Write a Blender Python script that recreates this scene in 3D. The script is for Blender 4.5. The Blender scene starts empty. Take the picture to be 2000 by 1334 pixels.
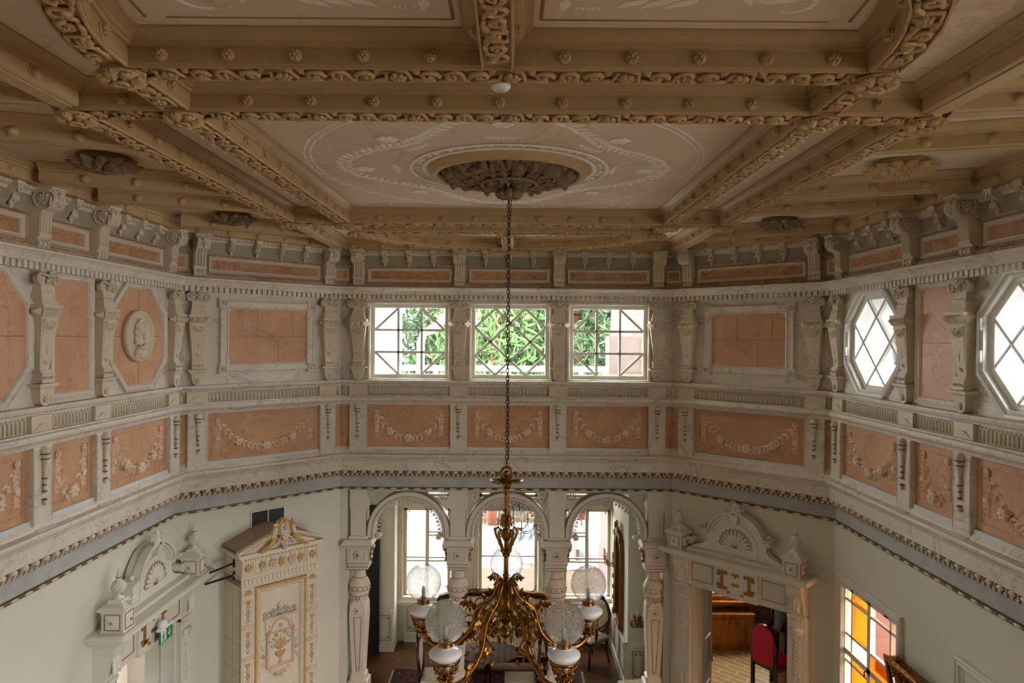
import bpy, math, random
from math import sin, cos, pi, radians, sqrt, tan, atan2
from mathutils import Matrix, Vector
R = random.Random(7)
SC = bpy.context.scene
COL = SC.collection

# ------------------------------------------------------------------ room layout (metres)
A, B_, D = 2.1323, 3.5582, 9.0          # half width of the back wall, half width of the hall, depth
YN = D - (B_ - A)                       # where the side walls meet the diagonal walls
T8 = tan(radians(22.5))
EYE = 5.2
r2 = sqrt(.5)
LDG = (B_ - A) * sqrt(2)
REAR = -6.0
WALLS = {'LS': ((-B_, 0), pi / 2), 'LD': ((-B_, YN), pi / 4), 'B': ((-A, D), 0.0), 'RD': ((A, D), -pi / 4), 'RS': ((B_, YN), -pi / 2)}


def wm(w, s, z, p=0.0):
    """frame on a wall: local x runs left to right along the wall, local -y points into the room"""
    o, a = WALLS[w]
    return Matrix.Translation((o[0], o[1], 0)) @ Matrix.Rotation(a, 4, 'Z') @ Matrix.Translation((s, -p, z))


# ------------------------------------------------------------------ mesh builder
class MB:
    def __init__(s):
        s.v, s.f, s.m, s.sm = [], [], [], []
        s.M = Matrix.Identity(4)

    def add(s, vs, fs, mat=0, smooth=False):
        n = len(s.v)
        M = s.M
        s.v.extend([M @ Vector(p) for p in vs])
        for f in fs:
            s.f.append([i + n for i in f])
            s.m.append(mat)
            s.sm.append(smooth)
        return s

    def box(s, x0, x1, y0, y1, z0, z1, mat=0):
        return s.add([(x0, y0, z0), (x1, y0, z0), (x1, y1, z0), (x0, y1, z0), (x0, y0, z1), (x1, y0, z1), (x1, y1, z1), (x0, y1, z1)],
                     [(0, 3, 2, 1), (4, 5, 6, 7), (0, 1, 5, 4), (1, 2, 6, 5), (2, 3, 7, 6), (3, 0, 4, 7)], mat)

    def frus(s, x, z0, z1, w0, w1, d0, d1, y=0.0, mat=0):
        """tapered block against the wall plane y, bottom z0 (half width w0, depth d0) to top z1"""
        return s.add([(x - w0, y - d0, z0), (x + w0, y - d0, z0), (x + w0, y, z0), (x - w0, y, z0), (x - w1, y - d1, z1), (x + w1, y - d1, z1), (x + w1, y, z1), (x - w1, y, z1)],
                     [(0, 3, 2, 1), (4, 5, 6, 7), (0, 1, 5, 4), (1, 2, 6, 5), (2, 3, 7, 6), (3, 0, 4, 7)], mat)

    def prism(s, poly, y0, y1, mat=0, smooth=False):
        """polygon in x,z pushed from y0 (front) to y1"""
        n = len(poly)
        vs = [(x, y0, z) for x, z in poly] + [(x, y1, z) for x, z in poly]
        area = sum(poly[i][0] * poly[(i + 1) % n][1] - poly[(i + 1) % n][0] * poly[i][1] for i in range(n))
        idx = list(range(n)) if area > 0 else list(range(n))[::-1]
        fs = [tuple(idx), tuple(i + n for i in idx[::-1])]
        s.add(vs, fs, mat)
        k = len(s.v) - 2 * n
        for a in range(n):
            i, j = idx[a], idx[(a + 1) % n]
            s.f.append([k + j, k + i, k + i + n, k + j + n])
            s.m.append(mat)
            s.sm.append(smooth)
        return s

    def prism_x(s, poly, x0, x1, mat=0):
        """polygon in y,z pushed along x"""
        M = s.M
        s.M = M @ Matrix(((0, 1, 0, 0), (1, 0, 0, 0), (0, 0, 1, 0), (0, 0, 0, 1)))
        n = len(poly)
        vs = [(y, x0, z) for y, z in poly] + [(y, x1, z) for y, z in poly]
        fs = [tuple(range(n)), tuple(range(2 * n - 1, n - 1, -1))] + [(i, i + n, (i + 1) % n + n, (i + 1) % n) for i in range(n)]
        s.add(vs, fs, mat)
        s.M = M
        return s

    def lathe(s, prof, n=16, c=(0, 0, 0), mat=0, smooth=True, a0=0.0, a1=2 * pi):
        full = abs(a1 - a0 - 2 * pi) < 1e-6
        m = n if full else n + 1
        vs = []
        for r, z in prof:
            for i in range(m):
                a = a0 + (a1 - a0) * i / n
                vs.append((c[0] + r * cos(a), c[1] + r * sin(a), c[2] + z))
        fs = []
        for k in range(len(prof) - 1):
            for i in range(n):
                j = (i + 1) % m
                fs.append((k * m + i, k * m + j, (k + 1) * m + j, (k + 1) * m + i))
        s.add(vs, fs, mat, smooth)
        return s

    def lathe_c(s, prof, n=16, c=(0, 0, 0), mat=0, smooth=True):
        """closed lathe: profile ends pulled to the axis"""
        return s.lathe([(1e-4, prof[0][1])] + list(prof) + [(1e-4, prof[-1][1])], n, c, mat, smooth)

    def tube(s, pts, r, n=6, mat=0, closed=False, smooth=True):
        P = [Vector(p) for p in pts]
        m = len(P)
        rr = r if isinstance(r, (list, tuple)) else [r] * m
        up = None
        vs = []
        for i in range(m):
            a = P[i - 1] if (i > 0 or closed) else P[i]
            b = P[(i + 1) % m] if (i < m - 1 or closed) else P[i]
            t = (b - a)
            t = t.normalized() if t.length > 1e-9 else Vector((0, 0, 1))
            if up is None:
                up = Vector((0, 0, 1)) if abs(t.z) < .9 else Vector((1, 0, 0))
            u = up - t * up.dot(t)
            if u.length < 1e-6:
                u = t.orthogonal()
            u.normalize()
            w = t.cross(u)
            up = u
            for k in range(n):
                an = 2 * pi * k / n
                vs.append(P[i] + (u * cos(an) + w * sin(an)) * rr[i])
        fs = []
        for i in range(m if closed else m - 1):
            j = (i + 1) % m
            for k in range(n):
                l = (k + 1) % n
                fs.append((i * n + k, i * n + l, j * n + l, j * n + k))
        if not closed:
            fs.append(tuple(range(n - 1, -1, -1)))
            fs.append(tuple(range((m - 1) * n, m * n)))
        return s.add(vs, fs, mat, smooth)

    def blob(s, c, r, rot=None, nu=8, nv=5, mat=0):
        rot = rot or Matrix.Identity(3)
        c = Vector(c)
        vs = [c + rot @ Vector((0, 0, r[2]))]
        for j in range(1, nv):
            t = pi * j / nv
            for i in range(nu):
                p = 2 * pi * i / nu
                vs.append(c + rot @ Vector((r[0] * sin(t) * cos(p), r[1] * sin(t) * sin(p), r[2] * cos(t))))
        vs.append(c + rot @ Vector((0, 0, -r[2])))
        fs = []
        for i in range(nu):
            fs.append((0, 1 + i, 1 + (i + 1) % nu))
        for j in range(nv - 2):
            for i in range(nu):
                a, b = 1 + j * nu + i, 1 + j * nu + (i + 1) % nu
                fs.append((a, a + nu, b + nu, b))
        k = len(vs) - 1
        b0 = 1 + (nv - 2) * nu
        for i in range(nu):
            fs.append((k, b0 + (i + 1) % nu, b0 + i))
        return s.add(vs, fs, mat, True)

    # ---- reliefs in the x,z plane, standing out towards -y
    def leaf(s, x, z, ang, ln, wd, h, y=0.0, mat=0):
        """ridged pointed leaf with base at x,z"""
        ca, sa = cos(ang), sin(ang)
        out = [(0, 0, 0), (.35, .5, .25), (.65, .42, .3), (1, 0, .1), (.65, -.42, .3), (.35, -.5, .25), (.3, 0, 1), (.7, 0, .9)]
        vs = []
        for l, w, q in out:
            a, b = l * ln, w * wd
            vs.append((x + a * ca - b * sa, y - q * h, z + a * sa + b * ca))
        low = [(vs[i][0], y + .002, vs[i][2]) for i in range(6)]
        vs += low
        fs = [(0, 6, 1), (1, 6, 7, 2), (2, 7, 3), (3, 7, 4), (4, 7, 6, 5), (5, 6, 0)]
        fs += [(i, (i + 1) % 6, 8 + (i + 1) % 6, 8 + i) for i in range(6)]
        return s.add(vs, [tuple(f[::-1]) for f in fs], mat)

    def petals(s, x, z, r, h, n=6, y=0.0, mat=0, a0=0.0, nu=6):
        for i in range(n):
            a = a0 + 2 * pi * i / n
            rot = Matrix.Rotation(-a, 3, 'Y')
            s.blob((x + .55 * r * cos(a), y - h * .35, z + .55 * r * sin(a)), (r * .5, h * .6, r * .95 * sin(pi / n) * .62 + r * .08), rot, nu, 4, mat)
        return s.blob((x, y - h * .5, z), (r * .26, h * .65, r * .26), None, 7, 4, mat)

    def scroll(s, x, z, r, a0, turns, rt, y=0.0, hand=1, n=16, mat=0, inner=.15, k=5):
        """flat spiral of tube, outer end at angle a0"""
        pts, rad = [], []
        for i in range(n):
            t = i / (n - 1)
            rr = r * (1 - (1 - inner) * t)
            a = a0 + hand * turns * 2 * pi * t
            pts.append((x + rr * cos(a), y, z + rr * sin(a)))
            rad.append(rt * (1 - .35 * t))
        s.tube(pts, rad, k, mat)
        return s.blob((x, y - rt * .3, z), (r * .24, rt * 1.2, r * .24), None, 7, 4, mat)

    def rect(s, x0, x1, z0, z1, r, y=0.0, mat=0, k=4):
        """thin raised outline"""
        s.box(x0, x1, y - r, y, z0, z0 + r, mat)
        s.box(x0, x1, y - r, y, z1 - r, z1, mat)
        s.box(x0, x0 + r, y - r, y, z0 + r, z1 - r, mat)
        return s.box(x1 - r, x1, y - r, y, z0 + r, z1 - r, mat)

    def frame(s, x0, x1, z0, z1, w, steps, mat=0):
        """mitred picture moulding; steps = [(inset, height)] cross-section from outside in"""
        rings = []
        for i, h in steps:
            rings.append([(x0 + i, -h, z0 + i), (x1 - i, -h, z0 + i), (x1 - i, -h, z1 - i), (x0 + i, -h, z1 - i)])
        vs = [p for q in rings for p in q]
        fs = []
        for a in range(len(rings) - 1):
            for i in range(4):
                j = (i + 1) % 4
                fs.append((a * 4 + i, a * 4 + j, a * 4 + 4 + j, a * 4 + 4 + i))
        return s.add(vs, fs, mat)

    def polyframe(s, rings, mat=0):
        """rings = lists of (x, y, z) with equal counts"""
        n = len(rings[0])
        vs = [p for q in rings for p in q]
        fs = []
        for a in range(len(rings) - 1):
            for i in range(n):
                j = (i + 1) % n
                fs.append((a * n + i, a * n + j, a * n + n + j, a * n + n + i))
        return s.add(vs, fs, mat)

    def sweep(s, prof, paths, mat=0, closed_prof=True, caps=True):
        """prof: n points; paths(k) -> list of vertices for profile point k"""
        n = len(prof)
        lines = [paths(q) for q in prof]
        m = len(lines[0])
        vs = [p for l in lines for p in l]
        fs = []
        for k in range(n if closed_prof else n - 1):
            l = (k + 1) % n
            for i in range(m - 1):
                fs.append((k * m + i, k * m + i + 1, l * m + i + 1, l * m + i))
        if caps and closed_prof:
            fs.append(tuple(k * m for k in range(n)))
            fs.append(tuple(k * m + m - 1 for k in range(n - 1, -1, -1)))
        return s.add(vs, fs, mat)

    def mesh(s, name, mats):
        me = bpy.data.meshes.new(name)
        me.from_pydata([tuple(v) for v in s.v], [], s.f)
        for m in (mats if isinstance(mats, (list, tuple)) else [mats]):
            me.materials.append(m)
        me.polygons.foreach_set('material_index', s.m)
        me.polygons.foreach_set('use_smooth', s.sm)
        me.update()
        return me

    def build(s, name, mats, parent=None, loc=None):
        o = bpy.data.objects.new(name, s.mesh(name, mats))
        COL.objects.link(o)
        if parent is not None:
            o.parent = parent
        if loc is not None:
            o.matrix_world = loc if isinstance(loc, Matrix) else Matrix.Translation(loc)
        return o


def tag(o, label=None, cat=None, group=None, kind=None):
    if label: o['label'] = label
    if cat: o['category'] = cat
    if group: o['group'] = group
    if kind: o['kind'] = kind
    return o


def empty(name, m, label=None, cat=None, group=None, kind=None):
    o = bpy.data.objects.new(name, None)
    o.empty_display_size = .1
    COL.objects.link(o)
    o.matrix_world = m if isinstance(m, Matrix) else Matrix.Translation(m)
    return tag(o, label, cat, group, kind)


def copy_tree(o, m=None, label=None, parent=None):
    c = o.copy()
    COL.objects.link(c)
    c.parent = parent
    if m is not None:
        c.matrix_world = m
    if label:
        c['label'] = label
    for ch in list(o.children):
        copy_tree(ch, None, None, c)
    return c


def struct(o):
    o['kind'] = 'structure'
    return o


# ------------------------------------------------------------------ materials
def srgb(h):
    h = h.lstrip('#')
    v = [int(h[i:i + 2], 16) / 255 for i in (0, 2, 4)]
    return [x / 12.92 if x < .04045 else ((x + .055) / 1.055) ** 2.4 for x in v]


class NT:
    def __init__(s, name):
        s.mat = bpy.data.materials.new(name)
        s.mat.use_nodes = True
        s.t = s.mat.node_tree
        s.t.nodes.clear()
        s.out = s.n('ShaderNodeOutputMaterial')

    def n(s, typ, **k):
        nd = s.t.nodes.new(typ)
        for a, b in k.items():
            setattr(nd, a, b)
        return nd

    def l(s, a, b):
        s.t.links.new(a, b)

    def pos(s, obj=False):
        if obj:
            return s.n('ShaderNodeTexCoord').outputs['Object']
        return s.n('ShaderNodeNewGeometry').outputs['Position']

    def noise(s, vec, scale, detail=4, rough=.55, dist=0.0):
        nd = s.n('ShaderNodeTexNoise')
        nd.inputs['Scale'].default_value = scale
        nd.inputs['Detail'].default_value = detail
        nd.inputs['Roughness'].default_value = rough
        nd.inputs['Distortion'].default_value = dist
        s.l(vec, nd.inputs['Vector'])
        return nd.outputs['Fac']

    def ramp(s, fac, stops):
        nd = s.n('ShaderNodeValToRGB')
        el = nd.color_ramp.elements
        while len(el) < len(stops):
            el.new(.5)
        for e, (p, c) in zip(el, stops):
            e.position = p
            e.color = (*c, 1) if len(c) == 3 else c
        s.l(fac, nd.inputs['Fac'])
        return nd.outputs['Color']

    def mix(s, fac, a, b, mode='MIX'):
        nd = s.n('ShaderNodeMix', data_type='RGBA', blend_type=mode)
        for sock, v in ((nd.inputs[0], fac), (nd.inputs[6], a), (nd.inputs[7], b)):
            if hasattr(v, 'is_linked') or hasattr(v, 'links'):
                s.l(v, sock)
            else:
                sock.default_value = v if not isinstance(v, (list, tuple)) else (*v[:3], 1)
        return nd.outputs[2]

    def math(s, op, a, b=0.0):
        nd = s.n('ShaderNodeMath', operation=op)
        for sock, v in ((nd.inputs[0], a), (nd.inputs[1], b)):
            if hasattr(v, 'links'):
                s.l(v, sock)
            else:
                sock.default_value = v
        return nd.outputs[0]

    def bsdf(s, col, rough=.6, metal=0.0, bump=None, bs=.2, bd=.01, spec=.4, **kw):
        b = s.n('ShaderNodeBsdfPrincipled')
        if hasattr(col, 'links'):
            s.l(col, b.inputs['Base Color'])
        else:
            b.inputs['Base Color'].default_value = (*col, 1)
        b.inputs['Roughness'].default_value = rough
        b.inputs['Metallic'].default_value = metal
        b.inputs['Specular IOR Level'].default_value = spec
        for k, v in kw.items():
            b.inputs[k].default_value = v
        if bump is not None:
            bn = s.n('ShaderNodeBump')
            bn.inputs['Strength'].default_value = bs
            bn.inputs['Distance'].default_value = bd
            s.l(bump, bn.inputs['Height'])
            s.l(bn.outputs[0], b.inputs['Normal'])
        s.l(b.outputs[0], s.out.inputs[0])
        return b


def plain(name, h, rough=.6, metal=0.0, var=.1, scale=6.0, bump=0.0, spec=.4):
    t = NT(name)
    c = srgb(h)
    p = t.pos()
    n = t.noise(p, scale, 5, .6)
    col = t.ramp(n, [(.3, [x * (1 - var) for x in c]), (.7, [min(1, x * (1 + var * .6)) for x in c])])
    t.bsdf(col, rough, metal, t.noise(p, scale * 9, 3) if bump else None, bump, .006, spec)
    return t.mat


def marble(name, base, vein, scale=1.5, width=.02, cloud=.12, rough=.45, tint=None, stip=0.0, amount=.75):
    t = NT(name)
    b, v = srgb(base), srgb(vein)
    p = t.pos()
    cl = t.noise(p, scale * 1.3, 5, .6)
    col = t.ramp(cl, [(.3, [x * (1 - cloud) for x in b]), (.7, srgb(tint) if tint else [min(1, x * (1 + cloud * .5)) for x in b])])
    for sc, w, am in ((scale, width, amount), (scale * 2.3, width * .8, amount * .6)):
        n = t.noise(p, sc, 4, .55, 1.4)
        d = t.math('ABSOLUTE', t.math('SUBTRACT', n, .5))
        k = t.ramp(d, [(0, (am, am, am)), (w, (am * .25,) * 3), (w * 2.2, (0, 0, 0))])
        col = t.mix(k, col, v)
    if stip:
        n = t.noise(p, 45, 3, .7)
        k = t.ramp(n, [(.52, (0, 0, 0)), (.68, (stip,) * 3)])
        col = t.mix(k, col, v)
    t.bsdf(col, rough, 0, t.noise(p, 30, 3), .06, .004)
    return t.mat


def metal(name, h, rough=.3, bump=.15, scale=60):
    t = NT(name)
    p = t.pos()
    n = t.noise(p, scale * .3, 4)
    c = srgb(h)
    col = t.ramp(n, [(.3, [x * .75 for x in c]), (.7, c)])
    t.bsdf(col, rough, 1.0, t.noise(p, scale, 3), bump, .003)
    return t.mat


def wood(name, a, b, rough=.35, scale=3.0, axis=(1, 1, .12)):
    t = NT(name)
    mp = t.n('ShaderNodeMapping')
    mp.inputs['Scale'].default_value = axis
    t.l(t.pos(), mp.inputs['Vector'])
    n = t.noise(mp.outputs[0], scale * 4, 6, .6, 1.2)
    t.bsdf(t.ramp(n, [(.32, srgb(a)), (.62, srgb(b))]), rough, 0, n, .05, .003, .5)
    return t.mat


def clear_glass(name, tint=(1, 1, 1), gloss=.08, rough=.0):
    t = NT(name)
    tr = t.n('ShaderNodeBsdfTransparent')
    tr.inputs[0].default_value = (*tint, 1)
    gl = t.n('ShaderNodeBsdfGlossy')
    gl.inputs['Roughness'].default_value = rough
    fr = t.n('ShaderNodeFresnel')
    fr.inputs[0].default_value = 1.45
    mx = t.n('ShaderNodeMixShader')
    bf = t.n('ShaderNodeNewGeometry').outputs['Backfacing']
    t.l(t.math('MULTIPLY', t.math('ADD', fr.outputs[0], gloss - .04), t.math('SUBTRACT', 1.0, bf)), mx.inputs[0])
    t.l(tr.outputs[0], mx.inputs[1])
    t.l(gl.outputs[0], mx.inputs[2])
    t.l(mx.outputs[0], t.out.inputs[0])
    return t.mat


def seeded_glass(name):
    """blown glass full of small bubbles"""
    t = NT(name)
    p = t.pos()
    n = t.noise(p, 130, 2, .6)
    bub = t.ramp(n, [(.42, (.32,) * 3), (.50, (.5,) * 3), (.62, (1, 1, 1))])
    bn = t.n('ShaderNodeBump')
    bn.inputs['Strength'].default_value = 1.0
    bn.inputs['Distance'].default_value = .006
    t.l(t.noise(p, 70, 3, .6), bn.inputs['Height'])
    tr = t.n('ShaderNodeBsdfTransparent')
    tr.inputs[0].default_value = (.84, .85, .84, 1)
    rf = t.n('ShaderNodeBsdfGlass')
    rf.inputs['Roughness'].default_value = .12
    rf.inputs['IOR'].default_value = 1.04
    t.l(bn.outputs[0], rf.inputs['Normal'])
    gl = t.n('ShaderNodeBsdfGlossy')
    gl.inputs['Roughness'].default_value = .05
    t.l(bn.outputs[0], gl.inputs['Normal'])
    m1 = t.n('ShaderNodeMixShader')
    t.l(t.math('MULTIPLY', bub, .85), m1.inputs[0])
    t.l(tr.outputs[0], m1.inputs[1])
    df = t.n('ShaderNodeBsdfDiffuse')
    df.inputs[0].default_value = (.75, .76, .75, 1)
    m0 = t.n('ShaderNodeMixShader')
    t.l(t.ramp(t.noise(p, 170, 2, .6), [(.5, (.08,) * 3), (.62, (.8,) * 3)]), m0.inputs[0])
    t.l(rf.outputs[0], m0.inputs[1])
    t.l(df.outputs[0], m0.inputs[2])
    t.l(m0.outputs[0], m1.inputs[2])
    fr = t.n('ShaderNodeFresnel')
    fr.inputs[0].default_value = 1.5
    m2 = t.n('ShaderNodeMixShader')
    bf = t.n('ShaderNodeNewGeometry').outputs['Backfacing']
    t.l(t.math('MULTIPLY', t.math('MULTIPLY', fr.outputs[0], .9), t.math('SUBTRACT', 1.0, bf)), m2.inputs[0])
    t.l(m1.outputs[0], m2.inputs[1])
    t.l(gl.outputs[0], m2.inputs[2])
    t.l(m2.outputs[0], t.out.inputs[0])
    return t.mat


def parquet(name, cols, sx=2.2, zigzag=False):
    t = NT(name)
    p = t.pos()
    mp = t.n('ShaderNodeMapping')
    mp.inputs['Rotation'].default_value = (0, 0, radians(45))
    t.l(p, mp.inputs['Vector'])
    br = t.n('ShaderNodeTexBrick')
    br.inputs['Scale'].default_value = sx
    br.inputs['Color1'].default_value = (*srgb(cols[0]), 1)
    br.inputs['Color2'].default_value = (*srgb(cols[1]), 1)
    br.inputs['Mortar'].default_value = (*srgb(cols[2]), 1)
    br.inputs['Mortar Size'].default_value = .03 if zigzag else .012
    br.inputs['Row Height'].default_value = .22
    br.inputs['Brick Width'].default_value = .8
    t.l(mp.outputs[0], br.inputs['Vector'])
    n = t.noise(mp.outputs[0], 9, 5, .6)
    col = t.mix(.25, br.outputs['Color'], t.ramp(n, [(.3, srgb(cols[2])), (.7, srgb(cols[0]))]))
    t.bsdf(col, .28, 0, None, spec=.5)
    return t.mat


def striped(name, a, b, width, axis=0):
    t = NT(name)
    sp = t.n('ShaderNodeSeparateXYZ')
    t.l(t.pos(True), sp.inputs[0])
    m = t.math('FRACT', t.math('MULTIPLY', sp.outputs[axis], 1 / width))
    k = t.ramp(m, [(.0, (0, 0, 0)), (.45, (0, 0, 0)), (.5, (1, 1, 1)), (.95, (1, 1, 1))])
    t.bsdf(t.mix(k, srgb(a), srgb(b)), .7, 0, t.noise(t.pos(), 200, 2), .1, .002)
    return t.mat


def carpet(name):
    t = NT(name)
    v = t.n('ShaderNodeTexVoronoi')
    v.inputs['Scale'].default_value = 14
    t.l(t.pos(), v.inputs['Vector'])
    n = t.noise(t.pos(), 25, 3, .7, 1.0)
    col = t.ramp(v.outputs['Distance'], [(.1, srgb('#8a7050')), (.3, srgb('#5a2a22')), (.6, srgb('#33201f'))])
    col = t.mix(t.ramp(n, [(.45, (0, 0, 0)), (.55, (.7, .7, .7))]), col, srgb('#41262a'))
    t.bsdf(col, .95, 0, n, .3, .005)
    return t.mat


def wallpaper(name, a, b, scale=5):
    t = NT(name)
    v = t.n('ShaderNodeTexVoronoi', feature='SMOOTH_F1')
    v.inputs['Scale'].default_value = scale
    t.l(t.pos(), v.inputs['Vector'])
    n = t.noise(t.pos(), 18, 4, .6, 2.0)
    k = t.math('MULTIPLY', v.outputs['Distance'], n)
    t.bsdf(t.ramp(k, [(.12, srgb(b)), (.22, srgb(a)), (.3, srgb(b)), (.4, srgb(a))]), .7)
    return t.mat


MT = {}
MT['marble'] = marble('grey veined white marble', '#d5cdbf', '#929090', 1.0, .010, .09, .5, None, 0, .6)
MT['marble_pier'] = marble('pale veined marble pilasters', '#d9d1c0', '#959597', 1.7, .010, .08, .5, None, 0, .55)
MT['attic'] = marble('brown mottled attic marble', '#b39879', '#8a6644', 2.0, .02, .14, .6, '#bfa688')
MT['pink'] = marble('salmon pink marble', '#c99a74', '#9c6a4c', 1.4, .008, .09, .55, '#d1a47f', .0, .5)
MT['pink_attic'] = marble('stippled orange marble', '#bb8b66', '#8d5632', 3.5, .03, .16, .6, '#c79b74', .5, .6)
MT['pink_garland'] = marble('dusty pink marble', '#c59873', '#9c6b4c', 2.0, .010, .1, .65, '#cea47e', .15, .5)
MT['relief_pink'] = plain('pale pink stucco relief', '#ecd2ba', .6, 0, .06)
MT['band'] = marble('blue grey marble band', '#b8b7b2', '#979899', 1.2, .05, .12, .6, '#c2c1bc', 0, .4)
MT['plaster'] = plain('pale grey green wall paint', '#d6d3c2', .7, 0, .03, 3, .05)
MT['attic_green'] = plain('grey green attic plaster', '#a39d88', .7, 0, .08, 3, .08)
MT['stone'] = plain('cream carved stone', '#d2c6ae', .6, 0, .07, 7, .08)
MT['sill'] = plain('pale blue grey ledge', '#ccd2d0', .7, 0, .08, 5, .05)
MT['beam'] = plain('ochre beam paint', '#a78a60', .5, 0, .10, 4, .08)
MT['beam_lt'] = plain('light ochre beam paint', '#b59a70', .5, 0, .08, 4, .08)
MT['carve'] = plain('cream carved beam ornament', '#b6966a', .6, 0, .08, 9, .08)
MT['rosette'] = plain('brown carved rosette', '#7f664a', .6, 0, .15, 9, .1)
MT['ceil'] = marble('pinkish ceiling plaster', '#d4bea6', '#b89468', .7, .008, .06, .75, '#dccab4', 0, .4)
MT['painted'] = plain('white painted ornament', '#f2ebdf', .7, 0, .06)
MT['painted_line'] = plain('ochre painted line', '#a8844a', .7, 0, .1)
MT['white'] = plain('white woodwork paint', '#dcd9cc', .4, 0, .03, 4, .03)
MT['white_arch'] = plain('ivory arcade paint', '#d9d2c3', .38, 0, .03, 4, .03)
MT['gold_paint'] = plain('gold bronze paint', '#a07a32', .4, .4, .15, 20)
MT['dark_gold'] = plain('dark bronze paint', '#6b5630', .5, .3, .2, 20)
MT['brass'] = metal('aged gilt brass', '#97682f', .3, .35, 90)
MT['brass_dk'] = metal('dark bronze chain', '#5a4330', .4, .2, 80)
MT['gilt'] = metal('old gilt wood', '#94642a', .38, .5, 60)
MT['porcelain'] = plain('white opal glass', '#eceaea', .12, 0, .02, 3, 0, .6)
MT['glass'] = clear_glass('window glass')
MT['seeded'] = seeded_glass('bubbled globe glass')
MT['crystal'] = clear_glass('cut crystal', (.93, .95, .96), .25)
MT['sash'] = plain('white window paint', '#e4e3da', .4, 0, .03)
MT['casing'] = plain('cream window casing', '#d5ccb6', .5, 0, .05)
MT['iron'] = plain('black iron', '#161414', .5, .3, .1)
MT['vent'] = plain('dark vent slats', '#6e6e6e', .5, .3, .1)
MT['door_grey'] = plain('grey door paint', '#b9b2ab', .45, 0, .03)
MT['tile'] = plain('ivory glazed tile', '#e0d6bf', .22, 0, .06, 5, 0, .5)
MT['tile_pink'] = plain('pinkish glazed tile', '#d6bda9', .25, 0, .1, 12)
MT['tile_gold'] = plain('ochre glazed tile', '#cfa668', .3, 0, .12, 20)
MT['tile_blue'] = plain('pale blue glaze', '#b2bcbc', .3, 0, .15, 20)
MT['stove_roof'] = plain('taupe stone roof', '#a89485', .8, 0, .12, 9, .1)
MT['mahogany'] = wood('dark mahogany', '#1c0d0a', '#3d1a12', .25)
MT['walnut'] = wood('brown gilt frame wood', '#5a3416', '#8f5c28', .35)
MT['oak_panel'] = wood('orange oak panel', '#7a3d0c', '#b86c22', .35, 2.2, (1, 1, .2))
MT['floor'] = parquet('brown parquet', ('#5f3a1c', '#482a13', '#26160a'))
MT['floor_lt'] = parquet('pale inlaid parquet', ('#c09357', '#a67a40', '#d6bd8c'), 1.7, True)
MT['rug'] = carpet('oriental rug')
MT['stripe'] = striped('cream striped upholstery', '#d9d0bb', '#b9ae96', .045)
MT['damask'] = wallpaper('cream damask upholstery', '#bdb08d', '#cfc6a8', 26)
MT['velvet'] = plain('red velvet', '#c0102c', .75, 0, .15, 5)
MT['paper'] = wallpaper('dark floral wallpaper', '#3a211b', '#8b6f58', 7)
MT['black'] = plain('black lacquer', '#07080a', .12, 0, .05, 3, 0, .6)
MT['dark'] = plain('black painted panel', '#0c0b0a', .5, 0, .1)
MT['table'] = striped('polished table top', '#6f5a57', '#5c4845', .09, 0)
MT['mirror'] = metal('silvered mirror', '#e8e8e8', .02, 0, 5)
MT['wax'] = plain('ivory candle', '#ece2cb', .5, 0, .03)
MT['green'] = plain('exit sign green', '#0d8a46', .35, 0, .03)
MT['sign_white'] = plain('exit sign white', '#f2f5f2', .35, 0, .02)
MT['leaf'] = plain('pine foliage', '#33492a', .8, 0, .35, 3)
MT['leaf_lt'] = plain('light foliage', '#456232', .8, 0, .3, 3)
MT['bark'] = plain('orange pine bark', '#6e3c28', .85, 0, .3, 6)
MT['bark_dk'] = plain('grey brown bark', '#6a5548', .85, 0, .3, 6)
MT['red_wall'] = None
MT['tarp'] = plain('white tarpaulin', '#6a6f71', .7, 0, .06, 1.2, .2)
MT['ground'] = None
MT['fence'] = wood('brown slat wood', '#3a2a1c', '#5a4430', .7)
MT['plastic'] = plain('grey pink cabinet', '#574e4c', .5, 0, .04)
MT['ext_white'] = plain('white outdoor paint', '#a9abab', .5, 0, .03)


def boards():
    t = NT('red boarded wall')
    sp = t.n('ShaderNodeSeparateXYZ')
    t.l(t.pos(), sp.inputs[0])
    m = t.math('FRACT', t.math('MULTIPLY', sp.outputs[2], 5.5))
    col = t.ramp(m, [(0, srgb('#3a2624')), (.06, srgb('#543b37')), (.95, srgb('#58403b'))])
    t.bsdf(col, .7)
    MT['red_wall'] = t.mat
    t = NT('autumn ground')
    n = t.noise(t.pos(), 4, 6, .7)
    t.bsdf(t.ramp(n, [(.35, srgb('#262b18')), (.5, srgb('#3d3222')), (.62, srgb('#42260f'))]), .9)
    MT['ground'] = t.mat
    for nm, a in (('st_amber', (.6, .32, .07)), ('st_orange', (.7, .3, .04)), ('st_pink', (.9, .75, .68)), ('st_blue', (.25, .25, .85)), ('st_clear', (.75, .62, .52))):
        MT[nm] = clear_glass('coloured glass ' + nm[3:], a, .05)


boards()
# ------------------------------------------------------------------ room shell
LEV = [0, 3.256, 3.43, 5.83, 6.1, 6.6]
WM = [MT['plaster'], MT['band'], MT['marble'], MT['attic'], MT['attic_green']]


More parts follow.
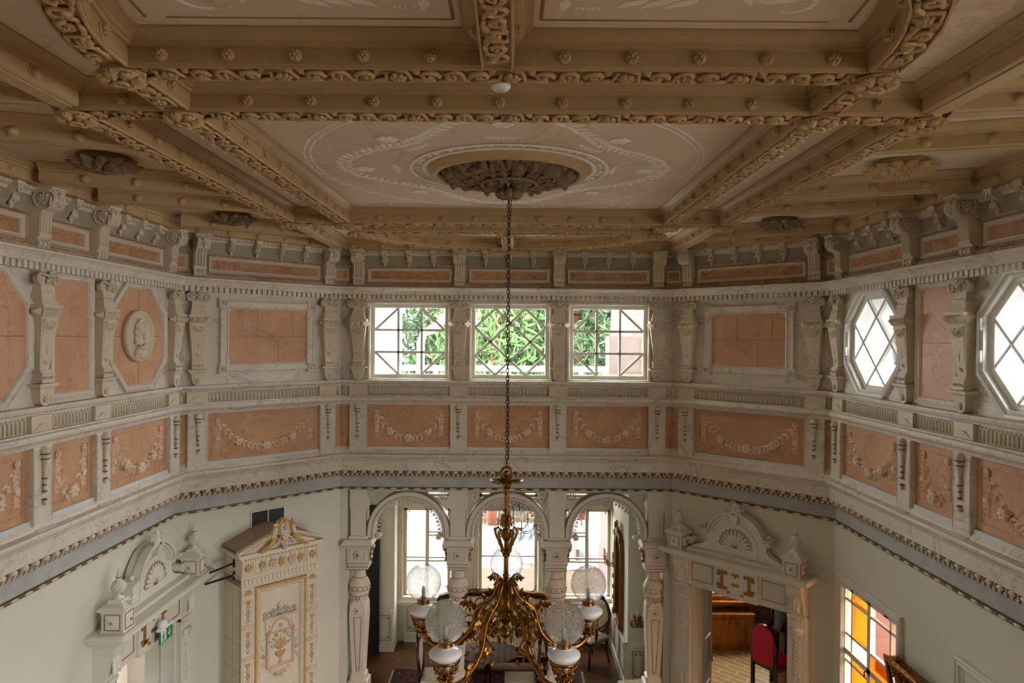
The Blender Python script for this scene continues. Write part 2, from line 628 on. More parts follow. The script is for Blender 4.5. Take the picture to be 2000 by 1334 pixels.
def wall(name, w, s0, s1, holes, octs=(), th=.28):
    m = MB()
    S = sorted(set([s0, s1] + [h for q in holes for h in q[:2]]))
    Z = sorted(set(LEV + [h for q in holes for h in q[2:]]))

    def solid(i, j):
        if i < 0 or j < 0 or i >= len(S) - 1 or j >= len(Z) - 1:
            return False
        a, b = (S[i] + S[i + 1]) / 2, (Z[j] + Z[j + 1]) / 2
        return not any(q[0] < a < q[1] and q[2] < b < q[3] for q in holes)
    for i in range(len(S) - 1):
        for j in range(len(Z) - 1):
            if not solid(i, j):
                continue
            a, b, c, d = S[i], S[i + 1], Z[j], Z[j + 1]
            k = max(q for q in range(5) if LEV[q] <= (c + d) / 2)
            m.add([(a, 0, c), (b, 0, c), (b, 0, d), (a, 0, d)], [(0, 1, 2, 3)], k)
            m.add([(a, th, c), (b, th, c), (b, th, d), (a, th, d)], [(3, 2, 1, 0)], k)
            if not solid(i - 1, j): m.add([(a, 0, c), (a, 0, d), (a, th, d), (a, th, c)], [(0, 1, 2, 3)], k)
            if not solid(i + 1, j): m.add([(b, 0, c), (b, 0, d), (b, th, d), (b, th, c)], [(3, 2, 1, 0)], k)
            if not solid(i, j - 1): m.add([(a, 0, c), (b, 0, c), (b, th, c), (a, th, c)], [(3, 2, 1, 0)], k)
            if not solid(i, j + 1): m.add([(a, 0, d), (b, 0, d), (b, th, d), (a, th, d)], [(0, 1, 2, 3)], k)
    for (cx, cz, r, cut) in octs:            # triangular corner fillings of an octagonal opening
        for sx in (-1, 1):
            for sz in (-1, 1):
                m.prism([(cx + sx * r, cz + sz * r), (cx + sx * (r - cut), cz + sz * r), (cx + sx * r, cz + sz * (r - cut))], 0, th, 2)
    return struct(m.build(name, WM, None, wm(w, 0, 0)))


WIN_B = [(.88, .505), (2.17, .505), (3.43, .505)]        # centre, half width of the upper back windows
WZ0, WZ1 = 4.67, 5.63
OCT_S = [.77, 2.86]                                       # distance of the octagons from the corner
OCT_Z, OCT_R, OCT_C = 5.185, .50, .285
FILL_OCT = [4.95, 7.04]                              # unseen openings added beside the viewer, for light from the right
FILL_WIN = [(4.6, 5.9, .7, 2.9), (7.2, 8.5, .7, 2.9)]  # tall unseen openings below, added for the same light
DOOR_LS, DOOR_RD = 6.88, .94
ST_WIN = (.17, 1.25, .62, 2.66)                           # tall glazed door in the right wall
wall('wall_left', 'LS', REAR, YN, [(DOOR_LS - .61, DOOR_LS + .61, 0, 2.15)])
wall('wall_left_diagonal', 'LD', 0, LDG, [])
wall('wall_back', 'B', 0, 2 * A, [(c - h, c + h, WZ0, WZ1) for c, h in WIN_B] + [(.1, 2 * A - .1, 0, 3.24)])
wall('wall_right_diagonal', 'RD', 0, LDG, [(DOOR_RD - .61, DOOR_RD + .61, 0, 2.15)])
wall('wall_right', 'RS', 0, YN - REAR, [(c - OCT_R, c + OCT_R, OCT_Z - OCT_R, OCT_Z + OCT_R) for c in OCT_S + FILL_OCT] + [ST_WIN] + FILL_WIN,
     [(c, OCT_Z, OCT_R, OCT_C) for c in OCT_S + FILL_OCT])

# wall at the other end of the hall, behind the viewer
m = MB()
X0, X1 = -B_ - .3, B_ + .3
m.box(X0, X1, REAR - .25, REAR, 0, 6.6)
struct(m.build('wall_rear', MT['plaster']))
struct(MB().box(-8, 8.5, REAR - .3, 13.2, -.2, 0).build('floor', MT['floor']))
CEIL = struct(MB().box(-B_ - .4, B_ + .4, REAR - .3, D + .4, 6.43, 6.7).build('ceiling', MT['ceil']))


# ------------------------------------------------------------------ continuous mouldings
Y0 = REAR + .02


def ring(p, z, y0=Y0):
    return [(-(B_ - p), y0, z), (-(B_ - p), YN - p * T8, z), (-(A - p * T8), D - p, z), (A - p * T8, D - p, z), (B_ - p, YN - p * T8, z), (B_ - p, y0, z)]


def moulding(m, prof, mat=0, y0=Y0):
    m.sweep(prof, lambda q: ring(q[0], q[1], y0), mat)


def along(wall_lo=3.2):
    """(wall, length start, end) runs that the view can reach"""
    return [('LS', wall_lo, YN), ('LD', 0, LDG), ('B', 0, 2 * A), ('RD', 0, LDG), ('RS', 0, YN - wall_lo)]


def repeat(m, step, fn, inset=.0, lo=3.2):
    for w, a, b in along(lo):
        a2, b2 = a + (inset * T8 if w != 'LS' else 0), b - (inset * T8 if w != 'RS' else 0)
        n = max(1, round((b2 - a2) / step))
        for i in range(n):
            m.M = wm(w, a2 + (i + .5) * (b2 - a2) / n, 0)
            fn(m, (b2 - a2) / n)
    m.M = Matrix.Identity(4)


m = MB()      # main cornice with dentils
moulding(m, [(0, 5.69), (.055, 5.69), (.055, 5.735), (.095, 5.737), (.10, 5.745), (.105, 5.758), (.12, 5.785), (.14, 5.805), (.15, 5.81), (.15, 5.828), (.125, 5.836), (.0, 5.845)])
repeat(m, .062, lambda m, st: m.box(-.02, .02, -.092, -.05, 5.682, 5.735), .09)
struct(m.build('trim_1', MT['marble_pier']))
m = MB()      # string course with fluted frieze
moulding(m, [(0, 4.585), (.03, 4.585), (.035, 4.60), (.075, 4.612), (.08, 4.625), (.085, 4.64), (.085, 4.652), (0, 4.655)])
moulding(m, [(0, 4.345), (.045, 4.345), (.05, 4.36), (.06, 4.375), (.085, 4.395), (.09, 4.415), (.08, 4.435), (.05, 4.443), (.05, 4.455), (0, 4.458)])
struct(m.build('trim_2', MT['marble_pier']))
m = MB()      # ledge and architrave under the pink panels
moulding(m, [(0, 3.80), (.055, 3.735), (.06, 3.72), (.13, 3.712), (.135, 3.70), (.135, 3.685), (.11, 3.675), (.105, 3.66), (.09, 3.645), (.085, 3.63), (.075, 3.62), (.07, 3.50), (0, 3.50)])
struct(m.build('trim_3', MT['marble_pier']))
m = MB()      # gilded egg and dart, and the bead below the grey band
moulding(m, [(0, 3.43), (.045, 3.43), (.05, 3.45), (.055, 3.47), (.07, 3.50), (0, 3.50)], 0)
moulding(m, [(0, 3.252), (.028, 3.252), (.032, 3.262), (.028, 3.274), (0, 3.276)], 0)


def egg(m, st):
    m.blob((0, -.068, 3.482), (.036, .016, .019), None, 8, 5, 1)
    m.box(-st / 2 + .006, -st / 2 + .012, -.08, -.05, 3.465, 3.5, 1)
    for k in (-.25, .25):
        m.add([(k * st - .022, -.05, 3.434), (k * st + .012, -.05, 3.434), (k * st + .026, -.062, 3.46), (k * st - .008, -.062, 3.46),
               (k * st - .022, -.04, 3.434), (k * st + .012, -.04, 3.434), (k * st + .026, -.05, 3.462), (k * st - .008, -.05, 3.462)],
              [(0, 1, 2, 3), (7, 6, 5, 4), (0, 4, 5, 1), (1, 5, 6, 2), (2, 6, 7, 3), (3, 7, 4, 0)], 1)


repeat(m, .118, egg, .06)
repeat(m, .15, lambda m, st: m.blob((0, -.03, 3.264), (.05, .012, .0125), None, 6, 4, 1), .03)
struct(m.build('trim_4', [MT['dark_gold'], MT['stone']]))
m = MB()
moulding(m, [(0, 5.845), (.045, 5.845), (.045, 5.87), (.03, 5.885), (.0, 5.89)])
moulding(m, [(0, 6.095), (.02, 6.098), (.03, 6.105), (.03, 6.115), (0, 6.118)])
struct(m.build('trim_8', MT['attic']))
m = MB()      # carved crown row right under the ceiling, and foot moulding of the attic
moulding(m, [(0, 6.24), (.02, 6.24), (.03, 6.265), (.06, 6.275), (.06, 6.30), (0, 6.30)])
repeat(m, .05, lambda m, st: m.blob((0, -.062, 6.287), (.02, .012, .014), None, 5, 3), .06)
struct(m.build('trim_5', MT['stone']))

# ------------------------------------------------------------------ flutes of the string course (between the pilasters)
PIER = {'LS': [YN - 2.22, YN - 1.42, YN - .125], 'LD': [.21, 1.81], 'B': [.235, 1.52, 2.785, 4.05], 'RD': [.21, 1.81], 'RS': [.115, 1.41, 2.205]}
BAYS = {'LS': [(3.25, PIER['LS'][0])] + [(PIER['LS'][i], PIER['LS'][i + 1]) for i in (0, 1)], 'LD': [(.21, 1.81)],
        'B': [(PIER['B'][i], PIER['B'][i + 1]) for i in range(3)], 'RD': [(.21, 1.81)], 'RS': [(.115, 1.41), (1.41, 2.205), (2.205, 4.2)]}
m = MB()
for w in BAYS:
    runs = [(a + .135, b - .135) for a, b in BAYS[w]]
    if w in ('LD', 'B', 'RD'):
        L = LDG if w != 'B' else 2 * A
        runs += [(.03, PIER[w][0] - .125), (PIER[w][-1] + .125, L - .03)]
    for a, b in runs:
        n = max(1, round((b - a) / .044))
        st = (b - a) / n
        for i in range(n):
            m.M = wm(w, a + (i + .5) * st, 0)
            q = st * .36
            pts = [(-q, -.007, 4.465), (-q, -.007, 4.545)] + [(q * -cos(t), -.007, 4.545 + q * sin(t) * 1.2) for t in (pi / 4, pi / 2, 3 * pi / 4)] + [(q, -.007, 4.545), (q, -.007, 4.465)]
            m.tube(pts, .0085, 5, 0, False, True)
    for s in PIER[w]:
        m.M = wm(w, s, 0)
        m.box(-.115, .115, -.04, 0, 4.458, 4.583)
        m.frus(0, 4.458, 4.52, .112, .02, .0, .012, -.04)
m.M = Matrix.Identity(4)
struct(m.build('trim_6', MT['stone']))
# ------------------------------------------------------------------ pilaster strips with torches
def make_pier():
    root = empty('torch_pilaster', (0, 0, 0), None, 'pilaster', 'torch pilasters between the garland panels')
    m = MB()
    m.box(-.108, .108, -.05, 0, 3.715, 4.345)
    m.frus(0, 3.70, 3.73, .108, .108, .14, .06)
    m.rect(-.102, .102, 3.76, 4.33, .004, -.05)
    m.build('shaft', MT['marble_pier'], root)
    t = MB()
    prof = [(.006, .0), (.016, .006), (.017, .012), (.011, .02), (.009, .05), (.013, .056), (.013, .064), (.01, .07), (.013, .1), (.018, .106), (.018, .114), (.013, .12),
            (.016, .2), (.021, .25), (.029, .256), (.03, .268), (.024, .274), (.024, .292), (.037, .3), (.042, .315), (.038, .335), (.026, .352), (.008, .362)]
    t.lathe_c([(r, 3.985 + z) for r, z in prof], 10, (0, -.062, 0))
    t.lathe_c([(r, 3.895 + z) for r, z in [(.004, 0), (.014, .008), (.012, .03), (.018, .036), (.018, .044), (.01, .05)]], 10, (0, -.062, 0))
    tt = t.build('torch', MT['stone'], root)
    g = MB()
    for z, r in ((4.046, .0155), (4.096, .0195), (4.246, .032), (4.284, .04), (3.936, .0195), (3.998, .018)):
        g.lathe_c([(r, z), (r * 1.05, z + .004), (r, z + .009)], 10, (0, -.062, 0))
    g.build('ring', MT['dark_gold'], tt)
    return root


ORD = {1: 'leftmost', 2: 'second', 3: 'third', 4: 'rightmost'}
PIER_LAB = {
    ('LS', 0): 'torch pilaster on left wall between cut-off garland panel and narrow garland panel',
    ('LS', 1): 'torch pilaster on left wall between narrow garland panel and panel under the portrait octagon',
    ('LS', 2): 'torch pilaster at far end of left wall, beside the corner strip',
    ('LD', 0): 'torch pilaster at left end of left diagonal wall garland panel',
    ('LD', 1): 'torch pilaster at right end of left diagonal wall garland panel',
    ('B', 0): 'torch pilaster on back wall left of all three garland panels',
    ('B', 1): 'torch pilaster on back wall between left and middle garland panels',
    ('B', 2): 'torch pilaster on back wall between middle and right garland panels',
    ('B', 3): 'torch pilaster on back wall right of all three garland panels',
    ('RD', 0): 'torch pilaster at left end of right diagonal wall garland panel',
    ('RD', 1): 'torch pilaster at right end of right diagonal wall garland panel',
    ('RS', 0): 'torch pilaster at far end of right wall, left of the first garland panel',
    ('RS', 1): 'torch pilaster on right wall between far garland panel and narrow garland panel',
    ('RS', 2): 'torch pilaster on right wall between narrow garland panel and nearest garland panel'}
proto = make_pier()
first = True
for (w, i), lab in PIER_LAB.items():
    M_ = wm(w, PIER[w][i], 0)
    if first:
        proto.matrix_world = M_
        proto['label'] = lab
        first = False
    else:
        copy_tree(proto, M_, lab)


# ------------------------------------------------------------------ carved consoles between the windows
def make_console():
    root = empty('carved_console', (0, 0, 0), None, 'console', 'carved consoles under the dentil cornice')
    m = MB()                                            # body, z measured down from 5.69
    Z = 5.69
    m.frus(0, Z - .03, Z + .005, .075, .1, .07, .095)
    m.frus(0, Z - .17, Z - .03, .06, .075, .07, .075)
    for z, q in ((-.185, .078), (-.2, .074), (-.22, .07), (-.245, .078)):
        m.box(-q, q, -.085, 0, Z + z, Z + z + .012)
    m.frus(0, Z - .185, Z - .16, .078, .066, .085, .07)
    m.frus(0, Z - .265, Z - .185, .092, .072, .1, .08)
    m.box(-.115, .115, -.125, 0, Z - .285, Z - .265)
    m.frus(0, Z - .36, Z - .285, .1, .115, .1, .12)
    for k in (-1, 0, 1):                                # row of diamond points
        x = k * .074
        for yy, vs in ((-.11, None),):
            m.add([(x - .036, yy, Z - .355), (x + .036, yy, Z - .355), (x + .036, yy - .012, Z - .288), (x - .036, yy - .012, Z - .288), (x, yy - .05, Z - .315)],
                  [(0, 1, 4), (1, 2, 4), (2, 3, 4), (3, 0, 4), (3, 2, 1, 0)])
    for sx in (-1, 1):
        m.add([(sx * .106, -.1, Z - .355), (sx * .106, -.02, Z - .355), (sx * .116, -.02, Z - .288), (sx * .116, -.11, Z - .288), (sx * .15, -.06, Z - .318)],
              [(0, 1, 4), (1, 2, 4), (2, 3, 4), (3, 0, 4)] if sx > 0 else [(4, 1, 0), (4, 2, 1), (4, 3, 2), (4, 0, 3)])
    m.frus(0, Z - .76, Z - .36, .052, .1, .055, .1)     # tapering shaft
    m.frus(0, Z - .735, Z - .375, .04, .082, .058, .104)
    m.box(-.062, .062, -.07, 0, Z - .78, Z - .76)
    m.frus(0, Z - .86, Z - .78, .066, .06, .085, .075)
    for z in (-.80, -.845):
        m.box(-.072, .072, -.09, 0, Z + z, Z + z + .012)
    m.box(-.11, .11, -.1, 0, Z - .885, Z - .865)
    m.frus(0, Z - .905, Z - .885, .075, .095, .075, .09)
    m.frus(0, Z - .985, Z - .905, .058, .074, .065, .075)
    M0 = m.M
    m.prism([(.058 * cos(t), Z - .985 + .05 * sin(t)) for t in [pi + pi * k / 10 for k in range(11)]], -.065, 0)
    m.build('body', MT['stone'], root)
    v = MB()
    for sx in (-1, 1):
        v.scroll(sx * .085, Z - .075, .045, pi / 2, 1.5, .012, -.085, -sx, 18)
        v.blob((sx * .085, -.06, Z - .075), (.042, .03, .042), None, 10, 5)
    v.tube([(-.085, -.09, Z - .032), (-.03, -.1, Z - .045), (0, -.1, Z - .075), (.03, -.1, Z - .045), (.085, -.09, Z - .032)], .011, 5)
    v.petals(0, Z - .03, .028, .025, 5, -.1)
    for k in (-1, 1):
        v.leaf(0, Z - .06, -pi / 2 + k * .5, .06, .025, .02, -.085)
    v.build('volute', MT['stone'], root)
    h = MB()                                            # shell and husks
    for k in range(7):
        a = pi + pi * (k + .5) / 7
        h.blob((.036 * cos(a), -.1, Z - .385 + .036 * sin(a)), (.034, .014, .011), Matrix.Rotation(-a, 3, 'Y'), 6, 4)
    h.tube([(.07 * cos(t), -.098, Z - .385 + .07 * sin(t)) for t in [pi + pi * k / 10 for k in range(11)]], .008, 5)
    h.box(-.08, .08, -.115, -.09, Z - .388, Z - .376)
    h.build('shell', MT['stone'], root)
    h = MB()
    for z, r in ((-.5, .026), (-.555, .02), (-.6, .017)):
        yy = -.1 + (-.36 - z) * .06 + .02
        for k in (-1, 0, 1):
            h.leaf(0, Z + z + .02, -pi / 2 + k * .5, r * 2.0, r * .8, .012, yy)
        h.blob((0, yy - .004, Z + z + .025), (.008, .008, .008), None, 6, 4)
    h.tube([(0, -.085, Z - .48), (0, -.072, Z - .64)], .004, 4)
    h.tube([(-.03, -.06, Z - .705), (-.015, -.066, Z - .69), (.0, -.068, Z - .695), (.012, -.066, Z - .71), (.0, -.064, Z - .72)], .006, 4)
    h.build('husk_drop', MT['stone'], root)
    h = MB()
    for k in range(4):
        h.blob((-.045 + .03 * k, -.088, Z - .82), (.009, .008, .012), None, 6, 4)
    h.petals(0, Z - .985, .03, .018, 6, -.065)
    h.build('rosette', MT['stone'], root)
    return root


CON = {'LS': PIER['LS'], 'LD': [.2, 1.815], 'B': PIER['B'], 'RD': [.235, 1.80], 'RS': PIER['RS']}
CON_LAB = {
    ('LS', 0): 'tapered carved console on left wall between cut-off octagon and tall pink panel',
    ('LS', 1): 'tapered carved console on left wall between tall pink panel and portrait octagon',
    ('LS', 2): 'tapered carved console on left wall right of portrait octagon, at the corner',
    ('LD', 0): 'tapered carved console left of framed pink panel on left diagonal wall',
    ('LD', 1): 'tapered carved console right of framed pink panel on left diagonal wall',
    ('B', 0): 'tapered carved console left of all three upper back windows',
    ('B', 1): 'tapered carved console between left upper window and lattice window',
    ('B', 2): 'tapered carved console between lattice window and right upper window',
    ('B', 3): 'tapered carved console right of all three upper back windows',
    ('RD', 0): 'tapered carved console left of framed pink panel on right diagonal wall',
    ('RD', 1): 'tapered carved console right of framed pink panel on right diagonal wall',
    ('RS', 0): 'tapered carved console left of far octagonal window on right wall, at the corner',
    ('RS', 1): 'tapered carved console between far octagonal window and tall pink panel, right wall',
    ('RS', 2): 'tapered carved console between tall pink panel and nearest octagonal window, right wall'}
proto = make_console()
first = True
for (w, i), lab in CON_LAB.items():
    M_ = wm(w, CON[w][i], 0)
    if first:
        proto.matrix_world = M_
        proto['label'] = lab
        first = False
    else:
        copy_tree(proto, M_, lab)


# ------------------------------------------------------------------ scroll brackets of the attic
def make_bracket():
    root = empty('scroll_bracket', (0, 0, 0), None, 'bracket', 'scroll brackets under the ceiling')
    m = MB()
    prof = [(0, 5.86), (-.04, 5.90), (-.075, 5.93), (-.075, 5.95), (-.085, 5.96), (-.085, 6.06), (-.09, 6.10), (-.105, 6.135), (-.14, 6.15), (0, 6.15)]
    m.prism_x(prof, -.066, .066)
    M0 = m.M
    m.M = M0 @ Matrix.Rotation(pi / 2, 4, 'Y')
    m.M = M0
    vol = [(-.115 + .085 * cos(t), 6.215 + .085 * sin(t)) for t in [2 * pi * k / 20 for k in range(20)]]
    m.prism_x(vol, -.062, .062)
    m.prism_x([(0, 6.14), (-.12, 6.14), (-.12, 6.295), (0, 6.295)], -.058, .058)
    m.prism_x([(0, 6.26), (-.17, 6.26), (-.2, 6.30), (0, 6.30)], -.085, .085)
    m.build('body', MT['stone'], root)
    f = MB()                                             # flutes down the front, foot roll
    for k in range(4):
        x = -.048 + .032 * k
        f.tube([(x, -.086, 5.965), (x, -.088, 6.07), (x, -.098, 6.12), (x, -.125, 6.145)], .012, 6)
    f.box(-.07, .07, -.088, -.03, 5.935, 5.955)
    roll = [(-.05 + .034 * cos(t), 5.885 + .034 * sin(t)) for t in [2 * pi * k / 14 for k in range(14)]]
    for a, b in ((-.066, -.035), (-.012, .012), (.035, .066)):
        f.prism_x(roll, a, b)
    f.prism_x([(-.05 + .026 * cos(t), 5.885 + .026 * sin(t)) for t in [2 * pi * k / 12 for k in range(12)]], -.06, .06)
    f.prism_x([(0, 5.85), (-.06, 5.85), (-.05, 5.93), (0, 5.93)], -.05, .05)
    f.build('fluting', MT['stone'], root)
    g = MB()                                             # rosettes on the cheeks, leaf mask on the front
    for sx in (-1, 1):
        g.M = Matrix.Translation((sx * .062, -.115, 6.215)) @ Matrix.Rotation(sx * pi / 2, 4, 'Z')
        g.petals(0, 0, .05, .02, 8)
        g.tube([(.078 * cos(t), -.004, .078 * sin(t)) for t in [2 * pi * k / 16 for k in range(16)]], .007, 5, 0, True)
    g.M = Matrix.Identity(4)
    for k in range(5):
        a = -pi / 2 + (k - 2) * .55
        g.leaf(0, 6.24, a, .09, .04, .03, -.19 + abs(k - 2) * .012)
    g.blob((0, -.2, 6.235), (.03, .02, .03), None, 8, 5)
    g.tube([(.045 * cos(t), -.19, 6.235 + .04 * sin(t)) for t in [2 * pi * k / 12 for k in range(12)]], .009, 5, 0, True)
    for sx in (-1, 1):
        g.scroll(sx * .05, 6.285, .025, 0, 1.2, .009, -.19, sx, 10)
        g.leaf(sx * .055, 6.25, -pi / 2 + sx * .2, .1, .03, .02, -.165)
    g.build('acanthus', MT['stone'], root)
    return root


BRK = {'LS': [YN - 2.26, YN - 1.5, YN - .24], 'LD': [.215, 1.81], 'B': PIER['B'], 'RD': [.235, 1.80], 'RS': [.2, 1.48, 2.26]}
BRK_LAB = {
    ('LS', 0): 'fluted scroll bracket on left wall, nearest of the three before the corner',
    ('LS', 1): 'fluted scroll bracket on left wall above left edge of portrait octagon',
    ('LS', 2): 'fluted scroll bracket on left wall beside the left diagonal corner',
    ('LD', 0): 'fluted scroll bracket at left end of left diagonal attic panel',
    ('LD', 1): 'fluted scroll bracket at right end of left diagonal attic panel',
    ('B', 0): 'fluted scroll bracket at left end of back wall attic',
    ('B', 1): 'fluted scroll bracket between left and middle attic panels, back wall',
    ('B', 2): 'fluted scroll bracket between middle and right attic panels, back wall',
    ('B', 3): 'fluted scroll bracket at right end of back wall attic',
    ('RD', 0): 'fluted scroll bracket at left end of right diagonal attic panel',
    ('RD', 1): 'fluted scroll bracket at right end of right diagonal attic panel',
    ('RS', 0): 'fluted scroll bracket on right wall beside the right diagonal corner',
    ('RS', 1): 'fluted scroll bracket on right wall between far attic panel and short attic panel',
    ('RS', 2): 'fluted scroll bracket on right wall, nearest of the three before the corner'}
proto = make_bracket()
first = True
for (w, i), lab in BRK_LAB.items():
    M_ = wm(w, BRK[w][i], 0)
    if first:
        proto.matrix_world = M_
        proto['label'] = lab
        first = False
    else:
        copy_tree(proto, M_, lab)


# ------------------------------------------------------------------ small modillions
def make_modillion():
    m = MB()
    m.prism_x([(0, 6.15), (-.03, 6.17), (-.045, 6.20), (-.075, 6.225), (-.1, 6.25), (-.105, 6.275), (0, 6.275)], -.03, .03)
    m.scroll(0, 6.235, .03, pi / 2, 1.1, .01, -.1, 1, 10)
    for k in (-1, 0, 1):
        m.leaf(0, 6.215, -pi / 2 + k * .5, .075, .03, .02, -.06)
    m.blob((0, -.03, 6.14), (.018, .016, .03), None, 7, 5)
    m.blob((0, -.03, 6.11), (.011, .011, .016), None, 6, 4)
    m.box(-.042, .042, -.11, 0, 6.275, 6.297)
    return m.build('leaf_modillion', MT['stone'])


proto = make_modillion()
tag(proto, None, 'modillion', 'leaf modillions under the ceiling edge')
NTH = ['first', 'second', 'third', 'fourth', 'fifth', 'sixth']
MOD = []
for w, name, xs in (('LD', 'left diagonal wall', [.575, .88, 1.185, 1.49]), ('RD', 'right diagonal wall', [.545, .85, 1.145, 1.44])):
    for i, s in enumerate(xs):
        MOD.append((w, s, f'small leaf modillion on {name}, {NTH[i]} from its left bracket'))
for nm, xs in (('left', [.565, .875, 1.185]), ('middle', [1.85, 2.152, 2.455]), ('right', [3.115, 3.42, 3.725])):
    for i, s in enumerate(xs):
        MOD.append(('B', s, f'small leaf modillion above {nm} back attic panel, {NTH[i]} from its left'))
for w, f, nm in (('LS', lambda d: YN - d, 'left'), ('RS', lambda d: d, 'right')):
    for i, d in enumerate([.55, .85, 1.15]):
        MOD.append((w, f(d), f'small leaf modillion above far attic panel of {nm} wall, {NTH[i]} from the corner'))
    MOD.append((w, f(1.87), f'small leaf modillion above the short attic panel of {nm} wall'))
    for i, d in enumerate([2.55, 2.85]):
        MOD.append((w, f(d), f'small leaf modillion above nearest attic panel of {nm} wall, {NTH[i]} after the bracket'))
for i, (w, s, lab) in enumerate(MOD):
    if i == 0:
        proto.matrix_world = wm(w, s, 0)
        proto['label'] = lab
    else:
        copy_tree(proto, wm(w, s, 0), lab)


# ------------------------------------------------------------------ marble panels
def panel(name, w, s0, s1, z0, z1, fw, field, steps, label, cat='wall panel', group=None, frame_mat='marble_pier', fy=-.006):
    root = empty(name, wm(w, (s0 + s1) / 2, z0), label, cat, group)
    hw, h = (s1 - s0) / 2, z1 - z0
    f = MB()
    f.frame(-hw, hw, 0, h, fw, steps)
    f.build('frame', MT[frame_mat], root)
    p = MB()
    i = steps[-1][0] - .004
    p.box(-hw + i, hw - i, fy, 0.0, i, h - i)
    p.build('field', MT[field], root)
    return root


AST = [(0, 0), (0, .028), (.006, .032), (.012, .026), (.02, .016), (.027, .018), (.031, .024), (.036, .016), (.038, .006)]
for w, a, b, lab in (('B', .345, 1.42, 'long orange marble attic panel above left upper window'), ('B', 1.64, 2.67, 'long orange marble attic panel above lattice window'),
                     ('B', 2.9, 3.94, 'long orange marble attic panel above right upper window'),
                     ('LD', .33, 1.70, 'long orange marble attic panel on left diagonal wall'), ('RD', .35, 1.69, 'long orange marble attic panel on right diagonal wall'),
                     ('LS', YN - 1.36, YN - .36, 'orange attic panel on left wall above the portrait octagon'), ('LS', YN - 2.13, YN - 1.62, 'short orange attic panel on left wall above tall pink panel'),
                     ('LS', YN - 3.5, YN - 2.4, 'orange attic panel at left picture edge, above cut-off octagon'),
                     ('RS', .33, 1.36, 'pinkish attic panel on right wall above far octagonal window'), ('RS', 1.6, 2.13, 'short pinkish attic panel on right wall above tall pink panel'),
                     ('RS', 2.39, 3.5, 'pinkish attic panel at right picture edge, above nearest octagonal window')):
    panel('attic_panel', w, a, b, 5.905, 6.078, .06, 'pink_attic', AST, lab, 'wall panel', 'marble attic panels', 'stone')
SST = [(0, 0), (0, .02), (.008, .026), (.016, .014), (.024, .02), (.03, .006)]
for w, s_, turn, lab in (('LD', 0, pi / 8, 'small square attic panel in corner of left wall and left diagonal wall'), ('B', 0, pi / 8, 'small square attic panel in corner of left diagonal wall and back wall'),
                         ('B', 2 * A, -pi / 8, 'small square attic panel in corner of back wall and right diagonal wall'), ('RD', LDG, -pi / 8, 'small square attic panel in corner of right diagonal wall and right wall')):
    r = panel('corner_attic_panel', w, s_ - .09, s_ + .09, 5.915, 6.075, .03, 'pink_attic', SST, lab, 'wall panel', 'small square attic panels in the corners', 'stone')
    r.matrix_world = wm(w, s_, 5.915) @ Matrix.Rotation(turn, 4, 'Z') @ Matrix.Translation((0, -.035, 0))
    bk = MB()
    bk.box(-.1, .1, 0, .03, -.04, .19)
    bk.build('backing', MT['attic'], r)

# framed pink panels on the diagonal walls, with crossetted corners
for w, lab, s0, s1 in (('LD', 'wide pink marble panel in eared white frame on left diagonal wall', .44, 1.64), ('RD', 'wide pink marble panel in eared white frame on right diagonal wall', .43, 1.585)):
    root = empty('framed_marble_panel', wm(w, (s0 + s1) / 2, 4.77), lab, 'wall panel')
    hw, h, e = (s1 - s0) / 2, .855, .02
    f = MB()
    f.frame(-hw + e, hw - e, e, h - e, .1, [(0, 0), (0, .03), (.012, .038), (.022, .03), (.075, .026), (.085, .036), (.095, .03), (.1, .008)])
    for sx in (-1, 1):
        for zz in (0, h):
            x, q = sx * (hw - .055), (.055 if zz == 0 else h - .055)
            f.box(x - .055, x + .055, -.036, 0, q - .055, q + .055)
            f.frame(x - .046, x + .046, q - .046, q + .046, .01, [(0, .036), (0, .046), (.014, .046), (.02, .036)])
            f.petals(x, q, .022, .02, 5, -.036)
    f.build('frame', MT['marble_pier'], root)
    p = MB()
    x0, x1, z0, z1, c = -hw + .112, hw - .112, .112, h - .112, .05
    pts = []
    for cx, cz, a in ((x1, z0, pi / 2), (x1, z1, pi), (x0, z1, 3 * pi / 2), (x0, z0, 0)):
        q = [(cx + c * cos(a + k * pi / 8), cz + c * sin(a + k * pi / 8)) for k in range(5)]
        pts += q[::-1]
    # order counter-clockwise starting bottom right
    p.prism(pts, -.012, 0)
    p.box(-hw + .1, hw - .1, -.006, 0, .1, h - .1, 1)
    for xx in (-.14, .3): p.box(xx, xx + .003, -.0135, -.01, h / 2, z1 - .005, 2)
    p.box(.12, .123, -.0135, -.01, z0 + .005, h / 2, 2)
    p.box(x0, x1, -.0135, -.01, h / 2 - .0015, h / 2 + .0015, 2)
    p.build('field', [MT['pink'], MT['marble_pier'], MT['bark']], root)

# tall pink panels on the side walls
TST = [(0, 0), (0, .03), (.012, .036), (.022, .028), (.03, .02), (.048, .024), (.055, .014), (.06, .006)]
for w, a, b, lab in (('LS', YN - 2.1, YN - 1.535, 'tall upright pink marble panel on left wall'), ('RS', 1.53, 2.1, 'tall upright pink marble panel on right wall between octagonal windows')):
    r = panel('tall_marble_panel', w, a, b, 4.675, 5.695, .06, 'pink', TST, lab)
    j = MB()
    j.box(-.225, .225, -.0075, -.004, .508, .512)
    j.build('joint', MT['bark'], r)


def octagon(r, cut, cx=0, cz=0):
    q = r - cut
    return [(cx - q, cz - r), (cx + q, cz - r), (cx + r, cz - q), (cx + r, cz + q), (cx + q, cz + r), (cx - q, cz + r), (cx - r, cz + q), (cx - r, cz - q)]


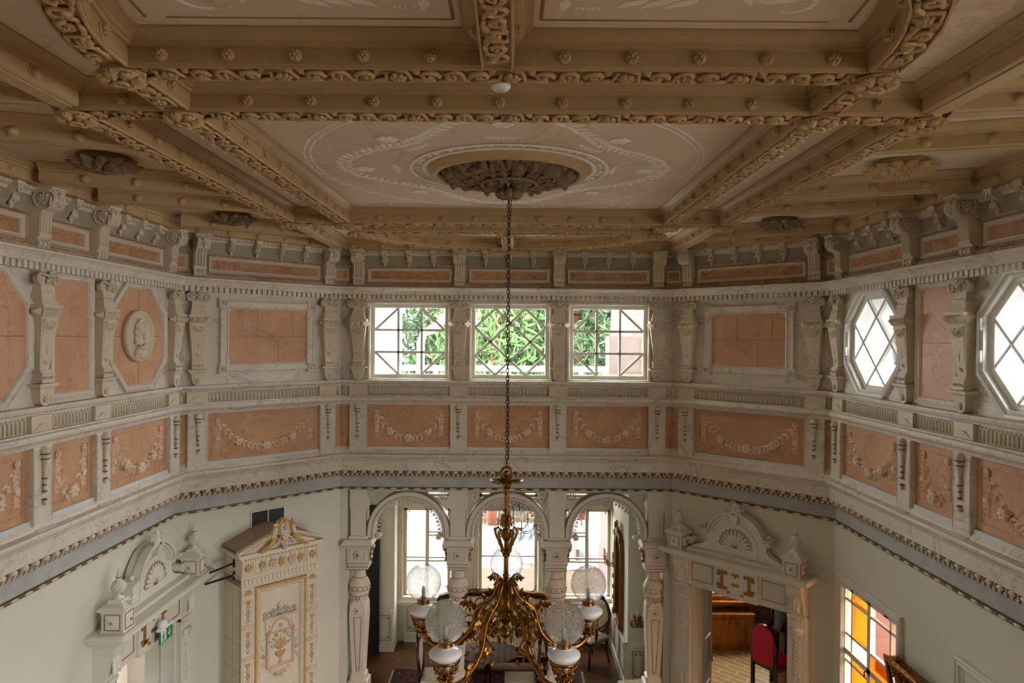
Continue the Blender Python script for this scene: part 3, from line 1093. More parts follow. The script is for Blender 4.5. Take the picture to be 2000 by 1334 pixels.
for s, lab, joint in ((YN - .785, 'octagonal pink marble panel behind the white portrait medallion', 0), (YN - 2.82, 'octagonal pink marble panel cut off by left picture edge', 0)):
    root = empty('octagonal_panel', wm('LS', s, OCT_Z), lab, 'wall panel')
    f = MB()
    rings = []
    for r, h in ((.545, 0), (.545, .034), (.535, .04), (.525, .03), (.51, .022), (.495, .03), (.485, .02), (.48, .006)):
        k = r / .545
        rings.append([(x * k, -h, z * k) for x, z in octagon(.518, .275)])
    f.polyframe([[(x * (r / .518), -h, z * (r / .518)) for x, z in octagon(.518, .275)] for r, h in ((.518, 0), (.518, .034), (.508, .04), (.498, .03), (.483, .022), (.470, .03), (.462, .02), (.456, .006))])
    f.build('frame', MT['marble_pier'], root)
    p = MB()
    p.prism(octagon(.46, .245), -.008, 0)
    p.box(-.45, .45, -.0095, -.006, -.002, .002, 1)
    p.box(-.002, .002, -.0095, -.006, -.45, .45, 1)
    p.build('field', [MT['pink'], MT['bark']], root)

# portrait medallion
root = empty('portrait_medallion', wm('LS', YN - .83, OCT_Z + .005), 'white oval relief medallion with bearded man in profile, on pink octagon', 'medallion')
m = MB()
m.M = Matrix.Rotation(pi / 2, 4, 'X') @ Matrix.Diagonal((.255, .25, 1, 1))
m.lathe_c([(1.0, .008), (1.0, .045), (.97, .06), (.92, .06), (.88, .048), (.86, .042)], 40)
m.build('disc', MT['stone'], root)
b = MB()
Y_ = -.044
# head in profile facing left: skull, face outline, neck, shoulders
face = [(-.07, .10), (-.085, .085), (-.088, .06), (-.084, .048), (-.092, .035), (-.105, .012), (-.1, .006), (-.09, .004), (-.096, -.006), (-.09, -.012), (-.094, -.02), (-.09, -.03),
        (-.1, -.05), (-.095, -.075), (-.075, -.085), (-.055, -.07), (-.04, -.1), (.05, -.1), (.06, -.02), (.075, .03), (.072, .085), (.045, .125), (0, .145), (-.045, .135)]
b.prism([(x, z + .02) for x, z in face], Y_ - .014, Y_)
b.blob((-.01, Y_ - .008, .075), (.07, .045, .075), None, 12, 7)
b.blob((-.045, Y_ - .012, .03), (.04, .02, .05), None, 10, 6)
b.blob((-.09, Y_ - .012, .035), (.016, .01, .02), None, 8, 5)
b.blob((-.085, Y_ - .014, .085), (.012, .008, .01), None, 8, 5)
b.blob((-.066, Y_ - .024, .065), (.012, .006, .006), None, 8, 5)
b.blob((-.075, Y_ - .012, -.05), (.03, .018, .035), None, 9, 6)
b.prism([(-.1, -.2), (-.085, -.15), (-.05, -.09), (.04, -.075), (.09, -.12), (.15, -.15), (.12, -.205), (.06, -.235), (-.04, -.235)], Y_ - .02, Y_)
b.blob((.02, Y_ - .01, -.165), (.11, .045, .065), None, 12, 6)
b.leaf(-.03, -.1, -pi / 2 + .25, .11, .05, .02, Y_ - .03)
b.tube([(-.06, Y_ - .03, -.1), (-.01, Y_ - .035, -.11), (.05, Y_ - .03, -.07)], .009, 5)
b.build('portrait_relief', MT['stone'], root)
h = MB()
for k in range(13):
    a = 2.3 - k * .23
    h.blob((-.005 + .062 * cos(a), Y_ - .02, .085 + .066 * sin(a)), (.022, .014, .012), Matrix.Rotation(-a - 1.3, 3, 'Y'), 7, 4)
for k in range(5):
    h.blob((.045 + .008 * (k % 2), Y_ - .02, .06 - .022 * k), (.024, .012, .012), Matrix.Rotation(.9, 3, 'Y'), 7, 4)
h.blob((.01, Y_ - .026, .045), (.012, .01, .018), None, 7, 5)
h.build('hair', MT['stone'], root)


# ------------------------------------------------------------------ garland panels
def garland(W, H):
    """festoon with roses hanging between two rosettes; origin at the bottom middle"""
    g = MB()
    RR = random.Random(3)
    y = -.016
    top = H - .085
    for sx in (-1, 1):
        cx = sx * (W / 2 - .12)
        g.tube([(cx + .024 * cos(t), y, top + .024 * sin(t)) for t in [2 * pi * k / 12 for k in range(12)]], .006, 5, 0, True)
        g.blob((cx, y, top), (.013, .012, .013), None, 8, 4)
        z = top - .03
        for k in range(7):                                   # hanging end
            z2 = z - k * (H - .2) / 8
            for q in (-1, 1):
                g.leaf(cx + sx * .004, z2, -pi / 2 + q * (.45 + .15 * RR.random()), .06, .026, .024, y + .014)
        g.blob((cx, y, top - (H - .2) * .62), (.024, .012, .024), None, 7, 4)
        g.petals(cx, top - (H - .2) * .62, .028, .02, 5, y + .006)
        # rope of leaves down to the middle
        n = max(5, int((W / 2 - .12) / .05))
        for k in range(n):
            t = (k + .5) / n
            x = cx * (1 - t)
            zz = top - .02 - (H - .205) * (1 - (1 - t) ** 2.2)
            dx, dz = -cx, -(H - .205) * 2.2 * (1 - t) ** 1.2
            a = atan2(dz, dx)
            for q in (-1, 1):
                g.leaf(x, zz, a + q * (.5 + .2 * RR.random()), .075 + .014 * RR.random(), .032, .026, y + .014)
            g.tube([(x, y, zz), (x + .04 * cos(a), y, zz + .04 * sin(a))], .005, 4)
        if W > .75:
            x = cx * .58
            zz = top - .02 - (H - .205) * (1 - (1 - .42) ** 2.2) - .012
            g.petals(x, zz, .05, .045, 6, y + .006)
    g.petals(0, .115, .06, .05, 6, y + .006)
    g.petals(0, .122, .03, .05, 5, y + .002, 0, .4)
    return g


GAR = {}


def garland_panel(w, s0, s1, lab):
    hw, h = (s1 - s0) / 2, .53
    root = empty('garland_panel', wm(w, (s0 + s1) / 2, 3.80), lab, 'wall panel', 'pink garland panels')
    p = MB()
    p.box(-hw, hw, -.004, 0, 0, h)
    i = .055
    for a, b, c, d in ((-hw + i, hw - i, i, i + .006), (-hw + i, hw - i, h - i, h - i + .006), (-hw + i, -hw + i + .006, i, h - i), (hw - i - .006, hw - i, i, h - i)):
        p.box(a, b, -.009, -.003, c, d)
    p.build('field', MT['pink_garland'], root)
    l = MB()
    l.box(-hw, hw, -.03, 0, -.075, 0)
    l.build('ledge_strip', MT['sill'], root)
    key = round(hw, 2)
    if key not in GAR:
        GAR[key] = garland(2 * hw, h).mesh('garland', MT['relief_pink'])
    o = bpy.data.objects.new('garland', GAR[key])
    COL.objects.link(o)
    o.parent = root


q = .112
for w, (a, b), lab in (('B', BAYS['B'][0], 'pink garland panel under left upper back window'), ('B', BAYS['B'][1], 'pink garland panel under lattice window, behind the chain'),
                       ('B', BAYS['B'][2], 'pink garland panel under right upper back window'), ('LD', BAYS['LD'][0], 'wide pink garland panel on left diagonal wall'),
                       ('RD', BAYS['RD'][0], 'wide pink garland panel on right diagonal wall'), ('LS', BAYS['LS'][2], 'pink garland panel on left wall under portrait octagon'),
                       ('LS', BAYS['LS'][1], 'narrow pink garland panel on left wall under tall pink panel'), ('LS', (3.95, PIER['LS'][0]), 'pink garland panel cut off by left picture edge'),
                       ('RS', BAYS['RS'][0], 'pink garland panel on right wall under far octagonal window'), ('RS', BAYS['RS'][1], 'narrow pink garland panel on right wall under tall pink panel'),
                       ('RS', (2.205, 3.62), 'pink garland panel cut off by right picture edge')):
    garland_panel(w, a + q, b - q, lab)
for w, a, b, lab in (('B', .004, .12, 'narrow plain pink strip at left end of back wall'), ('B', 4.165, 4.26, 'narrow plain pink strip at right end of back wall'),
                     ('LD', .004, .095, 'narrow plain pink strip at left end of left diagonal wall'), ('LD', 1.925, 2.012, 'narrow plain pink strip at right end of left diagonal wall'),
                     ('RD', .004, .095, 'narrow plain pink strip at left end of right diagonal wall'), ('RD', 1.925, 2.012, 'narrow plain pink strip at right end of right diagonal wall')):
    m = MB()
    m.box(-(b - a) / 2, (b - a) / 2, -.006, 0, 0, .53)
    tag(m.build('pink_strip', MT['pink_garland'], None, wm(w, (a + b) / 2, 3.8)), lab, 'wall panel', 'narrow pink strips in the corners')
# ------------------------------------------------------------------ ceiling beams
ZS = 6.30


def beam_prof(hw):
    s = [(hw - .012, ZS), (hw, ZS + .006), (hw, ZS + .07), (hw + .012, ZS + .073), (hw + .016, ZS + .088), (hw + .024, ZS + .091), (hw + .03, ZS + .1), (hw + .045, ZS + .112),
         (hw + .06, ZS + .119), (hw + .072, ZS + .122), (hw + .072, ZS + .132)]
    return s + [(-a, b) for a, b in s[::-1]]


def path_frames(pts):
    """(point, tangent, left normal) along a plan polyline"""
    out = []
    n = len(pts)
    for i in range(n):
        a, b = pts[max(i - 1, 0)], pts[min(i + 1, n - 1)]
        t = Vector((b[0] - a[0], b[1] - a[1], 0)).normalized()
        out.append((Vector((*pts[i], 0)), t, Vector((-t.y, t.x, 0))))
    return out


def walk(pts, step, pad=0.0):
    """evenly spaced (point, tangent) along the polyline"""
    P = [Vector((*p, 0)) for p in pts]
    L = [0]
    for i in range(1, len(P)):
        L.append(L[-1] + (P[i] - P[i - 1]).length)
    n = max(1, round((L[-1] - 2 * pad) / step))
    out = []
    for k in range(n):
        d = pad + (k + .5) * (L[-1] - 2 * pad) / n
        i = next(j for j in range(1, len(L)) if L[j] >= d - 1e-9)
        t = (P[i] - P[i - 1]).normalized()
        out.append((P[i - 1] + t * (d - L[i - 1]), t))
    return out, (L[-1] - 2 * pad) / n


def down(p, t, z):
    """relief frame hanging under the ceiling: x along t, -y pointing down"""
    u = Vector((0, 0, 1))
    w = t.cross(u)
    return Matrix(((t.x, u.x, w.x, p.x), (t.y, u.y, w.y, p.y), (t.z, u.z, w.z, z), (0, 0, 0, 1)))


def carve_tile(m, i, st, b):
    """one element of the running ornament, alternating scroll, boxed flower, scroll, arched flower"""
    k = i % 4
    q = st * .46
    if k in (0, 2):
        h = 1 if k == 0 else -1
        m.scroll(h * -.012, .0, b * .82, pi if h > 0 else 0, 1.25, .0125, -.012, -h, 14)
        m.tube([(h * -q * .6, -.01, -b * .85), (h * q * .2, -.014, -b * .95), (h * q * 1.1, -.01, -b * .6)], .011, 5)
        m.leaf(h * q * .3, b * .3, h * .6 if h > 0 else pi - .6, .05, .03, .02, 0)
    elif k == 1:
        m.tube([(-q * 1.05, -.01, -b), (-q * .75, -.012, b * .9), (q * .75, -.012, b * .9), (q * 1.05, -.01, -b)], .0095, 5)
        m.petals(0, -b * .2, b * .72, .03, 6)
    else:
        m.tube([(-q * 1.1, -.01, -b * .8), (-q * .7, -.01, -b * .8)] + [(q * .7 * -cos(t), -.012, -b * .3 + b * 1.2 * sin(t)) for t in [pi * j / 6 for j in range(1, 6)]] + [(q * .7, -.01, -b * .8), (q * 1.1, -.01, -b * .8)], .0095, 5)
        for a in (-.7, 0, .7):
            m.leaf(0, -b * .8, pi / 2 + a, b * 1.25, .03, .028, 0)


bud = MB()
bud.lathe_c([(.024, 0), (.026, .008), (.018, .012)], 10)
for k in range(6):
    a = 2 * pi * k / 6
    bud.blob((.014 * cos(a), .014 * sin(a), .018), (.010, .008, .014), Matrix.Rotation(a, 3, 'Z'), 6, 4)
bud.blob((0, 0, .026), (.009, .009, .012), None, 6, 4)
BUD = bud.mesh('bud_boss', MT['carve'])
ball = MB()
ball.lathe_c([(.033, 0), (.034, .005), (.027, .008)], 12)
ball.lathe([(.026, .006), (.025, .014), (.019, .024), (.01, .03), (.0005, .032)], 12)
BALL = ball.mesh('ball_boss', MT['beam_lt'])


def bosses(parent, pts, side, hw, step, me, pad, z=ZS + .037):
    sp, st = walk(pts, step, pad)
    for p, t in sp:
        nrm = Vector((-t.y, t.x, 0)) * side
        o = bpy.data.objects.new('boss', me)
        COL.objects.link(o)
        o.parent = parent
        q = p + nrm * (hw - .002)
        u = Vector((0, 0, 1))
        x = u.cross(nrm)
        o.matrix_local = Matrix(((x.x, u.x, nrm.x, q.x), (x.y, u.y, nrm.y, q.y), (x.z, u.z, nrm.z, z), (0, 0, 0, 1)))


def beam(pts, hw, carved, side, label, step=.3, pad=.12, trim=0.0, mat=None, group=None, cstep=.12):
    """side: +1/-1 chooses the face with bosses (left / right of the running direction)"""
    root = empty('ceiling_beam', (0, 0, 0), label, 'ceiling beam', group or ('carved ceiling beams' if carved else 'plain ceiling beams'), 'thing')
    fr = path_frames(pts)
    m = MB()
    m.sweep(beam_prof(hw), lambda q: [p + n * q[0] + Vector((0, 0, q[1])) for p, t, n in fr])
    if not carved:
        m.sweep([(-hw * .55, ZS), (-hw * .55, ZS - .006), (hw * .55, ZS - .006), (hw * .55, ZS)], lambda q: [p + n * q[0] + Vector((0, 0, q[1])) for p, t, n in fr])
    m.build('shaft', MT[mat or ('beam' if carved else 'beam_lt')], root)
    if carved:
        c = MB()
        sp, st = walk(pts, cstep, .07)
        b = hw - .022
        for i, (p, t) in enumerate(sp):
            c.M = down(p, t, ZS)
            carve_tile(c, i, st, b)
        c.M = Matrix.Identity(4)
        for sg in (-1, 1):
            c.sweep([(sg * (hw - .012), ZS), (sg * (hw - .012), ZS - .012), (sg * (hw - .004), ZS - .012), (sg * (hw - .004), ZS + .004)], lambda q: [p + n * q[0] + Vector((0, 0, q[1])) for p, t, n in fr])
        c.build('carved_band', MT['carve'], root)
    for sd in (side if isinstance(side, tuple) else (side,)):
        if sd:
            bosses(root, pts, sd, hw, step, BUD if carved else BALL, pad)
    return root


XI, XO, Y1, Y2, Y3, Y4 = 1.57, 2.1, 2.93, 3.48, 6.80, 7.33
beam([(-XI - .05, Y1), (XI + .05, Y1)], .075, True, -1, 'carved cross beam nearest the viewer, with bud bosses', .285)
beam([(-XO, Y2), (XO, Y2)], .075, True, -1, 'carved cross beam in front of the chandelier rosette panel', .31)
beam([(-XO, Y3), (XO, Y3)], .075, True, -1, 'carved cross beam behind the chandelier rosette panel', .31)
beam([(-XI - .05, Y4), (XI + .05, Y4)], .075, True, -1, 'carved cross beam farthest back, in front of the back arc', .3)
for sx, nm in ((-1, 'left'), (1, 'right')):
    s = 1 if sx > 0 else -1
    beam([(sx * XI, Y1 + .075), (sx * XI, Y2 - .075)], .068, True, s, f'short carved beam joining the two near cross beams at {nm}', .3)
    beam([(sx * XI, Y2 + .075), (sx * XI, Y3 - .075)], .068, True, s, f'long carved beam along {nm} side of the chandelier rosette panel', .3)
    beam([(sx * XI, Y3 + .075), (sx * XI, Y4 - .075)], .068, True, s, f'short carved beam joining the two far cross beams at {nm}', .3)
    beam([(sx * XO, Y2 + .075), (sx * XO, Y3 - .075)], .068, True, s, f'long outer carved beam at {nm}, parallel to the side wall', .3)
    # plain beams
    beam([(sx * XO, .3), (sx * XO, Y2 - .09)], .068, False, s, f'plain beam running towards the viewer at {nm}', .42)
    beam([(sx * XO, Y3 + .09), (sx * 2.13, 8.86)], .068, False, s, f'plain beam running to the {nm} corner of back wall', .3)
    for (ya, yb, xb, nm2) in ((3.42, 3.2, 3.36, 'first plain side beam'), (4.18, 3.84, 3.36, 'second plain side beam, before the near leaf rosette'), (5.5, 5.1, 3.36, 'third plain side beam, behind the near leaf rosette'),
                              (6.22, 5.82, 3.36, 'fourth plain side beam, before the far leaf rosette'), (7.72, 7.1, 3.3, 'fifth plain side beam, behind the far leaf rosette')):
        a, b = (sx * (XO + .075), ya), (sx * xb, yb)
        beam([a, b], .066, False, -1 if sx > 0 else 1, f'{nm2}, {nm} half of ceiling', .31)


def arc(y0, by, n=22, a=XI):
    return [(a * cos(t), y0 + by * sin(t)) for t in [pi - pi * k / n for k in range(n + 1)]]


beam(arc(Y1 - .07, -1.36), .068, True, (1, -1), 'curved carved beam bulging towards the viewer', .3)
beam(arc(Y4 + .07, 1.27), .068, True, -1, 'curved carved beam bulging towards the back wall', .3)
beam([(0, Y1 - 1.38), (0, Y1 - .08)], .068, True, (1, -1), 'carved middle rib running to the nearest cross beam', .3, .1, cstep=.1)
beam([(0, Y4 + .08), (0, Y4 + 1.28)], .068, True, (1, -1), 'carved middle rib inside the back arc', .3)
# border beam along the walls
m = MB()
moulding(m, [(.0, 6.30), (.13, 6.30), (.142, 6.306), (.142, 6.375), (.155, 6.38), (.16, 6.392), (.175, 6.40), (.19, 6.412), (.205, 6.42), (.215, 6.433), (0, 6.433)])
WB = struct(m.build('trim_7', MT['beam_lt']))
for w, a, b in along(3.6):
    n = round((b - a) / .36)
    for i in range(n):
        o = bpy.data.objects.new('boss', BALL)
        COL.objects.link(o)
        o.parent = WB
        o.matrix_local = wm(w, a + (i + .5) * (b - a) / n, ZS + .037, .14) @ Matrix.Rotation(pi / 2, 4, 'X')

# roses at the crossings
rose = MB()
for k in range(8):
    a = 2 * pi * k / 8
    for q in (-1, 1):
        rose.leaf(.022 * cos(a), .022 * sin(a), a + q * .12, .07, .034, .022, -.012)
    rose.blob((.072 * cos(a), -.016, .072 * sin(a)), (.016, .012, .026), Matrix.Rotation(-a, 3, 'Y'), 7, 4)
for k in range(8):
    a = 2 * pi * (k + .5) / 8
    rose.blob((.05 * cos(a), -.012, .05 * sin(a)), (.032, .01, .008), Matrix.Rotation(-a, 3, 'Y'), 6, 4)
rose.tube([(.024 * cos(t), -.03, .024 * sin(t)) for t in [2 * pi * k / 12 for k in range(12)]], .007, 5, 0, True)
rose.blob((0, -.02, 0), (.014, .014, .014), None, 8, 5)
rose.M = Matrix.Rotation(pi / 2, 4, 'X')
rose.lathe_c([(.082, 0), (.082, .008), (.07, .016)], 18)
rose.M = Matrix.Identity(4)
ROSE = rose.mesh('crossing_rose', MT['carve'])
for x, y, lab in ((-XI, Y1, 'carved rose at left end of the nearest cross beam'), (XI, Y1, 'carved rose at right end of the nearest cross beam'),
                  (-XI, Y2, 'carved rose at near left corner of chandelier rosette panel'), (XI, Y2, 'carved rose at near right corner of chandelier rosette panel'),
                  (-XO, Y2, 'carved rose at outer left end of the second cross beam'), (XO, Y2, 'carved rose at outer right end of the second cross beam'),
                  (-XI, Y3, 'carved rose at far left corner of chandelier rosette panel'), (XI, Y3, 'carved rose at far right corner of chandelier rosette panel'),
                  (-XO, Y3, 'carved rose at outer left end of the third cross beam'), (XO, Y3, 'carved rose at outer right end of the third cross beam'),
                  (-XI, Y4, 'carved rose at left end of the farthest cross beam'), (XI, Y4, 'carved rose at right end of the farthest cross beam')):
    o = bpy.data.objects.new('crossing_rose', ROSE)
    COL.objects.link(o)
    o.matrix_world = down(Vector((x, y, 0)), Vector((1, 0, 0)), ZS - .016) @ Matrix.Diagonal((1.1, 1.3, 1.1, 1))
    tag(o, lab, 'rosette', 'carved roses at the beam crossings')


# leaf rosettes of the side coffers
def leaf_rosette():
    m = MB()
    RR = random.Random(5)
    m.M = Matrix.Rotation(pi / 2, 4, 'X')
    m.lathe_c([(.2, 0), (.2, .04), (.15, .06)], 20)
    m.M = Matrix.Identity(4)
    for ring_r, n, ln, wd, h, y in ((.12, 12, .16, .09, .05, -.05), (.08, 10, .13, .08, .05, -.07), (.03, 8, .11, .07, .05, -.085)):
        for k in range(n):
            a = 2 * pi * (k + RR.random() * .25) / n
            m.leaf(ring_r * cos(a), ring_r * sin(a), a, ln, wd, h, y)
            m.blob((1.5 * (ring_r + .02) * cos(a), y - .01, 1.5 * (ring_r + .02) * sin(a)), (.035, .022, .02), Matrix.Rotation(-a, 3, 'Y'), 6, 4)
    for k in range(4):
        a = pi / 4 + pi / 2 * k
        m.scroll(.17 * cos(a), .17 * sin(a), .045, a, 1.2, .016, -.05, 1, 10)
    m.petals(0, 0, .06, .05, 6, -.1)
    return m


lr = MB()
ME_L = leaf_rosette().mesh('leaf_rosette', MT['rosette'])
ME_L_LIT = ME_L.copy()
ME_L_LIT.materials.clear()
ME_L_LIT.materials.append(MT['carve'])  # lighter copy: window light on the near right rosette, given as colour
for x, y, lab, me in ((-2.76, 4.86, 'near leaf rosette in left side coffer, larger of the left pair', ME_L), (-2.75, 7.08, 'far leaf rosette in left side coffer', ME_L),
                  (2.72, 4.82, 'near leaf rosette in right side coffer, window light put into its paler colour', ME_L_LIT), (2.765, 7.13, 'far leaf rosette in right side coffer', ME_L)):
    o = bpy.data.objects.new('leaf_rosette', me)
    COL.objects.link(o)
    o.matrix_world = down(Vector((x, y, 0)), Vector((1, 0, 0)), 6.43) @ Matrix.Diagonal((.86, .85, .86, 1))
    tag(o, lab, 'rosette', 'leaf rosettes on the side coffers')

# chandelier rosette in the middle coffer
CX, CY = .033, 5.17
root = empty('chandelier_rosette', (CX, CY, 6.43), 'large round carved rosette in middle coffer, chain hangs from it', 'rosette')
m = MB()
m.lathe([(.60, 0), (.60, -.012), (.585, -.02), (.57, -.045), (.555, -.055), (.53, -.055), (.515, -.04), (.515, -.01)], 56)
m.build('collar', MT['beam_lt'], root)
m = MB()
m.M = down(Vector((0, 0, 0)), Vector((1, 0, 0)), 0)
RR = random.Random(11)
m.M = Matrix.Identity(4)
m.lathe_c([(.515, -.01), (.5, -.02), (.2, -.04), (.05, -.05)], 40)
m.M = down(Vector((0, 0, 0)), Vector((1, 0, 0)), 0)
for rr, n, ln, wd, h, y in ((.36, 26, .15, .085, .05, -.02), (.27, 20, .13, .09, .05, -.035), (.17, 12, .12, .09, .05, -.05), (.07, 10, .13, .08, .06, -.065), (.02, 8, .09, .06, .06, -.08)):
    for k in range(n):
        a = 2 * pi * (k + RR.random() * .3) / n
        m.leaf(rr * cos(a), rr * sin(a), a, ln, wd, h, y)
        m.blob(((rr + .09) * cos(a + .1), y - .012, (rr + .09) * sin(a + .1)), (.045, .025, .025), Matrix.Rotation(-a, 3, 'Y'), 6, 4)
for k in range(16):
    a = 2 * pi * k / 16
    for j in range(-2, 3):
        m.leaf(.3 * cos(a), .3 * sin(a), a + j * .38, .2 - .02 * abs(j), .06, .05, -.04)
    m.scroll(.29 * cos(a + .2), .29 * sin(a + .2), .04, a, 1.3, .013, -.085, 1 if k % 2 else -1, 12)
    if k % 2:
        m.blob((.46 * cos(a), -.06, .46 * sin(a)), (.03, .05, .03), None, 8, 5)
        m.blob((.40 * cos(a + .2), -.07, .40 * sin(a + .2)), (.04, .04, .04), None, 8, 5)
m.tube([(.2 * cos(t), -.1, .2 * sin(t)) for t in [2 * pi * k / 40 for k in range(40)]], .012, 6, 0, True)
m.petals(0, 0, .1, .07, 8, -.15)
m.M = Matrix.Identity(4)
m.build('carved_leaves', MT['rosette'], root)
m = MB()
m.lathe([(.60, -.004), (.62, -.012), (.64, -.004)], 56)
m.lathe([(.70, -.004), (.71, -.012), (.72, -.012), (.73, -.004)], 56)
m.M = down(Vector((0, 0, 0)), Vector((1, 0, 0)), 0)
for k in range(40):
    a = 2 * pi * k / 40
    m.leaf(.645 * cos(a), .645 * sin(a), a + (.5 if k % 2 else -.5), .06, .03, .01, 0)
m.M = Matrix.Identity(4)
m.build('rim', MT['painted'], root)

# painted decoration of the ceiling panels (thin raised paint and stucco)
m = MB()


def flat_leaf(x, y, a, ln, wd, h=.004, mat=0):
    m.M = down(Vector((x, y, 0)), Vector((cos(a), sin(a), 0)), 6.43)
    m.leaf(0, 0, 0, ln, wd, h, 0, mat)


def stroke(pts, w, mat=0):
    m.M = Matrix.Translation((0, 0, 6.43)) @ Matrix.Diagonal((1, 1, .12, 1))
    n = len(pts)
    ww = w if isinstance(w, list) else [w * (.35 + .65 * sin(pi * (i + .6) / n)) for i in range(n)]
    m.tube([(x, y, 0) for x, y in pts], ww, 6, mat)


def cscroll(x, y, r, a0, turns, hand, w):
    pts = []
    for i in range(16):
        t = i / 15
        rr = r * (1 - .8 * t)
        a = a0 + hand * turns * 2 * pi * t
        pts.append((x + rr * cos(a), y + rr * sin(a)))
    stroke(pts, w)


PC = (0, 5.14)
for r in (1.36, 1.40):
    for k in range(48):
        t0, t1 = 2 * pi * k / 48, 2 * pi * (k + 1) / 48
        stroke([(PC[0] + r * cos(t0), PC[1] + 1.07 * r * sin(t0)), (PC[0] + r * cos(t1), PC[1] + 1.07 * r * sin(t1))], [.007, .007])
RR = random.Random(2)
for k in range(110):
    t = 2 * pi * k / 110
    r = 1.02 + .14 * cos(4 * t)
    a = t + pi / 2
    for q in (-.6, .6):
        flat_leaf(PC[0] + r * cos(t), PC[1] + 1.1 * r * sin(t), a + q + .3 * RR.random(), .085 + .035 * RR.random(), .036)
for k in range(8):
    t = 2 * pi * k / 8
    m.M = down(Vector((PC[0] + 1.02 * cos(t), PC[1] + 1.1 * sin(t), 0)), Vector((1, 0, 0)), 6.43)
    m.petals(0, 0, .07, .012, 6)
    for j in range(-3, 4):
        flat_leaf(PC[0] + .82 * cos(t + j * .05), PC[1] + .85 * sin(t + j * .05), t + pi + j * .35, .07, .025)
for sx in (-1, 1):                                         # corner sprigs
    for yy in (3.75, 6.55):
        for j in range(6):
            flat_leaf(sx * (1.38 - .09 * j), yy, (pi if sx > 0 else 0) + .5 * (-1) ** j, .09, .03)
    # near panels
    stroke([(sx * .17, 2.72), (sx * 1.28, 2.72)], [.008, .008], 1)
    stroke([(sx * .17, 1.5), (sx * .17, 2.72)], [.008, .008], 1)
    stroke([(sx * (1.36 - .26 * (2.72 - y) ** 1.6), y) for y in (2.72, 2.5, 2.3, 2.1, 1.9)], [.008] * 5, 1)
    for (x, y, r, a, tn, hd, w) in ((.98, 2.42, .21, -.6, .8, 1, .022), (.66, 2.42, .15, 2.4, .75, -1, .018), (.42, 2.40, .13, .3, .8, 1, .018), (1.1, 2.56, .09, 2.0, .8, -1, .016)):
        cscroll(sx * x, y, r, a if sx > 0 else pi - a, tn, hd * sx, w)
    for j in range(9):
        x = .88 + .035 * j
        flat_leaf(sx * x, 2.5 - .01 * j, (1.0 if sx > 0 else pi - 1.0) + .12 * j * -sx, .12, .03)
        flat_leaf(sx * (.5 + .03 * j), 2.56 - .01 * (j % 3), (2.3 if sx > 0 else pi - 2.3), .09, .026)
    for j in range(5):
        flat_leaf(sx * (.26 + .03 * j), 2.55 - .04 * j, pi / 2 * 1.1 + j, .1, .045)
        m.M = down(Vector((sx * (.3 + .02 * j), 2.62, 0)), Vector((1, 0, 0)), 6.43)
        m.blob((0, 0, 0), (.012, .005, .012), None, 6, 3)
    # narrow outer panels
    for j in range(8):
        y = 3.85 + .36 * j
        cscroll(sx * 1.835, y, .075, 0, 1.0, 1 if j % 2 else -1, .012)
        flat_leaf(sx * 1.835, y + .1, pi / 2 + .5, .1, .03)
        flat_leaf(sx * 1.835, y + .1, pi / 2 - .5, .1, .03)
    for (x, y) in ((2.75, 3.62), (3.0, 3.58), (2.5, 3.7), (2.45, 2.9), (2.65, 2.7), (2.35, 2.6)):
        cscroll(sx * x, y, .1, 0, 1.0, sx, .013)
        flat_leaf(sx * x + .1, y, .4, .12, .03)
m.M = Matrix.Identity(4)
m.build('painted_ornament', [MT['painted'], MT['painted_line']], CEIL)

# smoke detector under the middle rib
root = empty('smoke_detector', (.01, 3.03, ZS - .01), 'small white smoke detector under the near cross beam, in the middle', 'smoke detector')
m = MB()
m.lathe_c([(.042, 0), (.042, -.012), (.034, -.022), (.02, -.026)], 18)
m.build('housing', MT['sash'], root)
m = MB()
m.lathe_c([(.015, -.024), (.013, -.032)], 12)
m.build('sensor', MT['ext_white'], root)
# ------------------------------------------------------------------ windows
def bar(m, x0, z0, x1, z1, w, y0, y1, mat=0):
    d = Vector((x1 - x0, z1 - z0)).normalized()
    n = Vector((-d.y, d.x)) * w / 2
    m.prism([(x0 - n.x, z0 - n.y), (x1 - n.x, z1 - n.y), (x1 + n.x, z1 + n.y), (x0 + n.x, z0 + n.y)], y0, y1, mat)


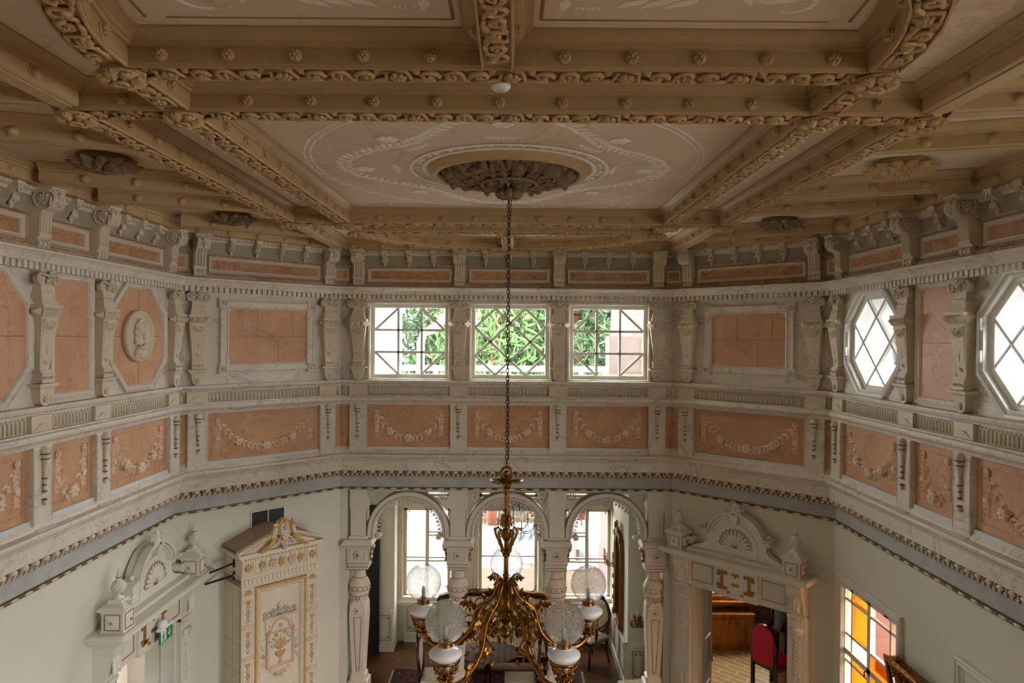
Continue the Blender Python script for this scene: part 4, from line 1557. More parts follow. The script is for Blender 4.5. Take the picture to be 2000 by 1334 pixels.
CAS = [(0, 0), (0, .022), (.012, .03), (.045, .026), (.055, .034), (.068, .03), (.074, .0), (.08, -.02)]
for i, ((c, h), lab) in enumerate(zip(WIN_B, ('left upper back window with cut-corner glazing bars', 'middle upper back window with diamond lattice', 'right upper back window with cut-corner glazing bars'))):
    root = empty(f'window_{i + 1}', wm('B', c, WZ0), lab, None, None, 'structure')
    H = WZ1 - WZ0
    f = MB()
    f.frame(-h - .03, h + .03, -.03, H + .03, .08, [(0, 0), (0, .02), (.008, .028), (.022, .024), (.03, .03), (.034, .02), (.034, -.05)])
    f.build('casing', MT['casing'], root)
    s = MB()
    k = .055
    for a, b, cc, d in ((-h, h, 0, k), (-h, h, H - k, H), (-h, -h + k, k, H - k), (h - k, h, k, H - k)):
        s.box(a, b, .025, .075, cc, d)
    s.frame(-h + k - .01, h - k + .01, k - .01, H - k + .01, .01, [(0, -.02), (.012, -.03), (.014, -.05)])
    s.build('sash', MT['sash'], root)
    b = MB()
    x0, x1, z0, z1 = -h + k, h - k, k, H - k
    W_, H_ = x1 - x0, z1 - z0
    if i == 1:
        p, q = .285, .715
        seg = [((0, 1 - p), (p, 1)), ((0, p), (q, 1)), ((p, 0), (1, q)), ((q, 0), (1, p)), ((0, p), (p, 0)), ((0, q), (q, 0)), ((p, 1), (1, p)), ((q, 1), (1, q))]
        for (a, cc), (d, e) in seg:
            bar(b, x0 + a * W_, z0 + cc * H_, x0 + d * W_, z0 + e * H_, .03, .03, .06)
    else:
        for t in (1 / 3, 2 / 3):
            b.box(x0 + t * W_ - .015, x0 + t * W_ + .015, .035, .06, z0, z1)
            b.box(x0, x1, .035, .06, z0 + t * H_ - .015, z0 + t * H_ + .015)
        for sx in (0, 1):
            for sz in (0, 1):
                bar(b, x0 + abs(sx - 0) * W_, z0 + abs(sz - 1 / 3) * H_, x0 + abs(sx - 1 / 3) * W_, z0 + abs(sz - 0) * H_, .03, .031, .059)
    b.build('glazing_bars', MT['sash'], root)
    g = MB()
    g.box(x0, x1, .062, .066, z0, z1)
    g.build('pane', MT['glass'], root)
    hn = MB()
    sx = 1 if i == 0 else -1
    for zz in (.2, .75):
        hn.box(sx * (h - .012) - .006, sx * (h - .012) + .006, .01, .03, zz, zz + .07)
    hn.build('hinge', MT['sash'], root)

for i, (c, lab) in enumerate(zip(OCT_S, ('far octagonal lattice window in right wall', 'nearest octagonal lattice window in right wall, cut off by picture edge'))):
    root = empty(f'window_{i + 4}', wm('RS', c, OCT_Z), lab, None, None, 'structure')
    R_, C_ = OCT_R, OCT_C

    def o_ring(k, y):
        return [(x * k, y, z * k) for x, z in octagon(R_, C_)]
    f = MB()
    f.polyframe([o_ring(k, y) for k, y in ((1.06, 0), (1.06, -.03), (1.03, -.04), (.99, -.034), (.97, -.02), (.955, -.03), (.93, -.022), (.93, .06))])
    f.build('casing', MT['sash'], root)
    s = MB()
    s.polyframe([o_ring(k, y) for k, y in ((.93, .02), (.87, .02), (.84, .032), (.84, .07), (.93, .07))])
    s.build('sash', MT['sash'], root)
    b = MB()
    q = R_ - C_
    kk = .86
    for (a, e), (d, g_) in (((-q, R_), (R_, -q)), ((-R_, q), (q, -R_)), ((q, R_), (-R_, -q)), ((R_, q), (-q, -R_))):
        bar(b, a * kk, e * kk, d * kk, g_ * kk, .024, .03, .065)
        bar(b, a * kk, e * kk, d * kk, g_ * kk, .010, .022, .03)
    b.build('glazing_bars', MT['sash'], root)
    g = MB()
    g.prism(octagon(R_ * .86, C_ * .86), .055, .059)
    g.build('pane', MT['glass'], root)
    t = MB()                                             # deep white reveal and the outer lattice
    t.polyframe([o_ring(k, y) for k, y in ((.95, .07), (1.0, .55), (1.08, .55), (1.03, .07))])
    t.build('reveal', MT['ext_white'], root)
    u = MB()
    u.polyframe([o_ring(k, y) for k, y in ((1.0, .5), (.88, .5), (.88, .55), (1.0, .55))])
    for (a, e), (d, g_) in (((-q, R_), (R_, -q)), ((-R_, q), (q, -R_)), ((q, R_), (-R_, -q)), ((R_, q), (-q, -R_))):
        bar(u, a * .94, e * .94, d * .94, g_ * .94, .035, .505, .54)
    u.build('outer_lattice', MT['ext_white'], root)
    hn = MB()
    for zz in (-.14, .1):
        hn.lathe_c([(.012, 0), (.014, .01), (.014, .08), (.012, .09)], 8, (-R_ * .95, -.04, zz))
    hn.build('hinge', MT['sash'], root)

# coloured glass door-window low in the right wall
root = empty('window_6', wm('RS', 0, 0), 'white glazed double casement with amber, orange and pink panes', None, None, 'structure')
a, b_, z0, z1 = ST_WIN
f = MB()
f.frame(a - .06, b_ + .1, z0 - .1, z1 + .09, .1, [(0, 0), (0, .03), (.012, .04), (.03, .03), (.05, .035), (.062, .022), (.085, .018), (.1, -.01), (.1, -.03)])
f.build('casing', MT['white'], root)
s = MB()
for x0, x1, c, d in ((a, a + .05, z0, z1), (b_ - .05, b_, z0, z1), (a, b_, z0, z0 + .05), (a, b_, z1 - .05, z1), (.675, .737, z0, z1), (a, b_, 1.93, 1.985)):
    s.box(x0, x1, .02, .07, c, d)
s.build('sash', MT['white'], root)
b = MB()
for x in (.345, 1.085):
    b.box(x - .013, x + .013, .028, .062, z0, z1)
for z in (2.50, 2.14, 1.86, 1.5, 1.1):
    b.box(a, b_, .028, .062, z - .012, z + .012)
b.build('glazing_bars', MT['white'], root)
xs = [a + .05, .345, .69, 1.085, b_ - .05]
zs = [1.5, 1.86, 1.955, 2.14, 2.5, z1 - .05]
CM = {0: ['st_clear'] * 5, 1: ['st_amber', 'st_amber', 'st_clear', 'st_amber', 'st_amber'], 2: ['st_orange', 'st_orange', 'st_orange', 'st_pink', 'st_pink'], 3: ['st_pink'] * 5}
for i in range(4):
    for j in range(5):
        g = MB()
        g.box(xs[i], xs[i + 1], .043, .047, zs[j], zs[j + 1])
        g.build('pane', MT[CM[i][j]], root)
g = MB()
g.box(a, b_, .043, .047, z0, 1.5)
g.build('pane', MT['st_clear'], root)
g = MB()
g.box(.62, .66, .05, .056, 2.16, 2.27)
g.build('blue_pane', MT['st_blue'], root)
k = MB()
k.tube([(.69, .02, 1.95), (.69, -.01, 1.95), (.69, -.012, 1.9)], .008, 6)
k.build('latch', MT['iron'], root)
k = MB()
for x in (.36, 1.02):
    k.box(x - .025, x + .025, .012, .02, 2.618, 2.632)
k.build('hinge', MT['iron'], root)

# moulded white panel frame farther along the right wall, top left corner in view
root = empty('window_7', wm('RS', 2.62, 0), 'white moulded frame low on the right wall at the picture corner', None, None, 'structure')
f = MB()
f.frame(-.5, .7, .9, 2.76, .1, [(0, 0), (0, .03), (.012, .045), (.03, .034), (.05, .04), (.06, .024), (.085, .02), (.095, .01)])
f.build('casing', MT['white'], root)
f = MB()
f.box(-.41, .61, -.012, 0, .99, 2.67)
f.frame(-.32, .52, 1.08, 2.58, .02, [(0, .012), (.01, .024), (.02, .012)])
f.build('shutter', MT['white'], root)
# ------------------------------------------------------------------ carved door surrounds
def acanthus(m, x, z, w, h, y, mat=0):
    """console leaf: two scrolls and hanging lobes"""
    for sx in (-1, 1):
        m.scroll(x + sx * w * .25, z - h * .16, w * .26, pi / 2, 1.2, w * .075, y, -sx, 12, mat)
        for k in range(4):
            m.leaf(x + sx * w * .12, z - h * (.25 + .15 * k), -pi / 2 + sx * (.75 - .1 * k), h * .3, w * .3, .014, y, mat)
    m.leaf(x, z - h * .25, -pi / 2, h * .75, w * .4, .022, y, mat)


def lock_fret(m, x, z, w, h, y, mat=0):
    """gilt fret like facing key wards"""
    t = h * .16
    for sx in (-1, 1):
        m.box(x + sx * w * .36 - t / 2, x + sx * w * .36 + t / 2, y - .006, y, z - h * .35, z + h * .35, mat)
        for sz in (-1, 1):
            a, b = sorted((x + sx * w * .22, x + sx * w * .46))
            m.box(a, b, y - .006, y, z + sz * h * .35 - t / 2, z + sz * h * .35 + t / 2, mat)
            m.scroll(x + sx * w * .47, z + sz * h * .26, h * .1, pi / 2 * sz, .8, t * .3, y - .002, sx * sz, 8, mat, .3, 4)
    m.box(x - w * .1, x + w * .1, y - .006, y, z - h * .18, z - h * .18 + t * .8, mat)
    m.box(x - w * .1, x + w * .1, y - .006, y, z + h * .3, z + h * .3 + t * .6, mat)
    m.blob((x, y, z + h * .27), (t * .5, .006, t * .5), None, 6, 3, mat)


def make_surround(label, clip):
    root = empty('door_surround', (0, 0, 0), label, 'door surround')
    HW = .92
    m = MB()                                            # pilasters and architrave
    for sx in (-1, 1):
        p = MB()
        c = sx * .72
        p.box(c - .1, c + .1, -.1, 0, 0, 2.16)
        p.box(c - .11, c + .11, -.12, 0, 1.12, 1.16)
        p.rect(c - .075, c + .075, .3, 1.08, .008, -.1)
        p.prism_x([(-.1, 2.16), (-.115, 2.19), (-.13, 2.25), (-.16, 2.34), (-.195, 2.42), (-.21, 2.49), (-.21, 2.52), (0, 2.52), (0, 2.16)], c - .085, c + .085)
        p.box(c - .1, c + .1, -.13, 0, 2.13, 2.165)
        for k in range(4):
            p.box(c - .07 + .042 * k, c - .056 + .042 * k, -.135, -.1, 2.105, 2.13)
        p.frus(c, 2.05, 2.12, .05, .08, .105, .125)
        p.lathe_c([(.028, -.07), (.032, -.06), (.026, -.05), (.026, .05), (.032, .06), (.028, .07)], 10, (0, 0, 0)) if False else None
        p.tube([(c - .075, -.115, 2.0), (c + .075, -.115, 2.0)], .028, 10)
        p.tube([(c - .055, -.11, 1.955), (c + .055, -.11, 1.955)], .018, 8)
        p.build('pilaster', MT['white'], root)
        q = MB()
        q.M = Matrix.Translation((0, 0, 0))
        acanthus(q, c, 2.5, .15, .3, -.17)
        for k in range(9):                              # guilloche chain
            zz = 1.9 - .052 * k
            q.tube([(c + .024 * cos(t), -.104, zz + .026 * sin(t)) for t in [2 * pi * j / 12 for j in range(10)]], .0075, 5)
            q.blob((c, -.104, zz), (.008, .008, .008), None, 6, 3)
        q.rect(c - .04, c + .04, 1.40, 1.93, .005, -.1)
        q.tube([(c, -.106, 1.05), (c, -.106, .55)], .012, 6)
        q.build('carving', MT['white'], root)
    a = MB()
    for sx in (-1, 1):
        for i, (e, d) in enumerate(((.615, .03), (.59, .045))):
            x0, x1 = sorted((sx * e, sx * (e + .028)))
            a.box(x0, x1, -d, 0.1, 0, 2.17)
    a.box(-.62, .62, -.05, .1, 2.135, 2.17)
    a.build('architrave', MT['white'], root)
    e = MB()                                            # entablature
    e.box(-.635, .635, -.09, 0, 2.165, 2.54)
    e.box(-.27, .27, -.125, 0, 2.15, 2.53)
    for x0, x1 in ((-.60, -.3), (.3, .60)):
        e.rect(x0, x1, 2.22, 2.46, .007, -.09)
    for k in range(22):
        e.box(-.26 + .0245 * k, -.248 + .0245 * k, -.14, -.12, 2.5, 2.53)
    for sx in (-1, 1):
        for k in range(5):
            e.box(sx * .72 - .09 + .042 * k, sx * .72 - .075 + .042 * k, -.225, -.2, 2.49, 2.53)
        for k in range(2):
            x = sx * (.2 + .045 * k)
            e.prism([(x - .012, 2.175), (x, 2.155), (x + .012, 2.175)], -.13, -.124)
    e.build('entablature', MT['white'], root)
    g = MB()
    lock_fret(g, 0, 2.34, .48, .26, -.126)
    for x0, x1 in ((-.59, -.31), (.31, .59)):
        g.rect(x0, x1, 2.232, 2.448, .005, -.096)
    g.scroll(-.09, 2.2, .025, 0, .8, .007, -.127, 1, 8)
    g.scroll(.09, 2.2, .025, pi, .8, .007, -.127, -1, 8)
    g.build('gilt_fret', MT['gold_paint'], root)
    s = MB()                                            # shelf
    for (z0, z1, d, ov) in ((2.53, 2.545, .24, -.05), (2.545, 2.575, .29, -.02), (2.575, 2.61, .33, 0), (2.61, 2.62, .32, -.008)):
        w = HW + ov
        if clip is None:
            s.box(-w, w, -d, 0, z0, z1)
        else:
            M0 = s.M
            s.M = M0 @ Matrix(((1, 0, 0, 0), (0, 0, -1, 0), (0, 1, 0, 0), (0, 0, 0, 1)))    # x, plan, height
            pts = [(-w, 0), (clip, 0), (min(w, clip + d), d if clip + d <= w else w - clip)]
            if clip + d > w:
                pts.append((w, d))
            pts.append((-w, d))
            n = len(pts)
            s.M = M0
            vs = [(x, -y, z0) for x, y in pts] + [(x, -y, z1) for x, y in pts]
            s.add(vs, [tuple(range(n)), tuple(range(2 * n - 1, n - 1, -1))] + [(i, i + n, (i + 1) % n + n, (i + 1) % n) for i in range(n)])
    s.build('shelf', MT['white'], root)
    # pediment
    b = MB()
    b.box(-.6, .6, -.2, -.02, 2.62, 2.655)
    R0, zc = .36, 2.80
    arc_ = [(R0 * cos(t), zc + R0 * sin(t)) for t in [radians(18) + radians(144) * k / 24 for k in range(25)]]
    side = [(.375, 2.90), (.375, 2.83), (.37, 2.78), (.40, 2.74), (.45, 2.71), (.52, 2.69), (.58, 2.665), (.6, 2.655)]
    poly = [(x, z) for x, z in side[::-1]] + arc_ + [(-x, z) for x, z in side]
    b.prism(poly, -.12, -.02)
    b.build('backboard', MT['white'], root)
    hd = MB()
    for (r, d0, w_) in ((.375, .18, .024), (.345, .16, .022), (.32, .14, .02)):
        th = [radians(20) + radians(140) * k / 24 for k in range(25)]
        hd.sweep([(r, -.1), (r, -d0), (r - w_, -d0), (r - w_, -.1)], lambda q: [(q[0] * cos(t), q[1], zc + q[0] * sin(t)) for t in th])
    for sx in (-1, 1):
        hd.frus(sx * .385, 2.885, 2.915, .035, .06, .15, .19)
        hd.box(sx * .385 - .07, sx * .385 + .07, -.2, -.02, 2.915, 2.928)
        hd.blob((sx * .40, -.12, 2.95), (.026, .026, .026), None, 9, 6)
        hd.frus(sx * .39, 2.84, 2.885, .025, .034, .13, .15)
    hd.build('hood_mould', MT['white'], root)
    ty = MB()
    half = [(.27 * cos(t), 2.765 + .27 * sin(t)) for t in [pi * k / 20 for k in range(21)]]
    ty.prism([(.27, 2.69)] + half + [(-.27, 2.69)], -.135, -.12)
    ty.build('tympanum', MT['white'], root)
    sh = MB()
    gl = MB()
    for k in range(11):
        t = pi * (k + .5) / 11
        x, z = .115 * cos(t), 2.765 + .115 * sin(t)
        sh.blob((x, -.138, z), (.085, .02, .021), Matrix.Rotation(-t, 3, 'Y'), 8, 5)
        t2 = pi * k / 11
        gl.tube([(.05 * cos(t2), -.14, 2.765 + .05 * sin(t2)), (.185 * cos(t2), -.138, 2.765 + .185 * sin(t2))], .004, 4)
        gl.tube([((.19 + .022 * sin(pi * j / 4)) * cos(t2 + pi / 11 * j / 4), -.138, 2.765 + (.19 + .022 * sin(pi * j / 4)) * sin(t2 + pi / 11 * j / 4)) for j in range(5)], .0045, 4)
    gl.tube([(.05 * cos(pi), -.14, 2.765), (-.185, -.138, 2.765)], .004, 4)
    gl.blob((0, -.145, 2.765), (.034, .015, .016), None, 8, 4)
    shell_o = sh.build('shell', MT['white'], root)
    gl.build('gilt_outline', MT['gold_paint'], shell_o)
    ap = MB()                                           # crowning leaf
    for k in range(7):
        a_ = pi / 2 + (k - 3) * .42
        ap.leaf(0, 3.17, a_, .12 - abs(k - 3) * .012, .04, .03, -.14)
    for sx in (-1, 1):
        ap.scroll(sx * .055, 3.16, .035, pi / 2, 1.2, .012, -.17, -sx, 10)
        ap.scroll(sx * .09, 3.21, .022, pi / 2, 1.0, .009, -.15, -sx, 8)
    ap.leaf(0, 3.19, -pi / 2, .13, .06, .035, -.16)
    ap.blob((0, -.15, 3.17), (.04, .04, .05), None, 10, 6)
    ap.blob((0, -.15, 3.255), (.034, .024, .034), None, 9, 5)
    ap.frus(0, 3.05, 3.15, .03, .05, .16, .18, -.02)
    ap.blob((0, -.19, 3.16), (.014, .012, .014), None, 8, 5, 1)
    ap.build('crest', [MT['white'], MT['gold_paint']], root)
    vo = MB()
    for sx in (-1, 1):
        vo.M = Matrix.Identity(4)
        vo.prism([(sx * .6 + .045 * cos(t), 2.72 + .045 * sin(t)) for t in [2 * pi * k / 16 for k in range(16)]], -.13, -.03)
        vo.scroll(sx * .6, 2.72, .042, -pi / 2, 1.3, .008, -.133, -sx, 12)
    vo.build('volute', MT['white'], root)
    for sx in (-1, 1):                                  # finials on pedestals
        fb = MB()
        x = sx * .73
        y0, y1 = -.28, -.09
        yc = (y0 + y1) / 2
        fb.box(x - .095, x + .095, y0, y1, 2.62, 2.80)
        fb.box(x - .1, x + .1, y0 - .005, y1 + .005, 2.62, 2.635)
        for (q, z, hh) in ((.108, 2.795, .012), (.122, 2.807, .018), (.112, 2.825, .012)):
            fb.box(x - q, x + q, yc - q, yc + q, z, z + hh)

        def pyr(q0, q1, za, zb):
            fb.add([(x - q0, yc - q0, za), (x + q0, yc - q0, za), (x + q0, yc + q0, za), (x - q0, yc + q0, za), (x - q1, yc - q1, zb), (x + q1, yc - q1, zb), (x + q1, yc + q1, zb), (x - q1, yc + q1, zb)],
                   [(0, 3, 2, 1), (4, 5, 6, 7), (0, 1, 5, 4), (1, 2, 6, 5), (2, 3, 7, 6), (3, 0, 4, 7)])
        pyr(.11, .065, 2.837, 2.865)
        pyr(.065, .055, 2.865, 2.89)
        fb.prism([(x - .02, 2.838), (x + .02, 2.838), (x, 2.87)], yc - .125, yc - .06)
        ped = fb.build('pedestal', MT['white'], root)
        gp = MB()
        for M_ in (Matrix.Translation((x, y0, 2.71)), Matrix.Translation((x - .095, yc, 2.71)) @ Matrix.Rotation(-pi / 2, 4, 'Z'), Matrix.Translation((x + .095, yc, 2.71)) @ Matrix.Rotation(pi / 2, 4, 'Z')):
            gp.M = M_
            gp.rect(-.07, .07, -.07, .07, .005, 0, 1)
            gp.frus(0, -.06, .06, .06, .06, .004, .004)
            gp.add([(-.06, -.004, -.06), (.06, -.004, -.06), (.06, -.004, .06), (-.06, -.004, .06), (0, -.018, 0)], [(0, 1, 4), (1, 2, 4), (2, 3, 4), (3, 0, 4)])
            gp.blob((0, -.02, 0), (.012, .01, .012), None, 8, 5, 1)
        gp.build('diamond_panel', [MT['white'], MT['gold_paint']], ped)
        fn = MB()
        fn.lathe_c([(.05, 2.885), (.045, 2.9), (.022, 2.915), (.018, 2.925), (.03, 2.935), (.048, 2.955), (.058, 2.985), (.055, 3.01), (.042, 3.035), (.024, 3.052), (.014, 3.06), (.014, 3.068), (.022, 3.072),
                    (.016, 3.08), (.012, 3.095), (.018, 3.105), (.012, 3.118), (.004, 3.15)], 16, (x, yc, 0))
        for k in range(10):
            pts = []
            for j in range(9):
                t = j / 8
                ang = 2 * pi * k / 10 + t * 1.6
                zz = 2.94 + .1 * t
                rr = .058 * sin(pi * (.18 + .64 * t)) + .002
                pts.append((x + rr * cos(ang), yc + rr * sin(ang), zz))
            fn.tube(pts, .005, 4)
        fin = fn.build('finial', MT['white'], root)
        rg = MB()
        for z in (2.93, 3.07):
            rg.lathe_c([(.022, z), (.025, z + .004), (.022, z + .008)], 12, (x, yc, 0))
        rg.build('gilt_ring', MT['gold_paint'], fin)
    return root


d1 = make_surround('white carved door surround on right diagonal wall, arched pediment with gilt shell', None)
d1.matrix_world = wm('RD', DOOR_RD, 0)
d2 = make_surround('pale carved door surround on left wall, exit sign over its opening', YN - DOOR_LS - .003)
d2.matrix_world = wm('LS', DOOR_LS, 0)

# green exit sign and its lamp over the left door
root = empty('exit_sign', wm('LS', 6.955, 2.245, .205), 'green running man exit sign with white lamp housing, over the left door', 'exit sign')
m = MB()
m.box(-.12, .12, -.008, .008, -.07, .055)
m.build('plate', MT['green'], root)
m = MB()
m.box(-.125, .125, -.018, .03, .055, .082)
m.blob((-.04, .01, .10), (.055, .045, .045), None, 12, 7)
m.build('lamp_housing', MT['sign_white'], root)
m = MB()
y = -.0085
m.box(-.108, -.005, y - .0005, y, -.058, .045)                # white doorway field
m.build('door_pictogram', MT['sign_white'], root)
m = MB()
y = -.0095
m.blob((-.05, y, .028), (.011, .002, .011), None, 10, 4)
m.M = Matrix.Identity(4)
for x0, z0, x1, z1, w_ in ((-.052, .012, -.062, -.02, .02), (-.058, -.015, -.04, -.03, .012), (-.04, -.03, -.045, -.052, .01), (-.062, -.018, -.07, -.035, .012), (-.07, -.035, -.09, -.042, .01),
                           (-.052, .012, -.03, -.002, .008), (-.056, .012, -.08, .0, .008), (-.08, 0, -.086, -.014, .007)):
    bar(m, x0, z0, x1, z1, w_, y - .001, y + .0005)
m.build('running_figure', MT['green'], root)
m = MB()
m.box(.05, .062, y - .0005, y + .001, -.01, .035)
m.prism([(.028, -.008), (.056, -.045), (.084, -.008), (.07, -.008), (.056, -.026), (.042, -.008)], y - .0005, y + .001)
m.build('arrow', MT['sign_white'], root)

# ------------------------------------------------------------------ tiled stove on the left diagonal wall
root = empty('tiled_stove', wm('LD', .99, 0), 'tall ivory tiled stove with gabled roof and gilt relief, on left diagonal wall', 'tiled stove')
HW, DP = .46, .46
m = MB()
m.box(-HW, HW, -DP + .03, -.0, 0, 2.55)
m.box(-HW, HW, -DP, -.0, 2.44, 2.76)
m.box(-HW - .012, HW + .012, -DP - .012, 0, 2.54, 2.565)
m.box(-HW - .01, HW + .01, -DP - .01, 0, 2.44, 2.452)
for z in [.3 * k for k in range(1, 9)]:
    m.box(-HW - .001, HW + .001, -DP + .029, 0, z, z + .004, 1)
for x in (-.02,):
    m.box(-HW - .001, HW + .001, -.24, -.236, 0, 2.44, 1)
m.build('body', [MT['tile'], MT['stove_roof']], root)
for sx in (-1, 1):
    p = MB()
    c = sx * (HW - .075)
    p.box(c - .075, c + .075, -DP, -DP + .05, 0, 2.44)
    pil = p.build('corner_pilaster', MT['tile'], root)
    RR = random.Random(4)
    for k in range(7):
        z = 2.31 - .345 * k
        if z < .2: break
        q = MB()
        q.rect(c - .055, c + .055, z - .26, z, .007, -DP)
        for j in range(4):
            zz = z - .03 - .06 * j
            for s2 in (-1, 1):
                q.scroll(c + s2 * .02, zz, .019, pi / 2, 1.1, .006, -DP - .002, s2, 8, 0 if j % 2 else 1, .2, 4)
            q.petals(c, zz - .028, .016, .012, 5, -DP, 2 if j % 2 else 1, 0, 5)
        q.box(c - .072, c + .072, -DP - .008, -DP, z - .33, z - .275, 3)
        q.frus(c, z - .32, z - .285, .05, .05, .008, .004, -DP - .008, 3)
        q.build('relief_tile', [MT['tile'], MT['tile_gold'], MT['tile_blue'], MT['tile_pink']], pil)
    q = MB()
    for k in range(5):                                 # little shell at the top
        t = pi * (k + .5) / 5
        q.blob((c + .026 * cos(t), -DP - .006, 2.365 + .03 * sin(t)), (.03, .01, .011), Matrix.Rotation(-t, 3, 'Y'), 6, 4, 1)
    q.rect(c - .068, c + .068, 2.34, 2.43, .008, -DP)
    q.build('shell_tile', [MT['tile'], MT['tile_gold'], MT['tile_blue'], MT['tile_pink']], pil)
    q = MB()
    q.frame(c - .07, c + .07, 2.575, 2.735, .01, [(0, DP), (0, DP + .012), (.014, DP + .012), (.02, DP + .004)], 0)
    q.petals(c, 2.655, .045, .022, 8, -DP - .002, 1)
    q.build('rosette_tile', [MT['tile'], MT['tile_gold'], MT['tile_blue'], MT['tile_pink']], pil)
fz = MB()                                               # frieze of scrolls and roses
fz.frame(-.305, .305, 2.575, 2.735, .01, [(0, DP), (0, DP + .01), (.01, DP + .01), (.014, DP)])
for k, x in enumerate((-.23, -.115, 0, .115, .23)):
    if k % 2 == 0 and k != 2:
        fz.petals(x, 2.655, .042, .03, 7, -DP - .002, 1)
        fz.blob((x, -DP - .012, 2.655), (.02, .02, .02), None, 8, 5, 1)
    else:
        fz.petals(x, 2.655, .045, .028, 5, -DP - .002, 3 if k != 2 else 1)
    for s2 in (-1, 1):
        fz.scroll(x + .055, 2.655 + s2 * .03, .026, pi / 2 * s2, 1.2, .008, -DP - .004, s2, 10, 0)
        fz.leaf(x - .03, 2.655 + s2 * .04, s2 * .6, .055, .02, .014, -DP, 2)
fz.build('frieze_relief', [MT['tile'], MT['tile_gold'], MT['tile_blue'], MT['tile_pink']], root)
dn = MB()
for k in range(19):
    x = -.42 + .0467 * k
    dn.box(x - .012, x + .012, -DP - .014, -DP, 2.485, 2.535)
    dn.blob((x, -DP - .008, 2.475), (.008, .008, .012), None, 6, 4)
    dn.blob((x, -DP - .016, 2.752), (.014, .012, .01), None, 5, 3, 1)
dn.build('dentil_row', [MT['tile'], MT['tile_gold']], root)
fr = MB()                                               # gilt egg-moulded frame round the sunk field
fr.frame(-.305, .305, .3, 2.42, .06, [(0, DP - .03), (0, DP + .004), (.014, DP + .012), (.028, DP + .004)], 1)
fr.frame(-.277, .277, .328, 2.392, .06, [(0, DP + .004), (.012, DP - .002), (.03, DP - .006), (.04, DP - .02), (.048, DP - .028)], 0)
for k in range(58):
    z = .36 + .035 * k
    for sx in (-1, 1):
        fr.blob((sx * .258, -DP + .0, z), (.011, .01, .015), None, 6, 4)
for k in range(14):
    fr.blob((-.23 + .0355 * k, -DP, 2.374), (.015, .01, .011), None, 6, 4)
fr.build('inner_frame', [MT['tile'], MT['tile_gold']], root)
F = -DP + .03
pn = MB()                                               # relief plaque with vase of flowers
pn.box(-.155, .155, F - .015, F, 1.47, 2.02, 0)
pn.frame(-.165, .165, 1.46, 1.88, .03, [(0, -F), (0, -F + .03), (.012, -F + .034), (.026, -F + .022), (.034, -F + .016)], 3)
pn.prism([(-.175, 1.86), (.175, 1.86), (.175, 2.0), (.185, 2.02), (-.185, 2.02), (-.175, 2.0)], F - .022, F, 0)
pn.tube([(-.13, F - .024, 1.86), (-.13, F - .026, 1.88)] + [(.105 * -cos(t), F - .026, 1.9 + .1 * sin(t)) for t in [pi * k / 10 for k in range(11)]] + [(.13, F - .026, 1.88), (.13, F - .024, 1.86)], .012, 6, 3)
pn.box(-.2, .2, F - .035, F, 2.02, 2.045, 3)
for sx in (-1, 1):
    pn.scroll(sx * .17, 2.075, .033, -pi / 2, 1.3, .012, F - .014, sx, 12, 3)
    pn.scroll(sx * .07, 2.09, .04, -pi / 2, 1.3, .013, F - .014, sx, 12, 3)
    pn.leaf(sx * .12, 2.05, pi / 2 - sx * .2, .05, .03, .02, F, 2)
    pn.scroll(sx * .195, 1.62, .032, 0, 1.3, .011, F - .012, sx, 12, 3)
    pn.leaf(sx * .185, 1.66, pi / 2 - sx * .4, .1, .03, .02, F, 0)
    pn.leaf(sx * .185, 1.58, -pi / 2 + sx * .4, .09, .03, .02, F, 0)
    pn.scroll(sx * .14, 1.92, .03, pi / 2, 1.1, .011, F - .024, sx, 10, 0)
    pn.leaf(sx * .15, 1.9, -pi / 2, .09, .05, .02, F - .02, 1)
pn.lathe_c([(.012, 0), (.022, .01), (.018, .02), (.04, .035), (.045, .05), (.03, .06), (.026, .07), (.01, .08)], 12, (0, F - .015, 2.11), 0)
pn.petals(0, 2.09, .05, .03, 6, F, 2)
pn.prism([(-.165, 1.475), (-.13, 1.44), (-.06, 1.42), (0, 1.37), (.06, 1.42), (.13, 1.44), (.165, 1.475)], F - .024, F, 0)
for k in range(7):
    t = pi + pi * (k + .5) / 7
    pn.leaf(0, 1.43, t, .1, .035, .025, F - .02, 3 if k % 2 else 0)
for sx in (-1, 1):
    pn.scroll(sx * .1, 1.435, .028, pi / 2, 1.2, .01, F - .024, sx, 10, 0)
pn.build('vase_plaque', [MT['tile'], MT['tile_gold'], MT['tile_blue'], MT['tile_pink']], root)
vs = MB()
vs.M = Matrix.Translation((0, F - .012, 0)) @ Matrix.Diagonal((1, .5, 1, 1))
vs.lathe_c([(.03, 1.5), (.034, 1.51), (.018, 1.52), (.016, 1.55), (.03, 1.565), (.055, 1.585), (.066, 1.61), (.07, 1.625), (.06, 1.632)], 16, (0, 0, 0), 1)
vs.M = Matrix.Identity(4)
for k in range(9):
    a_ = pi / 2 + (k - 4) * .2
    vs.leaf(0, 1.64, a_, .13 + .05 * (1 - abs(k - 4) / 4), .024, .02, F - .014, 0 if k % 2 else 1)
for (x, z) in ((-.08, 1.68), (.085, 1.69), (-.06, 1.76), (.07, 1.78), (-.1, 1.74), (.1, 1.75)):
    vs.leaf(x, z, pi / 2 + (-.8 if x > 0 else .8), .06, .025, .018, F - .014, 2)
for (x, z, r, mt) in ((0, 1.92, .028, 2), (0, 1.86, .022, 1), (-.05, 1.82, .022, 1), (.055, 1.83, .022, 3)):
    vs.petals(x, z, r, .022, 6, F - .014, mt)
vs.build('flower_vase', [MT['tile'], MT['tile_gold'], MT['tile_blue'], MT['tile_pink']], root)
pd = MB()                                               # gable
ov = .055
pd.box(-HW - .03, HW + .03, -DP - .03, 0, 2.762, 2.79)
pd.box(-HW - ov, HW + ov, -DP - ov, 0, 2.79, 2.815)
